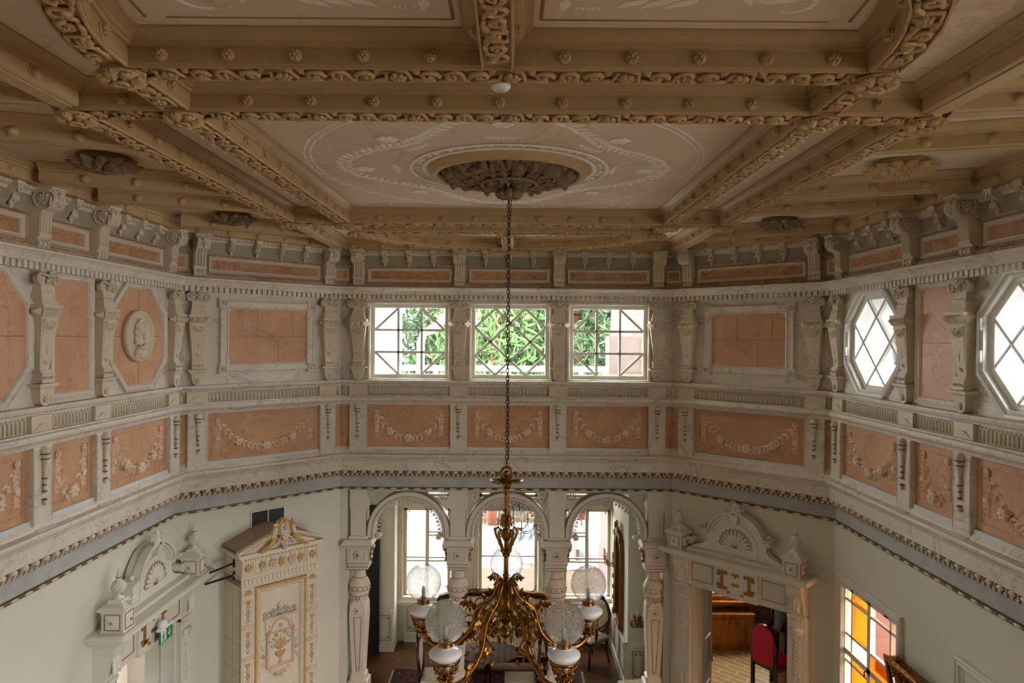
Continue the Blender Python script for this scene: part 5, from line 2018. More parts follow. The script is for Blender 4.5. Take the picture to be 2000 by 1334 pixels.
pd.prism([(-HW, 2.815), (HW, 2.815), (0, 2.985)], -DP, -.0)
for sx in (-1, 1):
    a_, b_ = (sx * (HW + ov), 2.815), (0, 3.0)
    nx = sx * .035
    quad = [(a_[0], a_[1]), (a_[0], a_[1] + .035), (0, 3.04), (0, 2.995)]
    pd.prism(quad if sx > 0 else quad[::-1], -DP - ov, -DP + .02)
    quad = [(a_[0] - sx * .02, a_[1] + .012), (a_[0] - sx * .03, a_[1] + .028), (0, 3.028), (0, 3.01)]
    pd.prism(quad if sx > 0 else quad[::-1], -DP - ov - .008, -DP - ov, 1)
pd.build('gable', [MT['tile'], MT['tile_gold']], root)
rf = MB()
for sx in (-1, 1):
    quad = [(sx * (HW + ov - .03), 2.835), (sx * (HW + ov - .03), 2.845), (0, 3.025), (0, 3.012)]
    rf.prism(quad if sx > 0 else quad[::-1], -DP + .02, -.0)
rf.build('roof', MT['stove_roof'], root)
cr = MB()                                               # crowning cartouche with griffins
cr.M = Matrix.Translation((0, 0, 2.98))
yy = -DP - .07
cr.prism([(.07 * cos(t) , .06 + .12 * sin(t)) for t in [2 * pi * k / 18 for k in range(18)]], yy, yy + .05, 1)
cr.prism([(.05 * cos(t), .05 + .095 * sin(t)) for t in [2 * pi * k / 16 for k in range(16)]], yy - .012, yy, 0)
cr.blob((0, yy - .02, .07), (.026, .022, .032), None, 9, 6, 2)
cr.leaf(0, .1, pi / 2, .06, .04, .02, yy - .01, 1)
for sx in (-1, 1):
    for k in range(4):
        cr.blob((sx * (.09 + .012 * k), yy + .01, .1 - .04 * k), (.03, .035, .034), None, 8, 5, 1 if k == 0 else 0)
    cr.blob((sx * .12, yy - .02, .115), (.026, .022, .018), None, 8, 5, 0)
    cr.leaf(sx * .1, .11, pi / 2 + sx * .3, .06, .03, .02, yy, 1)
    cr.scroll(sx * .06, -.06, .045, pi / 2, 1.2, .016, yy - .01, sx, 12, 3)
    cr.scroll(sx * .13, -.09, .035, 0, 1.2, .014, yy - .005, sx, 12, 0)
    cr.tube([(sx * .1, yy, -.02), (sx * .17, yy - .01, -.1), (sx * .24, yy - .01, -.15)], [.03, .026, .016], 8, 1)
    cr.blob((sx * .26, yy - .012, -.155), (.035, .022, .018), None, 8, 5, 1)
    cr.leaf(sx * .05, -.04, -pi / 2 + sx * .5, .1, .05, .03, yy, 2)
cr.leaf(0, -.02, -pi / 2, .16, .09, .04, yy, 3)
cr.petals(0, -.03, .045, .03, 6, yy - .02, 0)
cr.blob((0, yy - .01, -.15), (.03, .025, .03), None, 8, 5, 2)
cr.build('crest', [MT['tile'], MT['tile_gold'], MT['tile_blue'], MT['tile_pink']], root)

# iron stays between the door surround and the stove
for (p0, p1, lab) in ((wm('LS', 7.66, 2.59, .30).translation, wm('LD', .53, 2.685, .27).translation, 'upper black iron stay rod between left door shelf and stove'),
                      (wm('LD', .31, 2.44, .03).translation, wm('LD', .53, 2.55, .27).translation, 'lower black iron stay rod running from wall to stove side')):
    root = empty('stay_rod', p1, lab, 'iron rod')
    m = MB()
    m.tube([p0 - p1, (0, 0, 0)], .011, 6)
    m.build('rod', MT['iron'], root)
    m = MB()
    m.box(-.012, .012, -.012, .012, -.045, .045)
    m.build('plate', MT['iron'], root)

# ventilation grille above the stove
root = empty('vent_grille', wm('LD', 1.045, 3.04), 'dark ventilation grille in pale frame above the tiled stove', 'vent grille')
m = MB()
m.frame(-.215, .215, -.12, .115, .02, [(0, 0), (0, .018), (.014, .018), (.016, .004)])
m.box(-.006, .006, -.018, 0, -.105, .1)
m.build('frame', MT['sash'], root)
m = MB()
m.box(-.2, .2, -.003, 0, -.105, .1)
m.build('backing', MT['iron'], root)
m = MB()
for k in range(12):
    z = -.098 + .0165 * k
    m.prism_x([(-.004, z), (-.016, z - .006), (-.016, z - .003), (-.004, z + .003)], -.2, .2)
m.build('slats', MT['vent'], root)

# gilded carved crest of a mirror on the right wall, cut by the bottom right of the frame
root = empty('gilded_crest', wm('RS', 1.95, 1.75), 'gilded openwork carved crest jutting in at bottom right picture edge', 'gilded carving')
m = MB()
m.prism([(-.66, .632), (-.6, .60), (-.54, .45), (-.47, .2), (.8, .2), (.8, .64)], -.1, -.03)
m.tube([(-.67, -.13, .635), (-.6, -.14, .63), (-.5, -.145, .63), (.8, -.145, .64)], [.012, .022, .026, .028], 8)
m.tube([(-.67, -.13, .635), (-.58, -.14, .53), (-.52, -.14, .38), (-.46, -.14, .2)], [.012, .022, .026, .028], 8)
m.build('backing', MT['gilt'], root)
m = MB()
RR = random.Random(8)
for i in range(24):
    for j in range(9):
        x, z = -.6 + .055 * i + .027 * (j % 2), .235 + .047 * j
        if x < -.47 - (z - .2) * .38 + .03: continue
        a = RR.random() * 6.28
        m.leaf(x, z, a, .07 + .03 * RR.random(), .034, .03, -.1)
        if (i + j) % 2:
            m.tube([(x + .02 * cos(t), -.125, z + .018 * sin(t)) for t in [2 * pi * k / 8 for k in range(8)]], .007, 5, 0, True)
        if (i * 3 + j) % 5 == 0:
            m.scroll(x, z, .034, a, 1.2, .012, -.13, 1 if j % 2 else -1, 10)
m.build('carved_leaves', MT['gilt'], root)
m = MB()
for k in range(6):
    m.leaf(-.64 + .07 * k, .63, .2, .13, .05, .03, -.14)
m.build('tip', MT['gilt'], root)
# ------------------------------------------------------------------ arcade towards the bay
AS = [.24, 1.517, 2.788, 4.057]


def make_column():
    root = empty('arcade_column', (0, 0, 0), None, 'column', 'white arcade columns', 'thing')
    yc = .1
    m = MB()
    m.box(-.1, .1, yc - .1, yc + .1, 2.61, 3.24)
    m.box(-.112, .112, yc - .105, yc + .105, 3.0, 3.24)
    m.box(-.12, .12, yc - .12, yc + .12, 2.61, 2.645)
    m.build('impost_post', MT['white_arch'], root)
    g = MB()
    for sx in (-1, 1):
        g = MB()
        g.box(sx * .101 - .002, sx * .101 + .002, yc - .103, yc - .06, 2.66, 2.99)
        g.build('gilt_edge', MT['gold_paint'], root)
    c = MB()

    def sq(h0, h1, z0, z1):
        c.add([(-h0, yc - h0, z0), (h0, yc - h0, z0), (h0, yc + h0, z0), (-h0, yc + h0, z0), (-h1, yc - h1, z1), (h1, yc - h1, z1), (h1, yc + h1, z1), (-h1, yc + h1, z1)],
              [(0, 3, 2, 1), (4, 5, 6, 7), (0, 1, 5, 4), (1, 2, 6, 5), (2, 3, 7, 6), (3, 0, 4, 7)])
    sq(.192, .168, 2.57, 2.61)
    sq(.192, .192, 2.535, 2.57)
    sq(.18, .185, 2.515, 2.535)
    sq(.135, .135, 2.31, 2.515)
    sq(.142, .142, 2.30, 2.318)
    sq(.125, .135, 2.25, 2.30)
    sq(.13, .13, 2.225, 2.25)
    c.frame(-.1, .1, 2.335, 2.49, .02, [(0, .035), (0, .045), (.01, .045), (.014, .036)])
    cap = c.build('capital', MT['white_arch'], root)
    c = MB()
    c.petals(0, 2.412, .058, .03, 8, yc - .135)
    c.build('rosette', MT['white_arch'], cap)
    for sx in (-1, 1):
        c = MB()
        c.prism([(sx * .135, 2.5), (sx * .185, 2.5), (sx * .19, 2.47), (sx * .165, 2.42), (sx * .15, 2.36), (sx * .16, 2.33), (sx * .135, 2.31)], yc - .06, yc + .06)
        c.scroll(sx * .165, 2.475, .03, pi / 2, 1.2, .01, yc - .062, -sx, 10, 1)
        c.scroll(sx * .148, 2.345, .022, -pi / 2, 1.1, .008, yc - .062, sx, 10, 1)
        c.leaf(sx * .16, 2.45, -pi / 2 - sx * .15, .1, .03, .02, yc - .06, 1)
        c.build('side_scroll', [MT['white_arch'], MT['gold_paint']], cap)
    c = MB()
    c.frus(0, 2.218, 2.226, .131, .131, .031, .031, 0)
    for z, h in ((2.252, .137), (2.298, .1445), (2.536, .194)):
        c.box(-h, h, yc - h, yc - h + .01, z, z + .006)
    c.petals(0, 2.412, .02, .045, 5, yc - .135)
    c.build('gilt_line', MT['gold_paint'], cap)
    b = MB()
    b.lathe_c([(.09, 1.80), (.1, 1.82), (.118, 1.85), (.112, 1.87), (.132, 1.92), (.136, 1.97), (.13, 2.02), (.112, 2.06), (.088, 2.09), (.078, 2.12), (.076, 2.15), (.082, 2.2), (.1, 2.225)], 24, (0, yc, 0))
    for k in range(10):
        a = 2 * pi * k / 10
        b.blob((.085 * cos(a), yc + .085 * sin(a), 2.2), (.016, .016, .022), None, 6, 4)
    bu = b.build('bulb', MT['white_arch'], root)
    b = MB()
    for z, r in ((1.935, .1365), (1.985, .1365), (2.092, .089), (1.862, .117)):
        b.lathe_c([(r - .004, z), (r + .003, z + .004), (r - .004, z + .009)], 24, (0, yc, 0))
    for k in range(12):
        a = 2 * pi * k / 12
        b.blob((.138 * cos(a), yc + .138 * sin(a), 1.962), (.011, .011, .011), None, 7, 4)
    b.build('gilt_band', MT['gold_paint'], bu)
    s = MB()

    def octo(z, h, ch):
        return [(-h + ch, yc - h, z), (h - ch, yc - h, z), (h, yc - h + ch, z), (h, yc + h - ch, z), (h - ch, yc + h, z), (-h + ch, yc + h, z), (-h, yc + h - ch, z), (-h, yc - h + ch, z)]
    s.polyframe([octo(z, h, ch) for z, h, ch in ((1.83, .06, .02), (1.81, .105, .05), (1.75, .115, .03), (1.6, .115, .012), (.86, .082, .012), (.84, .1, .02), (.78, .105, .02), (.76, .13, .01), (.05, .13, .01), (.0, .14, .01))])
    sh = s.build('shaft', MT['white_arch'], root)
    s = MB()
    s.M = Matrix.Translation((0, yc - .114, 1.685)) @ Matrix.Rotation(pi / 2, 4, 'X')
    s.lathe_c([(.04, 0), (.04, .01), (.03, .014)], 16)
    s.lathe_c([(.015, .012), (.013, .024), (.006, .03)], 10, (0, 0, 0), 1)
    s.M = Matrix.Identity(4)
    pts = [(-.05, 1.60), (.05, 1.60), (.018, .9), (-.018, .9)]
    for i in range(4):
        (x0, z0), (x1, z1) = pts[i], pts[(i + 1) % 4]
        y0, y1 = [yc - (.115 - (1.6 - z) / .74 * .033) - .002 for z in (z0, z1)]
        s.tube([(x0, y0, z0), (x1, y1, z1)], .004, 4, 1)
    s.tube([(-.03, yc - .118, 1.855), (0, yc - .12, 1.81), (.03, yc - .118, 1.855)], .006, 4, 1)
    s.build('gilt_inlay', [MT['white_arch'], MT['gold_paint']], sh)
    return root


proto = make_column()
for i, lab in enumerate(('white turned column at left end of arcade', 'white turned column between left and middle arches', 'white turned column between middle and right arches', 'white turned column at right end of arcade, beside the door surround')):
    M_ = wm('B', AS[i], 0)
    if i == 0:
        proto.matrix_world = M_
        proto['label'] = lab
    else:
        copy_tree(proto, M_, lab)


def make_arch():
    root = empty('arcade_arch', (0, 0, 0), None, 'arch', 'horseshoe arches of the arcade')
    RO, RI, zc = .535, .435, 2.685
    th = [pi * k / 28 for k in range(29)]
    outer = [(RO * cos(t), zc + RO * sin(t)) for t in th]
    tail = [(-RO, 2.615), (-RO + .06, 2.60), (-RI - .005, 2.62)]
    inner = [(RI * cos(t), zc + RI * sin(t)) for t in th[::-1]]
    m = MB()
    rings = []
    for rr, y in ((RI, .02), (RI + .012, .0), (RO - .012, 0), (RO, .02), (RO, .18), (RI, .18)):
        rings.append((rr, y))
    full = [-.13 + (pi + .26) * k / 32 for k in range(33)]
    m.sweep(rings, lambda q: [(q[0] * cos(t), q[1], zc + q[0] * sin(t)) for t in full])
    m.box(-.60, .60, .03, .17, 3.215, 3.24)
    m.build('ring', MT['white_arch'], root)
    g = MB()
    g.sweep([(RI + .03, .0), (RI + .03, -.003), (RI + .036, -.003), (RI + .036, .0)], lambda q: [(q[0] * cos(t), q[1], zc + q[0] * sin(t)) for t in full], 0)
    g.sweep([(RO + .001, .0), (RO + .004, .0), (RO + .004, .05), (RO + .001, .05)], lambda q: [(q[0] * cos(t), q[1], zc + q[0] * sin(t)) for t in full[3:-3]], 1)
    g.build('gilt_line', [MT['dark_gold'], MT['walnut']], root)
    f = MB()                                             # cusped fringe
    n = 26
    for k in range(n):
        t = -.1 + (pi + .2) * (k + .5) / n
        for rr, r in ((RI - .018, .017), (RI - .042, .011)):
            f.tube([((rr) * cos(t) + r * cos(a), .06, zc + rr * sin(t) + r * sin(a)) for a in [2 * pi * j / 8 for j in range(8)]], .0065, 4, 0, True)
        if k % 2:
            f.blob(((RI - .052) * cos(t), .06, zc + (RI - .052) * sin(t)), (.012, .008, .012), None, 6, 4)
    for sx in (-1, 1):
        x, z = sx * (RI - .045), 2.63
        f.M = Matrix.Identity(4)
        f.prism([(x + .036 * cos(a), z + .036 * sin(a)) for a in [2 * pi * j / 14 for j in range(14)]], .02, .12)
        f.scroll(x, z, .034, 0 if sx < 0 else pi, 1.2, .008, .018, sx, 12)
    f.build('fringe', MT['white_arch'], root)
    for sx in (-1, 1):                                   # pierced quatrefoil discs in the spandrels
        q = MB()
        x, z = sx * .455, 3.165
        q.sweep([(.062, .05), (.07, .05), (.07, .1), (.062, .1)], lambda p: [(x + p[0] * cos(a), p[1], z + p[0] * sin(a)) for a in [2 * pi * j / 22 for j in range(23)]], 0, True, False)
        for k in range(4):
            a = pi / 4 + pi / 2 * k
            q.tube([(x + .026 * cos(a) + .019 * cos(b), .075, z + .026 * sin(a) + .019 * sin(b)) for b in [2 * pi * j / 10 for j in range(10)]], .008, 5, 0, True)
            a = pi / 2 * k
            q.blob((x + .05 * cos(a), .075, z + .05 * sin(a)), (.016, .016, .016), None, 6, 4)
        q.blob((x, .075, z), (.012, .018, .012), None, 6, 4)
        q.build('quatrefoil', MT['white_arch'], root)
    p = MB()
    p.lathe_c([(.01, 2.93), (.006, 2.96), (.014, 2.99), (.012, 3.0), (.03, 3.03), (.036, 3.06), (.03, 3.075), (.042, 3.085), (.04, 3.1), (.025, 3.12)], 14, (0, .1, 0))
    for k in range(8):
        a = 2 * pi * k / 8
        p.blob((.036 * cos(a), .1 + .036 * sin(a), 3.05), (.01, .01, .024), None, 6, 4)
    p.build('pendant', MT['white_arch'], root)
    return root


proto = make_arch()
for i, lab in enumerate(('left white fringed horseshoe arch of the arcade', 'middle white fringed horseshoe arch, behind the brass chandelier', 'right white fringed horseshoe arch, in front of the gilt mirror')):
    M_ = wm('B', (AS[i] + AS[i + 1]) / 2, 0)
    if i == 0:
        proto.matrix_world = M_
        proto['label'] = lab
    else:
        copy_tree(proto, M_, lab)

# ------------------------------------------------------------------ brass globe chandelier
root = empty('globe_chandelier', (CX, CY, 0), 'gilt brass chandelier with five glass globes, hanging on a long chain', 'chandelier')
m = MB()
n = 74
for k in range(n):
    z = 4.265 + (6.375 - 4.265) * k / (n - 1)
    a = pi / 2 * (k % 2) + .3
    pts = []
    for j in range(10):
        t = 2 * pi * j / 10
        r, h = .0105 * cos(t), .019 * sin(t)
        pts.append((r * cos(a), r * sin(a), z + h))
    m.tube(pts, .0038, 5, 0, True)
m.tube([(.012, 0, 6.38), (.02, .004, 6.2), (.008, .006, 6.0), (.014, .004, 5.4), (.01, 0, 4.9), (.014, 0, 4.3)], .0028, 5)
m.build('chain', MT['brass_dk'], root)
m = MB()
m.tube([(0, 0, 6.43), (0, 0, 6.39), (.012, 0, 6.375), (0, 0, 6.36), (-.012, 0, 6.375)], .007, 6)
m.lathe_c([(.02, 6.40), (.03, 6.42), (.05, 6.43)], 12)
m.build('hook', MT['brass_dk'], root)
m = MB()
m.tube([(.04 * cos(t), 0, 4.205 + .045 * sin(t)) for t in [2 * pi * k / 18 for k in range(18)]], .010, 7, 0, True)
m.blob((0, 0, 4.2), (.026, .026, .03), None, 12, 7)
m.lathe_c([(.02, 4.09), (.03, 4.11), (.04, 4.135), (.03, 4.15), (.02, 4.17)], 16)
m.build('shackle', MT['brass'], root)
m = MB()
prof = [(.02, 4.115), (.035, 4.122), (.06, 4.135), (.095, 4.145), (.122, 4.15), (.122, 4.154), (.09, 4.152), (.05, 4.146), (.025, 4.14)]
m.lathe(prof, 30)
for k in range(15):
    a = 2 * pi * k / 15
    m.blob((.112 * cos(a), .112 * sin(a), 4.148), (.018, .018, .006), None, 6, 4)
    m.tube([(.03 * cos(a), .03 * sin(a), 4.146), (.075 * cos(a), .075 * sin(a), 4.15), (.11 * cos(a), .11 * sin(a), 4.153)], .004, 4)
m.build('canopy', MT['brass'], root)
m = MB()
m.lathe_c([(.017, 3.2), (.0165, 3.6), (.0165, 4.08), (.02, 4.1), (.026, 4.11)], 12)
for z in (4.06, 3.93, 3.63, 3.45):
    m.lathe_c([(.021, z - .01), (.024, z), (.021, z + .01)], 12)
m.build('stem', MT['brass'], root)
m = MB()                                                  # openwork knop on the stem
for k in range(5):
    a = 2 * pi * k / 5 + .3
    M0 = Matrix.Rotation(a, 4, 'Z')
    m.M = M0
    m.tube([(.022, 0, 3.60), (.034, 0, 3.64), (.05, 0, 3.68), (.075, 0, 3.73), (.086, 0, 3.76), (.082, 0, 3.79), (.06, 0, 3.80), (.05, 0, 3.785), (.056, 0, 3.77)], [.006, .009, .009, .01, .01, .009, .008, .007, .005], 6)
    m.tube([(.024, 0, 3.74), (.05, 0, 3.76), (.066, 0, 3.75)], .006, 5)
    m.tube([(.022, 0, 3.9), (.034, 0, 3.87), (.03, 0, 3.83), (.045, 0, 3.81)], [.006, .01, .008, .006], 6)
    for z, r in ((3.63, .032), (3.68, .05), (3.83, .034), (3.78, .088)):
        m.blob((r, 0, z), (.014, .01, .016), None, 6, 4)
m.M = Matrix.Identity(4)
m.lathe_c([(.02, 3.71), (.034, 3.73), (.036, 3.76), (.028, 3.79), (.02, 3.8)], 14)
m.lathe_c([(.018, 3.585), (.026, 3.595), (.024, 3.61), (.018, 3.62)], 12)
m.build('stem_knop', MT['brass'], root)
m = MB()                                                  # hub with pendant ball
m.lathe_c([(.006, 2.945), (.014, 2.955), (.017, 2.965), (.01, 2.98), (.012, 2.988), (.03, 3.0), (.043, 3.02), (.046, 3.035), (.042, 3.055), (.026, 3.072), (.014, 3.08), (.018, 3.09), (.036, 3.11), (.056, 3.14),
           (.06, 3.16), (.05, 3.175), (.052, 3.2), (.048, 3.24), (.04, 3.27), (.046, 3.285), (.03, 3.3), (.026, 3.38), (.034, 3.4), (.02, 3.42)], 20)
for k in range(10):
    a = 2 * pi * k / 10
    m.tube([(.03 * cos(a), .03 * sin(a), 3.003), (.0475 * cos(a + .3), .0475 * sin(a + .3), 3.036), (.03 * cos(a + .6), .03 * sin(a + .6), 3.07)], .004, 4)
    m.M = Matrix.Rotation(a, 4, 'Z')
    m.blob((.05, 0, 3.215), (.012, .012, .03), None, 6, 4)
m.M = Matrix.Identity(4)
m.build('hub', MT['brass'], root)


def spline(P, n):
    out = []
    m = len(P)
    for i in range(n):
        u = i / (n - 1) * (m - 1)
        k = min(int(u), m - 2)
        f = u - k
        p0, p1, p2, p3 = P[max(k - 1, 0)], P[k], P[k + 1], P[min(k + 2, m - 1)]
        out.append(tuple(.5 * (2 * b + (c - a) * f + (2 * a - 5 * b + 4 * c - d) * f * f + (3 * b - a - 3 * c + d) * f ** 3) for a, b, c, d in zip(p0, p1, p2, p3)))
    return out


def vleaf(m, r, z, a, ln, wd, h, side=0):
    """leaf lying in the radial plane (r,z) of an arm"""
    M0 = m.M.copy()
    m.leaf(r, z, a, ln, wd, h, 0)
    m.M = M0 @ Matrix.Rotation(pi, 4, 'Z') @ Matrix.Diagonal((-1, 1, 1, 1))
    m.leaf(r, z, a, ln, wd, h, 0)
    m.M = M0


ARM = MB()
mainp = [(.03, 0, 3.40), (.06, 0, 3.36), (.10, 0, 3.28), (.17, 0, 3.22), (.225, 0, 3.17), (.25, 0, 3.09), (.28, 0, 3.0), (.35, 0, 2.92), (.46, 0, 2.862), (.56, 0, 2.855), (.63, 0, 2.89), (.665, 0, 2.95)]
ARM.tube(spline(mainp, 40), [.016 + .006 * sin(i * .35) ** 2 + (.004 if i > 28 else 0) for i in range(40)], 8)
ARM2 = MB()
RR = random.Random(6)
for (P, w_) in (([(.12, 0, 3.25), (.19, 0, 3.26), (.24, 0, 3.23), (.23, 0, 3.2), (.2, 0, 3.21)], .007), ([(.2, 0, 3.19), (.28, 0, 3.19), (.32, 0, 3.15), (.3, 0, 3.12), (.27, 0, 3.14)], .007), ([(.09, 0, 3.22), (.1, 0, 3.14), (.14, 0, 3.12), (.15, 0, 3.15)], .007), ([(.3, 0, 2.97), (.25, 0, 2.95), (.22, 0, 2.9), (.25, 0, 2.87), (.28, 0, 2.89)], .007), ([(.03, 0, 3.37), (.1, 0, 3.33), (.2, 0, 3.3), (.28, 0, 3.295), (.325, 0, 3.26), (.31, 0, 3.22), (.275, 0, 3.225), (.28, 0, 3.25)], .008),
                ([(.06, 0, 3.2), (.12, 0, 3.16), (.17, 0, 3.1), (.16, 0, 3.05), (.125, 0, 3.06), (.13, 0, 3.09)], .009),
                ([(.25, 0, 3.1), (.2, 0, 3.02), (.17, 0, 2.97), (.19, 0, 2.93), (.22, 0, 2.95)], .008),
                ([(.25, 0, 3.12), (.31, 0, 3.11), (.34, 0, 3.06), (.31, 0, 3.03), (.29, 0, 3.06)], .007),
                ([(.035, 0, 3.38), (.05, 0, 3.43), (.09, 0, 3.455), (.115, 0, 3.43), (.11, 0, 3.40)], .009),
                ([(.2, 0, 3.3), (.235, 0, 3.33), (.225, 0, 3.35)], .006), ([(.46, 0, 2.87), (.42, 0, 2.92), (.36, 0, 2.93)], .01)):
    ARM2.tube(spline(P, 14), [w_ * (1 - .035 * i) for i in range(14)], 6)
for (r, z, a, ln) in ((.1, 3.3, .9, .09), (.15, 3.24, 1.0, .1), (.22, 3.18, .6, .1), (.12, 3.2, -1.2, .1), (.16, 3.14, -1.6, .11), (.14, 3.1, -2.2, .09), (.2, 3.12, -1.9, .1), (.19, 3.0, -1.6, .12),
                      (.23, 3.02, -1.2, .1), (.17, 2.98, -2.4, .09), (.26, 3.05, .3, .09), (.3, 2.99, -2.2, .12), (.33, 2.95, 1.2, .08), (.1, 3.44, -.6, .07), (.09, 3.45, -1.6, .09), (.06, 3.42, 1.4, .06),
                      (.3, 3.27, -.8, .08), (.28, 3.24, -1.8, .1), (.31, 3.24, -1.2, .12), (.27, 3.2, -2.2, .08), (.44, 2.89, 2.4, .13), (.44, 2.87, 2.8, .14), (.44, 2.9, 2.05, .11), (.5, 2.86, -.5, .08), (.58, 2.85, -.9, .07), (.62, 2.88, 2.1, .08)):
    vleaf(ARM2, r, z, a, ln * .66, ln * .3, .014)
    vleaf(ARM2, r + .015, z - .02, a + .5, ln * .5, ln * .24, .012)
for k in range(26):
    r, z = .12 + .07 * RR.random(), 3.06 + .1 * RR.random()
    ARM2.blob((r, .03 * (RR.random() - .5) * 1.6, z), (.014, .014, .014), None, 6, 4)
for sy in (-1, 1):
    for (r, z, a, ln) in ((.14, 3.22, .3, .12), (.2, 3.15, -.4, .12), (.16, 3.08, -1.0, .12), (.3, 2.96, .2, .1)):
        M0 = ARM2.M
        ARM2.M = Matrix.Rotation(sy * .35, 4, 'Z')
        vleaf(ARM2, r, z, a - .6, ln * .6, ln * .26, .014)
        ARM2.M = M0
A_ME, A2_ME = ARM.mesh('arm', MT['brass']), ARM2.mesh('foliage', MT['brass'])
RL = .665
cup = MB()
cup.lathe([(.02, 2.93), (.03, 2.94), (.045, 2.955), (.04, 2.97), (.048, 2.985), (.058, 2.99), (.062, 2.996)], 22)
cup.lathe([(.088, 3.058), (.098, 3.064), (.1, 3.078), (.096, 3.082), (.09, 3.07)], 22)
for k in range(9):                                        # pierced basket
    a = 2 * pi * k / 9
    cup.M = Matrix.Rotation(a, 4, 'Z')
    cup.tube([(.06, 0, 2.995), (.074, 0, 3.02), (.09, 0, 3.062)], [.008, .006, .009], 5)
    cup.tube([(.075, .016 * cos(t), 3.028 + .018 * sin(t)) for t in [2 * pi * j / 9 for j in range(9)]], .0055, 5, 0, True)
    cup.blob((.066, .022, 3.0), (.01, .014, .012), None, 6, 4)
    cup.leaf(0, 0, 0, 0, 0, 0) if False else None
cup.M = Matrix.Identity(4)
for k in range(8):
    a = 2 * pi * k / 8
    cup.blob((.045 * cos(a), .045 * sin(a), 2.945), (.016, .016, .014), None, 6, 4)
cup.tube([(-.10, 0, 3.07), (-.118, 0, 3.09), (-.112, 0, 3.13), (-.122, 0, 3.15)], [.006, .008, .006, .003], 5)
C_ME = cup.mesh('lamp_cup', MT['brass'])
fo = MB()
fo.lathe([(.05, 3.0), (.075, 3.05), (.094, 3.085), (.107, 3.1), (.111, 3.112), (.108, 3.124), (.092, 3.136), (.088, 3.138), (.074, 3.148), (.06, 3.152), (.048, 3.158), (.046, 3.165)], 28)
F_ME = fo.mesh('oil_font', MT['porcelain'])
co_ = MB()
co_.lathe_c([(.046, 3.16), (.05, 3.165), (.046, 3.172), (.046, 3.186), (.05, 3.19), (.05, 3.197), (.02, 3.197)], 22)
K_ME = co_.mesh('collar', MT['brass'])
gl = MB()
gl.lathe([(.042, 3.195)] + [(.136 * cos(t), 3.322 + .136 * sin(t)) for t in [radians(-69) + radians(69 + 70) * k / 18 for k in range(19)]] + [(.044, 3.452)], 32)
G_ME = gl.mesh('globe', MT['seeded'])
bb = MB()
bb.lathe_c([(.013, 3.215), (.0135, 3.27), (.01, 3.285), (.004, 3.29)], 12)
bb.lathe_c([(.017, 3.197), (.017, 3.216), (.013, 3.22)], 12, (0, 0, 0), 1)
B_ME = bb.mesh('bulb', [MT['porcelain'], MT['brass']])


def part(name, me, parent, M_=None):
    o = bpy.data.objects.new(name, me)
    COL.objects.link(o)
    o.parent = parent
    if M_ is not None:
        o.matrix_local = M_
    return o


for k in range(5):
    Mz = Matrix.Rotation(pi / 2 + 2 * pi * k / 5, 4, 'Z')
    a = part('arm', A_ME, root, Mz)
    part('foliage', A2_ME, a)
    c = part('lamp', C_ME, root, Mz @ Matrix.Translation((RL, 0, 0)))
    for nm, me in (('oil_font', F_ME), ('collar', K_ME), ('globe', G_ME), ('bulb', B_ME)):
        part(nm, me, c)
# ------------------------------------------------------------------ bay behind the arcade
SKY, EXPO = 18.0, 0.7
EXTRA_PORTALS = []
YB = 12.0
BW = [(-1.37, .40), (.02, .50), (1.37, .40)]               # bay windows: centre, half width
BZ0, BZ1, BT0, BT1 = .74, 2.28, 2.48, 3.0


def xz_wall(name, y, th, x0, x1, z1, holes, mat, facing=-1):
    m = MB()
    S = sorted(set([x0, x1] + [h for q in holes for h in q[:2]]))
    Z = sorted(set([0, z1] + [h for q in holes for h in q[2:]]))
    for i in range(len(S) - 1):
        for j in range(len(Z) - 1):
            a, b = (S[i] + S[i + 1]) / 2, (Z[j] + Z[j + 1]) / 2
            if not any(q[0] < a < q[1] and q[2] < b < q[3] for q in holes):
                m.box(S[i], S[i + 1], y, y + th, Z[j], Z[j + 1])
    return struct(m.build(name, mat))


xz_wall('wall_bay_back', YB, .25, -2.6, 2.3, 3.15, [(c - h, c + h, BZ0, BZ1) for c, h in BW] + [(c - h, c + h, BT0, BT1) for c, h in BW], MT['plaster'])
m = MB()
m.box(1.80, 2.3, 10.35, YB, 0, 3.15)
m.box(2.05, 2.35, 9.28, 10.35, 0, 3.15)
struct(m.build('wall_bay_right', MT['plaster']))
m = MB()
m.box(-2.65, -2.45, 9.28, YB, 0, 3.15)
m.box(-2.45, -1.86, 11.62, YB, 0, 3.15)
struct(m.build('wall_bay_left', MT['plaster']))
struct(MB().box(-2.7, 2.5, 9.28, YB + .3, 3.15, 3.3).build('ceiling_bay', MT['plaster']))
m = MB()                                                    # dark door standing in the bay's left corner
m.box(-.2, .2, -.03, .03, 0, 2.42)
m.rect(-.16, .16, .2, 2.3, .01, -.03)
root = struct(m.build('door_3', MT['dark'], None, Matrix.Translation((-2.3, 11.56, 0))))

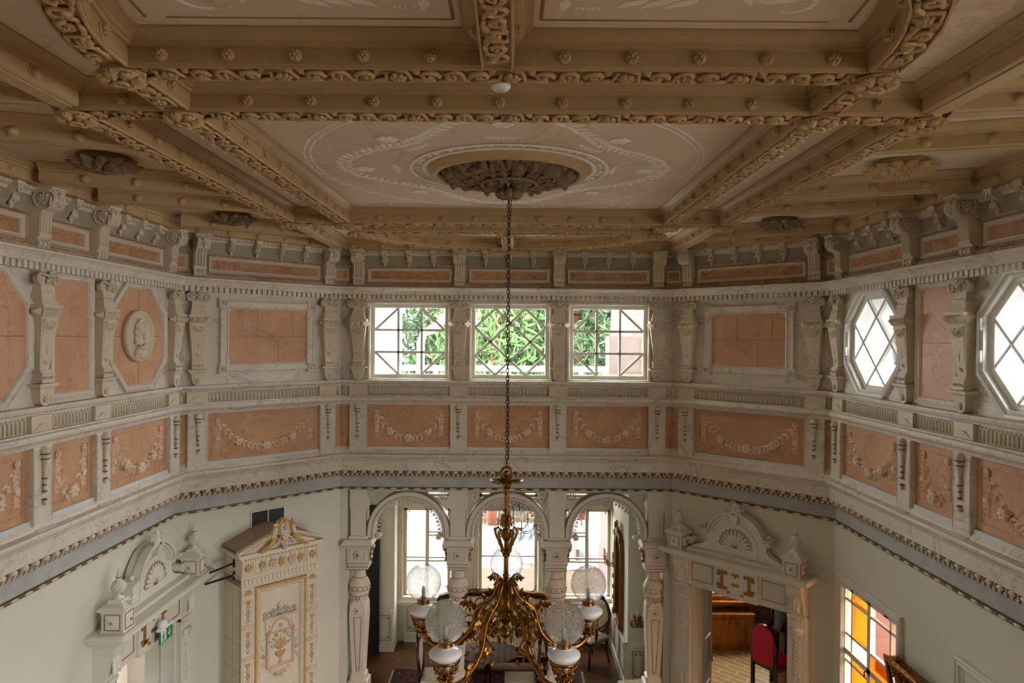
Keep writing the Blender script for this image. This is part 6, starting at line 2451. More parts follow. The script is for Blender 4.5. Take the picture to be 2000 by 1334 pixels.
for i, (c, h) in enumerate(BW):
    root = empty(f'window_{8 + i}', (c, YB, 0), ('left', 'middle', 'right')[i] + ' tall bay window seen through the arcade', None, None, 'structure')
    f = MB()
    f.M = Matrix.Translation((0, -.0, 0))
    f.frame(-h - .1, h + .1, BZ0 - .06, BT1 + .08, .1, [(0, 0), (0, .03), (.02, .045), (.05, .03), (.08, .035), (.1, .0), (.1, -.02)])
    f.box(-h - .12, h + .12, -.08, .02, BZ0 - .09, BZ0 - .04)
    f.box(-h, h, -.02, .06, BZ1, BT0)
    f.build('casing', MT['casing'], root)
    s = MB()
    for a, b, z0, z1 in ((-h, h, BZ0, BZ0 + .05), (-h, h, BZ1 - .05, BZ1), (-h, -h + .05, BZ0, BZ1), (h - .05, h, BZ0, BZ1), (-.03, .03, BZ0, BZ1), (-h, h, BT0, BT0 + .04), (-h, h, BT1 - .04, BT1),
                         (-h, -h + .045, BT0, BT1), (h - .045, h, BT0, BT1)):
        s.box(a, b, .04, .09, z0, z1)
    s.build('sash', MT['casing'], root)
    b = MB()
    for z in (1.42, 1.36) if i != 1 else (1.45,):
        b.box(-h, h, .045, .085, z - .012, z + .012)
    for z in ((1.86, 1.80) if i != 1 else ()):
        b.box(-h if i == 2 else .0, h if i == 0 else 0.0, .045, .085, z - .012, z + .012)
    b.box(-.012, .012, .045, .085, BT0, BT1)
    b.build('glazing_bars', MT['casing'], root)
    g = MB()
    g.box(-h, h, .064, .068, BZ0, BZ1)
    g.box(-h, h, .064, .068, BT0, BT1)
    g.build('pane', MT['glass'], root)
    RXp = Matrix.Rotation(-pi / 2, 4, 'X')
    EXTRA_PORTALS.append((Matrix.Translation((c, YB + .27, (BZ0 + BT1) / 2)) @ RXp, 2 * h, BT1 - BZ0))

# panelled dado in the bay
m = MB()


def dado(m, M_, w, n):
    m.M = M_
    m.box(-w / 2, w / 2, -.03, 0, 0, .68)
    m.box(-w / 2, w / 2, -.06, 0, .66, .70)
    m.box(-w / 2, w / 2, -.05, 0, 0, .14)
    for k in range(n):
        x0, x1 = -w / 2 + w * k / n + .05, -w / 2 + w * (k + 1) / n - .05
        m.rect(x0, x1, .18, .6, .007, -.03, 1)
        m.rect(x0 + .03, x1 - .03, .22, .56, .004, -.03, 1)
        for xx in (x0 + .045, x1 - .045):
            for zz in (.235, .545):
                m.blob((xx, -.032, zz), (.012, .008, .012), None, 6, 4, 1)
    m.M = Matrix.Identity(4)


dado(m, Matrix.Translation((-2.15, 11.62, 0)), .58, 1)
dado(m, Matrix.Translation((-1.25, YB, 0)), 1.0, 2)
dado(m, Matrix.Translation((.3, YB, 0)), 1.8, 4)
dado(m, Matrix.Translation((1.5, YB, 0)), .5, 1)
dado(m, Matrix.Translation((1.80, 11.2, 0)) @ Matrix.Rotation(-pi / 2, 4, 'Z'), 1.6, 3)
dado(m, Matrix.Translation((1.95, 10.35, 0)), .26, 1)
struct(m.build('baseboard_bay', [MT['white_arch'], MT['dark_gold']]))

# rug, table, seats
m = MB()
m.box(-1.45, 1.45, -.85, .85, 0, .012)
m.box(-1.35, 1.35, -.75, .75, .012, .0135)
for k in range(70):
    for sx in (-1, 1):
        m.box(sx * 1.45 - .035, sx * 1.45 + .035, -.84 + .024 * k, -.832 + .024 * k, 0, .006, 1)
tag(m.build('oriental_rug', [MT['rug'], MT['stripe']], None, Matrix.Translation((-.28, 10.1, 0))), 'dark red oriental rug under the sofa table in the bay', 'rug')

root = empty('sofa_table', (-.25, 9.93, .014), 'oval polished dark table in front of the sofa', 'table')
m = MB()
m.M = Matrix.Diagonal((.45, .33, 1, 1))
m.lathe_c([(.97, .715), (1, .725), (1, .738), (.985, .745)], 44)
m.build('tabletop', MT['table'], root)
m = MB()
m.lathe_c([(.04, .2), (.06, .28), (.035, .4), (.05, .55), (.09, .68), (.2, .715)], 16)
m.build('pedestal', MT['mahogany'], root)
for k in range(4):
    a = pi / 4 + pi / 2 * k
    m = MB()
    m.tube([(.03 * cos(a), .03 * sin(a), .26), (.15 * cos(a), .13 * sin(a), .2), (.26 * cos(a), .22 * sin(a), .06), (.31 * cos(a), .26 * sin(a), .02)], [.03, .028, .022, .024], 8)
    m.build('leg', MT['mahogany'], root)

root = empty('sofa', (-.22, 10.98, 0), 'dark framed sofa with striped cream upholstery below the bay windows', 'sofa')
m = MB()
m.box(-.84, .84, -.36, .28, .28, .36)
for sx in (-1, 1):
    m.tube([(sx * .86, .28, .3), (sx * .87, .3, .8), (sx * .86, .3, 1.02)], .03, 8)
    m.tube([(sx * .86, .28, .66), (sx * .88, 0, .68), (sx * .86, -.3, .64), (sx * .85, -.34, .3)], .026, 8)
top = [(-.9, .98), (-.86, 1.06), (-.6, 1.12), (-.3, 1.15), (.3, 1.15), (.6, 1.12), (.86, 1.06), (.9, .98), (.84, 1.0), (.5, 1.06), (-.5, 1.06), (-.84, 1.0)]
m.prism(top[::-1], .25, .35)
m.build('frame', MT['mahogany'], root)
for sx in (-1, 1):
    for yy in (-.33, .27):
        m = MB()
        m.tube([(sx * .82, yy, .3), (sx * .82, yy, .12), (sx * .84, yy, 0)], [.03, .022, .016], 8)
        m.build('leg', MT['mahogany'], root)
m = MB()
m.prism([(-.83, .48), (.83, .48), (.85, 1.0), (.5, 1.06), (-.5, 1.06), (-.85, 1.0)], .19, .29)
m.build('backrest', MT['stripe'], root)
m = MB()
m.box(-.82, .82, -.34, .2, .36, .44)
m.box(-.80, .80, -.33, .19, .44, .47)
m.build('seat', MT['stripe'], root)


def side_chair(label, M_, fabric='stripe', arms=False):
    root = empty('side_chair' if not arms else 'armchair', M_, label, 'chair')
    m = MB()
    m.M = Matrix.Diagonal((1, 1, 1, 1))
    m.prism([(.2 * cos(t) * (1.06 if sin(t) > 0 else 1), .72 + .25 * sin(t)) for t in [2 * pi * k / 28 for k in range(28)]], .195, .225) if False else None
    m.tube([(.205 * cos(t), .21 + .03 * sin(t), .72 + .26 * sin(t)) for t in [2 * pi * k / 28 for k in range(28)]], .022, 8, 0, True)
    m.blob((0, .25, 1.0), (.06, .025, .035), None, 10, 6)
    for sx in (-1, 1):
        m.tube([(sx * .18, .19, .43), (sx * .19, .2, .55), (sx * .17, .205, .6)], .02, 7)
        m.scroll(sx * .07, 1.0, .03, 0, 1.1, .01, .22, sx, 10)
    m.build('back_frame', MT['mahogany'], root)
    m = MB()
    m.blob((0, .21, .72), (.19, .03, .24), None, 22, 10)
    m.build('backrest', MT[fabric], root)
    m = MB()
    m.prism([(-.2, .38), (.2, .38), (.22, .43), (-.22, .43)], -.24, .2)
    m.build('seat_rail', MT['mahogany'], root)
    m = MB()
    m.M = Matrix.Translation((0, -.02, .44)) @ Matrix.Diagonal((1, 1, 1, 1))
    m.box(-.215, .215, -.225, .2, -.01, .02)
    m.add([(-.215, -.225, .02), (.215, -.225, .02), (.215, .2, .02), (-.215, .2, .02), (-.15, -.16, .05), (.15, -.16, .05), (.15, .14, .05), (-.15, .14, .05)], [(0, 1, 5, 4), (1, 2, 6, 5), (2, 3, 7, 6), (3, 0, 4, 7), (4, 5, 6, 7)])
    m.build('seat', MT[fabric], root)
    for sx in (-1, 1):
        for yy in (-.2, .18):
            m = MB()
            m.tube([(sx * .18, yy, .39), (sx * .185, yy - .02 * (yy < 0), .2), (sx * .18, yy + (.06 if yy > 0 else -.02), 0)], [.024, .018, .014], 8)
            m.build('leg', MT['mahogany'], root)
        if arms:
            m = MB()
            m.tube([(sx * .2, .2, .68), (sx * .25, .05, .66), (sx * .25, -.12, .64), (sx * .23, -.17, .62)], .018, 7)
            m.tube([(sx * .24, -.12, .64), (sx * .225, -.1, .54), (sx * .2, -.1, .42)], [.016, .024, .016], 7)
            m.blob((sx * .235, -.12, .56), (.03, .03, .03), None, 8, 6)
            m.build('arm', MT['mahogany'], root)
    return root


def chair_at(x, y, ang):
    return Matrix.Translation((x, y, 0)) @ Matrix.Rotation(ang, 4, 'Z')


side_chair('striped oval-backed chair left of the table, facing right', chair_at(-.98, 9.82, radians(90)) @ Matrix.Translation((0, 0, .014)))
side_chair('striped oval-backed chair right of the table, facing left', chair_at(.24, 9.72, radians(-90)) @ Matrix.Translation((0, 0, .014)))
side_chair('cream damask armchair by the bay right wall, below the mirror', chair_at(1.36, 11.25, radians(-50)), 'damask', True)
side_chair('dark oval-backed chair beside the right end column', chair_at(1.84, 9.55, radians(-80)), 'damask')

# mirror and candle sconces on the right wall of the bay
WMR = Matrix.Translation((1.80, 0, 0)) @ Matrix.Rotation(-pi / 2, 4, 'Z')      # local x runs towards the viewer
root = empty('wall_mirror', Matrix.Translation((1.80, 11.05, .72)) @ Matrix.Rotation(-pi / 2, 4, 'Z'), 'tall brown gilt mirror with arched carved top on bay right wall', 'mirror')
m = MB()
arch = [(.32 * cos(t), 1.15 + .32 * sin(t)) for t in [pi * k / 16 for k in range(17)]]
outer = [(.32, 0)] + arch + [(-.32, 0)]
inner = [(x * .78, .07 + z * .9) for x, z in outer]
m.polyframe([[(x, 0, z) for x, z in outer], [(x, -.06, z) for x, z in outer], [(x * .93, -.075, z * .97 + .02) for x, z in outer], [(x, -.05, z) for x, z in inner], [(x, -.01, z) for x, z in inner]])
m.build('frame', MT['walnut'], root)
m = MB()
m.prism(inner, -.014, -.006)
m.build('glass', MT['mirror'], root)
m = MB()
for k in range(9):
    m.leaf(0, 1.5, pi / 2 + (k - 4) * .35, .13, .05, .04, -.06)
for sx in (-1, 1):
    m.scroll(sx * .13, 1.5, .06, pi / 2, 1.2, .018, -.07, -sx, 12)
    m.scroll(sx * .24, 1.36, .05, pi / 2, 1.2, .016, -.07, -sx, 12)
    m.scroll(sx * .29, .1, .06, -pi / 2, 1.2, .018, -.07, sx, 12)
    for k in range(5):
        m.leaf(sx * .29, .25 + .17 * k, pi / 2 - sx * .3, .12, .05, .03, -.06)
m.build('carved_crest', MT['gilt'], root)


def sconce(M_, label, n):
    root = empty('candle_sconce', M_, label, 'candle sconce')
    m = MB()
    m.petals(0, 0, .05, .03, 8)
    for k in range(8):
        m.leaf(0, 0, 2 * pi * k / 8, .11 if k % 2 else .08, .03, .02, -.01)
    m.build('back_plate', MT['brass'], root)
    for k in range(n):
        x = (k - (n - 1) / 2) * .085
        z = .02 + .05 * (k % 2)
        yy = -.14 - .03 * (k % 2)
        a = MB()
        a.tube(spline([(0, -.02, 0), (x * .4, -.08, -.07), (x, yy + .02, -.05), (x, yy, z)], 12), .007, 6)
        a.scroll(x * .6, -.06, .025, 0, 1.1, .006, -.07, 1 if x > 0 else -1, 8)
        a.leaf(x * .7, -.05, pi / 2 - x * 6, .07, .03, .015, -.1)
        a.lathe_c([(.012, z), (.03, z + .012), (.012, z + .015), (.013, z + .03)], 10, (x, yy, 0))
        arm = a.build('arm', MT['brass'], root)
        c = MB()
        c.lathe_c([(.010, z + .025), (.0095, z + .14), (.004, z + .145), (.002, z + .155)], 8, (x, yy, 0))
        c.build('candle', MT['wax'], arm)
    return root


sconce(Matrix.Translation((1.95, 10.33, 1.06)), 'gilt candle sconce with white candles on pier right of the mirror', 4)
sconce(Matrix.Translation((1.78, 11.62, 1.52)) @ Matrix.Rotation(-pi / 2, 4, 'Z'), 'small gilt candle sconce on bay wall between right window and mirror', 3)

# crystal chandelier of the bay
root = empty('crystal_chandelier', (.16, 10.35, 0), 'crystal chandelier with hanging drops in the bay, behind the brass stem', 'chandelier')
m = MB()
m.tube([(0, 0, 3.15), (0, 0, 2.85)], .008, 6)
m.lathe_c([(.05, 3.15), (.03, 3.12), (.01, 3.1)], 12)
m.lathe_c([(.01, 2.25), (.03, 2.28), (.015, 2.34), (.035, 2.42), (.02, 2.5), (.012, 2.62), (.03, 2.7), (.012, 2.8)], 12)
m.build('stem', MT['crystal'], root)
RR = random.Random(9)
for k in range(8):
    a = 2 * pi * k / 8 + .2
    m = MB()
    m.M = Matrix.Rotation(a, 4, 'Z')
    m.tube(spline([(.02, 0, 2.4), (.1, 0, 2.34), (.2, 0, 2.36), (.28, 0, 2.42), (.29, 0, 2.46)], 12), .006, 6)
    m.tube(spline([(.01, 0, 2.72), (.08, 0, 2.78), (.13, 0, 2.72), (.12, 0, 2.68)], 10), .005, 5)
    m.lathe_c([(.008, 2.46), (.03, 2.47), (.012, 2.475)], 10, (.29, 0, 0))
    arm = m.build('arm', MT['brass_dk'], root)
    c = MB()
    c.M = Matrix.Rotation(a, 4, 'Z')
    c.lathe_c([(.009, 2.475), (.009, 2.56), (.003, 2.575)], 8, (.29, 0, 0))
    c.build('candle', MT['wax'], arm)
    d = MB()
    d.M = Matrix.Rotation(a, 4, 'Z')
    for (r, z) in ((.29, 2.42), (.25, 2.38), (.2, 2.34), (.15, 2.32), (.1, 2.32), (.13, 2.66), (.09, 2.74), (.3, 2.44), (.22, 2.33)):
        for q in (-1, 1):
            y = q * .02 * RR.random()
            z2 = z - .012 - .02 * RR.random()
            for j in range(2):
                d.blob((r, y, z2 - .02 * j), (.012, .012, .013), None, 6, 4)
            d.blob((r, y, z2 - .062), (.017, .010, .034), None, 6, 4)
    for j in range(9):
        t = j / 8
        d.blob((.03 + .26 * t, 0, 2.7 - .26 * t - .09 * sin(pi * t)), (.013, .013, .013), None, 6, 4)
        d.blob((.13 - .12 * t, .01, 2.68 + .12 * t * t), (.012, .012, .013), None, 6, 4)
    d.build('crystal_drops', MT['crystal'], arm)

# ------------------------------------------------------------------ room behind the right door
xz_wall('wall_study_back', 12.0, .25, 2.36, 6.2, 2.9, [(3.2, 5.3, .80, 2.3)], MT['paper'])
m = MB()
m.box(6.2, 6.4, 7.9, 12.25, 0, 2.9)
m.box(B_ + .32, 6.2, 7.7, 7.9, 0, 2.9)
struct(m.build('wall_study_right', MT['paper']))
STUDY = [(2.4, 9.14), (3.86, 7.68), (6.4, 7.68), (6.4, 12.25), (2.4, 12.25)]
for nm, z0, z1, mt in (('ceiling_study', 2.9, 3.0, 'plaster'), ('floor_study', .001, .006, 'floor_lt')):
    m = MB()
    m.add([(x, y, z) for z in (z0, z1) for x, y in STUDY], [(4, 3, 2, 1, 0), (5, 6, 7, 8, 9)] + [(i, (i + 1) % 5, (i + 1) % 5 + 5, i + 5) for i in range(5)])
    struct(m.build(nm, MT[mt]))
EXTRA_PORTALS.append((Matrix.Translation((4.25, 12.27, 1.55)) @ Matrix.Rotation(-pi / 2, 4, 'X'), 2.1, 1.5))
root = empty('window_11', (4.25, 12.0, 0), 'low wooden window of the room behind the right door', None, None, 'structure')
m = MB()
m.frame(-1.15, 1.15, .72, 2.38, .1, [(0, 0), (0, .03), (.05, .05), (.1, .02), (.1, -.05)])
m.box(-1.2, 1.2, -.14, .0, .70, .76)
m.build('casing', MT['oak_panel'], root)
m = MB()
for x in (-.7, -.35, 0, .35, .7):
    bar(m, x - .3, .8, x, 1.3, .035, .05, .09)
    bar(m, x + .3, .8, x, 1.3, .035, .05, .09)
m.box(-1.05, 1.05, .05, .09, .8, .84)
m.build('glazing_bars', MT['oak_panel'], root)
m = MB()
m.box(-1.05, 1.05, .065, .07, .84, 2.3)
m.build('pane', MT['glass'], root)
root = empty('low_cabinet', (3.72, 11.86, .006), 'low orange wood cabinet under the window in the room at right', 'cabinet')
m = MB()
m.box(-.42, .42, -.12, .12, .05, .56)
m.box(-.44, .44, -.14, .13, .56, .60)
m.box(-.43, .43, -.13, .13, 0, .06)
m.build('body', MT['oak_panel'], root)
m = MB()
m.frame(-.38, .38, .1, .52, .02, [(0, .12), (.01, .132), (.03, .126)])
m.build('door', MT['oak_panel'], root)
root = empty('high_back_chair', chair_at(3.98, 10.4, radians(122)) @ Matrix.Translation((0, 0, .006)), 'tall red velvet chair with black frame, seen through the right doorway', 'chair')
m = MB()
outl = [(-.2, .42), (.2, .42), (.21, .8)] + [(.2 * cos(t), .86 + .16 * sin(t)) for t in [pi * k / 12 for k in range(13)]] + [(-.21, .8)]
m.prism(outl, .2, .235)
for sx in (-1, 1):
    m.box(sx * .2 - .022, sx * .2 + .022, .195, .24, 0, .8)
    m.box(sx * .2 - .022, sx * .2 + .022, -.24, -.19, 0, .44)
m.box(-.22, .22, -.24, .22, .38, .43)
m.build('frame', MT['black'], root)
m = MB()
m.prism([(x * .9, .06 + z * .93) for x, z in outl], .17, .2)
m.prism([(x * .9, .06 + z * .93) for x, z in outl], .235, .25)
m.build('backrest', MT['velvet'], root)
m = MB()
m.box(-.21, .21, -.23, .2, .43, .5)
m.build('seat', MT['velvet'], root)
root = empty('black_stove', (4.42, 11.0, .006), 'glossy black round stove in the room behind right door', 'stove')
m = MB()
m.lathe_c([(.16, .1), (.17, .14), (.15, .18), (.15, .62), (.2, .66), (.3, .70), (.31, .74), (.27, .8), (.27, 1.5), (.2, 1.6)], 28)
m.build('body', MT['black'], root)
for k in range(3):
    a = 2 * pi * k / 3 + .4
    m = MB()
    m.tube([(.12 * cos(a), .12 * sin(a), .14), (.2 * cos(a), .2 * sin(a), .06), (.21 * cos(a), .21 * sin(a), 0)], .022, 7)
    m.build('leg', MT['black'], root)

# door leaves
def leaf_door(name, M_, mat, w=.6, hh=2.12, sx=1):
    root = empty(name, M_, None, None, None, 'structure')
    m = MB()
    x0, x1 = sorted((0, sx * w))
    m.box(x0, x1, -.022, .022, .01, hh)
    m.build('panel', MT[mat], root)
    m = MB()
    for z0, z1 in ((.15, .75), (.9, 1.35), (1.45, 2.0)):
        for ys in (-1, 1):
            M0 = m.M
            m.M = Matrix.Identity(4) if ys < 0 else Matrix.Rotation(pi, 4, 'Z') @ Matrix.Translation((-(x0 + x1), 0, 0))
            m.frame(x0 + .09, x1 - .09, z0, z1, .03, [(0, .022), (.006, .034), (.02, .03), (.03, .024)])
            m.M = M0
    m.build('raised_frame', MT[mat], root)
    m = MB()
    m.tube([(sx * (w - .05), -.02, 1.0), (sx * (w - .05), -.06, 1.0), (sx * (w - .15), -.065, 1.0)], .009, 6)
    m.build('handle', MT['brass_dk'], root)
    return root


leaf_door('door_1', wm('RD', DOOR_RD - .60, 0, -.06) @ Matrix.Rotation(radians(104), 4, 'Z'), 'white', .6)
leaf_door('door_2', wm('LS', DOOR_LS - .60, 0, -.06) @ Matrix.Rotation(radians(35), 4, 'Z'), 'door_grey', .6)

# dim passage behind the left door
m = MB()
m.box(-6.2, -6.0, 4.6, 9.2, 0, 2.9)
m.box(-6.2, -B_ - .28, 9.0, 9.2, 0, 2.9)
m.box(-6.2, -B_ - .28, 4.4, 4.6, 0, .9)
m.box(-6.2, -B_ - .28, 4.4, 4.6, 1.3, 2.9)
m.box(-6.2, -5.6, 4.4, 4.6, .9, 2.3)
m.box(-4.4, -B_ - .28, 4.4, 4.6, .9, 2.3)
m.box(-4.95, -4.85, 6.2, 9.0, 0, 2.9)
EXTRA_PORTALS.append((Matrix.Translation((-5.0, 4.38, 1.1)) @ Matrix.Rotation(pi / 2, 4, 'X'), 1.2, .4))  # unseen opening, added so daylight reaches the passage
struct(m.build('wall_passage', MT['door_grey']))
struct(MB().box(-6.2, -B_ - .28, 4.4, 9.2, 2.9, 3.0).build('ceiling_passage', MT['plaster']))

# ------------------------------------------------------------------ outdoors
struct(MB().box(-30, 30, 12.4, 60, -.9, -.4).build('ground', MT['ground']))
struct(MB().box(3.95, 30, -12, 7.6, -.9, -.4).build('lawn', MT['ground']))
RR = random.Random(21)
m = MB()
nx, ny = 40, 16
vs = []
for j in range(ny + 1):
    for i in range(nx + 1):
        t = j / ny
        vs.append((-6 + 12 * i / nx, 16.8 + 2.6 * t + .25 * sin(i * .35), -.44 + .42 * t + .05 * sin(i * 1.3 + j * .7) + .05 * RR.random()))
vs2 = [(x, y, -.5) for x, y, z in vs]
fs = [(j * (nx + 1) + i, j * (nx + 1) + i + 1, (j + 1) * (nx + 1) + i + 1, (j + 1) * (nx + 1) + i) for j in range(ny) for i in range(nx)]
m.add(vs, fs, 0, True)
tag(m.build('tarpaulin', MT['tarp']), 'white tarpaulin spread over the slope outside the bay windows', 'tarpaulin')
root = empty('slat_fence', (-.1, 19.9, -.1), 'brown slatted fence outside the middle bay window', 'fence')
m = MB()
for k in range(30):
    m.box(-1.5 + .1 * k, -1.44 + .1 * k, -.02, .02, .04, .66)
m.build('slats', MT['fence'], root)
for x in (-1.5, 0, 1.5):
    m = MB()
    m.box(x - .04, x + .04, .02, .1, -.3, .75)
    m.build('post', MT['fence'], root)
m = MB()
m.box(-1.55, 1.55, -.045, -.02, .12, .19)
m.box(-1.55, 1.55, -.045, -.02, .48, .55)
m.build('rail', MT['fence'], root)
root = empty('slatted_bench', (2.15, 17.6, -.28), 'pale slatted bench outside the right bay window', 'bench')
m = MB()
for k in range(9):
    m.M = Matrix.Translation((-.45 + .11 * k, 0, .55)) @ Matrix.Rotation(.5, 4, 'X')
    m.box(-.035, .035, -.5, .5, 0, .03)
m.M = Matrix.Identity(4)
m.build('slats', MT['ext_white'], root)
for sx in (-1, 1):
    m = MB()
    m.box(sx * .45 - .04, sx * .45 + .04, -.4, .4, 0, .35)
    m.build('leg', MT['fence'], root)
m = MB()
m.box(-3.1, -1.05, 13.4, 13.5, -.4, 3.0)
for k in range(3):
    m.box(-1.3, -.98, 13.3, 13.4, -.4 + .9 * k, -.3 + .9 * k)
tag(m.build('outdoor_partition', MT['ext_white']), 'white boarded partition outside the left bay window', 'partition')

# roof terrace outside the upper windows
struct(MB().box(-2.7, 4.2, 9.3, 12.3, 3.3, 3.42).build('terrace_floor', MT['ext_white']))
root = empty('terrace_railing', (0, 11.6, 3.42), 'white railing of the terrace behind the upper back windows', 'railing')
m = MB()
m.box(-2.4, 2.4, -.03, .03, 1.23, 1.32)
m.box(-2.4, 2.4, -.02, .02, .2, .26)
m.build('rail', MT['ext_white'], root)
for k in range(5):
    m = MB()
    x = -2.4 + 1.2 * k
    m.box(x - .04, x + .04, -.04, .04, 0, 1.28)
    m.build('post', MT['ext_white'], root)
m = MB()
m.tube([(0, 0, 0), (0, 0, 1.7), (.05, 0, 1.85), (.25, 0, 1.95), (.4, 0, 2.15), (.42, 0, 3.0)], .06, 10)
tag(m.build('downpipe', MT['ext_white'], None, (-1.32, 10.6, 3.42)), 'white bent downpipe outside left upper back window', 'pipe')
m = MB()
m.box(-.6, .6, 0, .2, 0, 3.5)
for k in range(3):
    m.box(-.1, .55, -.03, 0, .9 + .9 * k, 1.25 + .9 * k)
tag(m.build('wing_wall', MT['ext_white'], None, (-2.25, 10.7, 3.42)), 'white wall of a neighbouring wing outside left upper back window', 'outside wall')
root = empty('cooling_unit', (1.78, 10.7, 4.62), 'boxy grey pink cooling unit outside right upper back window', 'cooling unit')
m = MB()
m.box(-.27, .27, -.2, .2, .06, .62)
m.build('housing', MT['plastic'], root)
m = MB()
m.box(.20, .28, -.21, -.19, .08, .6)
m.build('side_strip', MT['bark_dk'], root)
m = MB()
m.box(-.32, .32, -.24, .24, -1.2, .06)
m.build('stand', MT['bark_dk'], root)
m = MB()
m.box(0, 5.2, 0, .1, 0, 6.8)
m.box(-.04, .1, -.03, .0, 0, 6.8)
m.box(0, 5.2, -.03, 0, 3.3, 3.5)
tag(m.build('red_house', MT['red_wall'], None, (3.88, 7.55, -.4)), 'pinkish red boarded house wing outside the right hand windows', 'house')
m = MB()
m.prism([(-1.5, -2.6), (1.5, -2.6), (1.5, 3.2), (-1.2, 4.2)], 0, 3)
tag(m.build('red_gable', MT['red_wall'], None, (3.6, 13.5, 2.2)), 'red gable outside right upper back window, behind the cooling unit', 'house')


FOL = {}


def tree(x, y, h, r, seed, label, light, trunk_mat, base=-.4, crown0=.3, sp0=1.5):
    root = empty('pine_tree', (x, y, base), label, 'tree', 'trees behind the house')
    rr = random.Random(seed)
    t = MB()
    pts = [(.15 * sin(k + seed), .1 * cos(k * 1.3), h * k / 8) for k in range(9)]
    t.tube(pts, [r * (1 - .08 * k) for k in range(9)], 9)
    for k in range(18):
        z = h * (.35 + .6 * rr.random())
        a = rr.random() * 6.28
        L = .5 + .9 * rr.random()
        t.tube([(0, 0, z), (L * .5 * cos(a), L * .5 * sin(a), z + .12), (L * cos(a), L * sin(a), z - .05)], [.04, .025, .01], 5)
    t.build('trunk', MT[trunk_mat], root)
    key = 0 if crown0 < .3 else 1
    if key not in FOL:
        f = MB()
        c0 = (.12, .3)[key]
        hh = 13.5
        for k in range(2300):
            z = hh * (c0 + (1 - c0) * rr.random())
            sp = (1.9, 1.6)[key] * (1.05 - (z / hh - c0) / (1.1 - c0)) + .2
            a, q = rr.random() * 6.28, sp * sqrt(rr.random())
            f.M = Matrix.Translation((q * cos(a), q * sin(a), z)) @ Matrix.Rotation(rr.random() * 6.28, 4, 'Z') @ Matrix.Rotation(rr.random() - .5, 4, 'X')
            for j in range(3):
                f.leaf(0, 0, rr.random() * 6.28, .28 + .2 * rr.random(), .07, .02, 0)
        FOL[key] = f.mesh('foliage', MT[light])
    me = FOL[key].copy() if FOL[key].materials[0] != MT[light] else FOL[key]
    me.materials[0] = MT[light]
    part('foliage', me, root, Matrix.Rotation(seed, 4, 'Z'))


tree(-.45, 19.5, 12.5, .13, 3, 'orange trunked pine seen through the lattice window', 'leaf_lt', 'bark', crown0=.3)
tree(-2.6, 22.0, 13.5, .15, 5, 'dark green spruce outside left upper window', 'leaf', 'bark_dk', crown0=.2)
tree(2.0, 20.0, 13.0, .14, 7, 'orange trunked pine outside right upper window, left of the cooling unit', 'leaf', 'bark', crown0=.45)
tree(3.1, 25.5, 14.5, .16, 9, 'tall pine behind the cooling unit', 'leaf', 'bark', crown0=.35)
tree(1.15, 23.0, 14.0, .14, 11, 'pale green birch behind the lattice window', 'leaf_lt', 'bark_dk', crown0=.25, sp0=2.0)
tree(-2.0, 27.0, 15.0, .17, 13, 'tall dark spruce far behind the left upper window', 'leaf', 'bark_dk', crown0=.15, sp0=2.0)
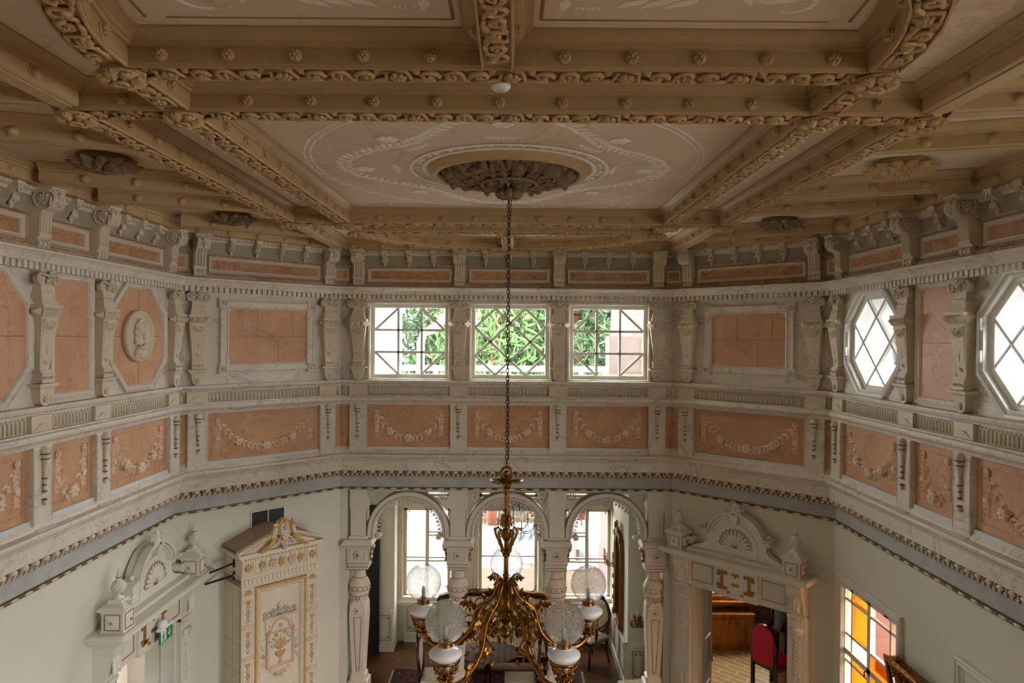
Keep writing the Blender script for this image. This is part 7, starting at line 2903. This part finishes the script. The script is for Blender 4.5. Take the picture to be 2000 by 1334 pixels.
# ------------------------------------------------------------------ camera, light
cam = bpy.data.cameras.new('camera')
cam.sensor_width = 36
cam.lens = 36 * 1371.7 / 2000
cam.clip_start = .05
cam.clip_end = 200
co = bpy.data.objects.new('camera', cam)
COL.objects.link(co)
yw, pt, rl = radians(-.0639), radians(-.2844), radians(.4597)
Ry = Matrix(((cos(yw), -sin(yw), 0), (sin(yw), cos(yw), 0), (0, 0, 1)))
Rp = Matrix(((1, 0, 0), (0, cos(pt), sin(pt)), (0, -sin(pt), cos(pt))))
Q = Rp @ Ry
rt = Vector(Q[0]) * cos(rl) + Vector(Q[2]) * sin(rl)
up = Vector(Q[2]) * cos(rl) - Vector(Q[0]) * sin(rl)
fw = Vector(Q[1])
co.matrix_world = Matrix(((rt.x, up.x, -fw.x, .0701), (rt.y, up.y, -fw.y, 0), (rt.z, up.z, -fw.z, EYE), (0, 0, 0, 1)))
SC.camera = co

w = bpy.data.worlds.new('sky')
SC.world = w
w.use_nodes = True
bg = w.node_tree.nodes['Background']
bg.inputs[0].default_value = (.97, .985, 1.0, 1)
bg.inputs[1].default_value = SKY


def portal(M_, sx, sy):
    l = bpy.data.lights.new('window daylight', 'AREA')
    l.shape = 'RECTANGLE'
    l.size, l.size_y = sx, sy
    l.cycles.is_portal = True
    o = bpy.data.objects.new('window_daylight', l)
    COL.objects.link(o)
    o.matrix_world = M_
    return o


RX = Matrix.Rotation(-pi / 2, 4, 'X')       # lamp looks along local -y of the wall frame
for c, h in WIN_B:
    portal(wm('B', c, (WZ0 + WZ1) / 2, -.3) @ RX, 2 * h, WZ1 - WZ0)
for c in OCT_S:
    portal(wm('RS', c, OCT_Z, -.3) @ RX, 2 * OCT_R, 2 * OCT_R)
portal(wm('RS', (ST_WIN[0] + ST_WIN[1]) / 2, (ST_WIN[2] + ST_WIN[3]) / 2, -.3) @ RX, ST_WIN[1] - ST_WIN[0], ST_WIN[3] - ST_WIN[2])
for c in FILL_OCT:
    portal(wm('RS', c, OCT_Z, -.3) @ RX, 2 * OCT_R, 2 * OCT_R)
for a, b, c, d in FILL_WIN:
    portal(wm('RS', (a + b) / 2, (c + d) / 2, -.3) @ RX, b - a, d - c)
for M_, sx, sy in EXTRA_PORTALS:
    portal(M_, sx, sy)

SC.view_settings.view_transform = 'Standard'
SC.view_settings.look = 'None'
SC.view_settings.gamma = 1
SC.view_settings.use_curve_mapping = False
SC.view_settings.exposure = EXPO
cy = SC.cycles
cy.use_denoising = True
cy.max_bounces = 10
cy.diffuse_bounces = 6
cy.transparent_max_bounces = 16
cy.transmission_bounces = 8
cy.sample_clamp_indirect = 6
cy.caustics_reflective = False
cy.caustics_refractive = False
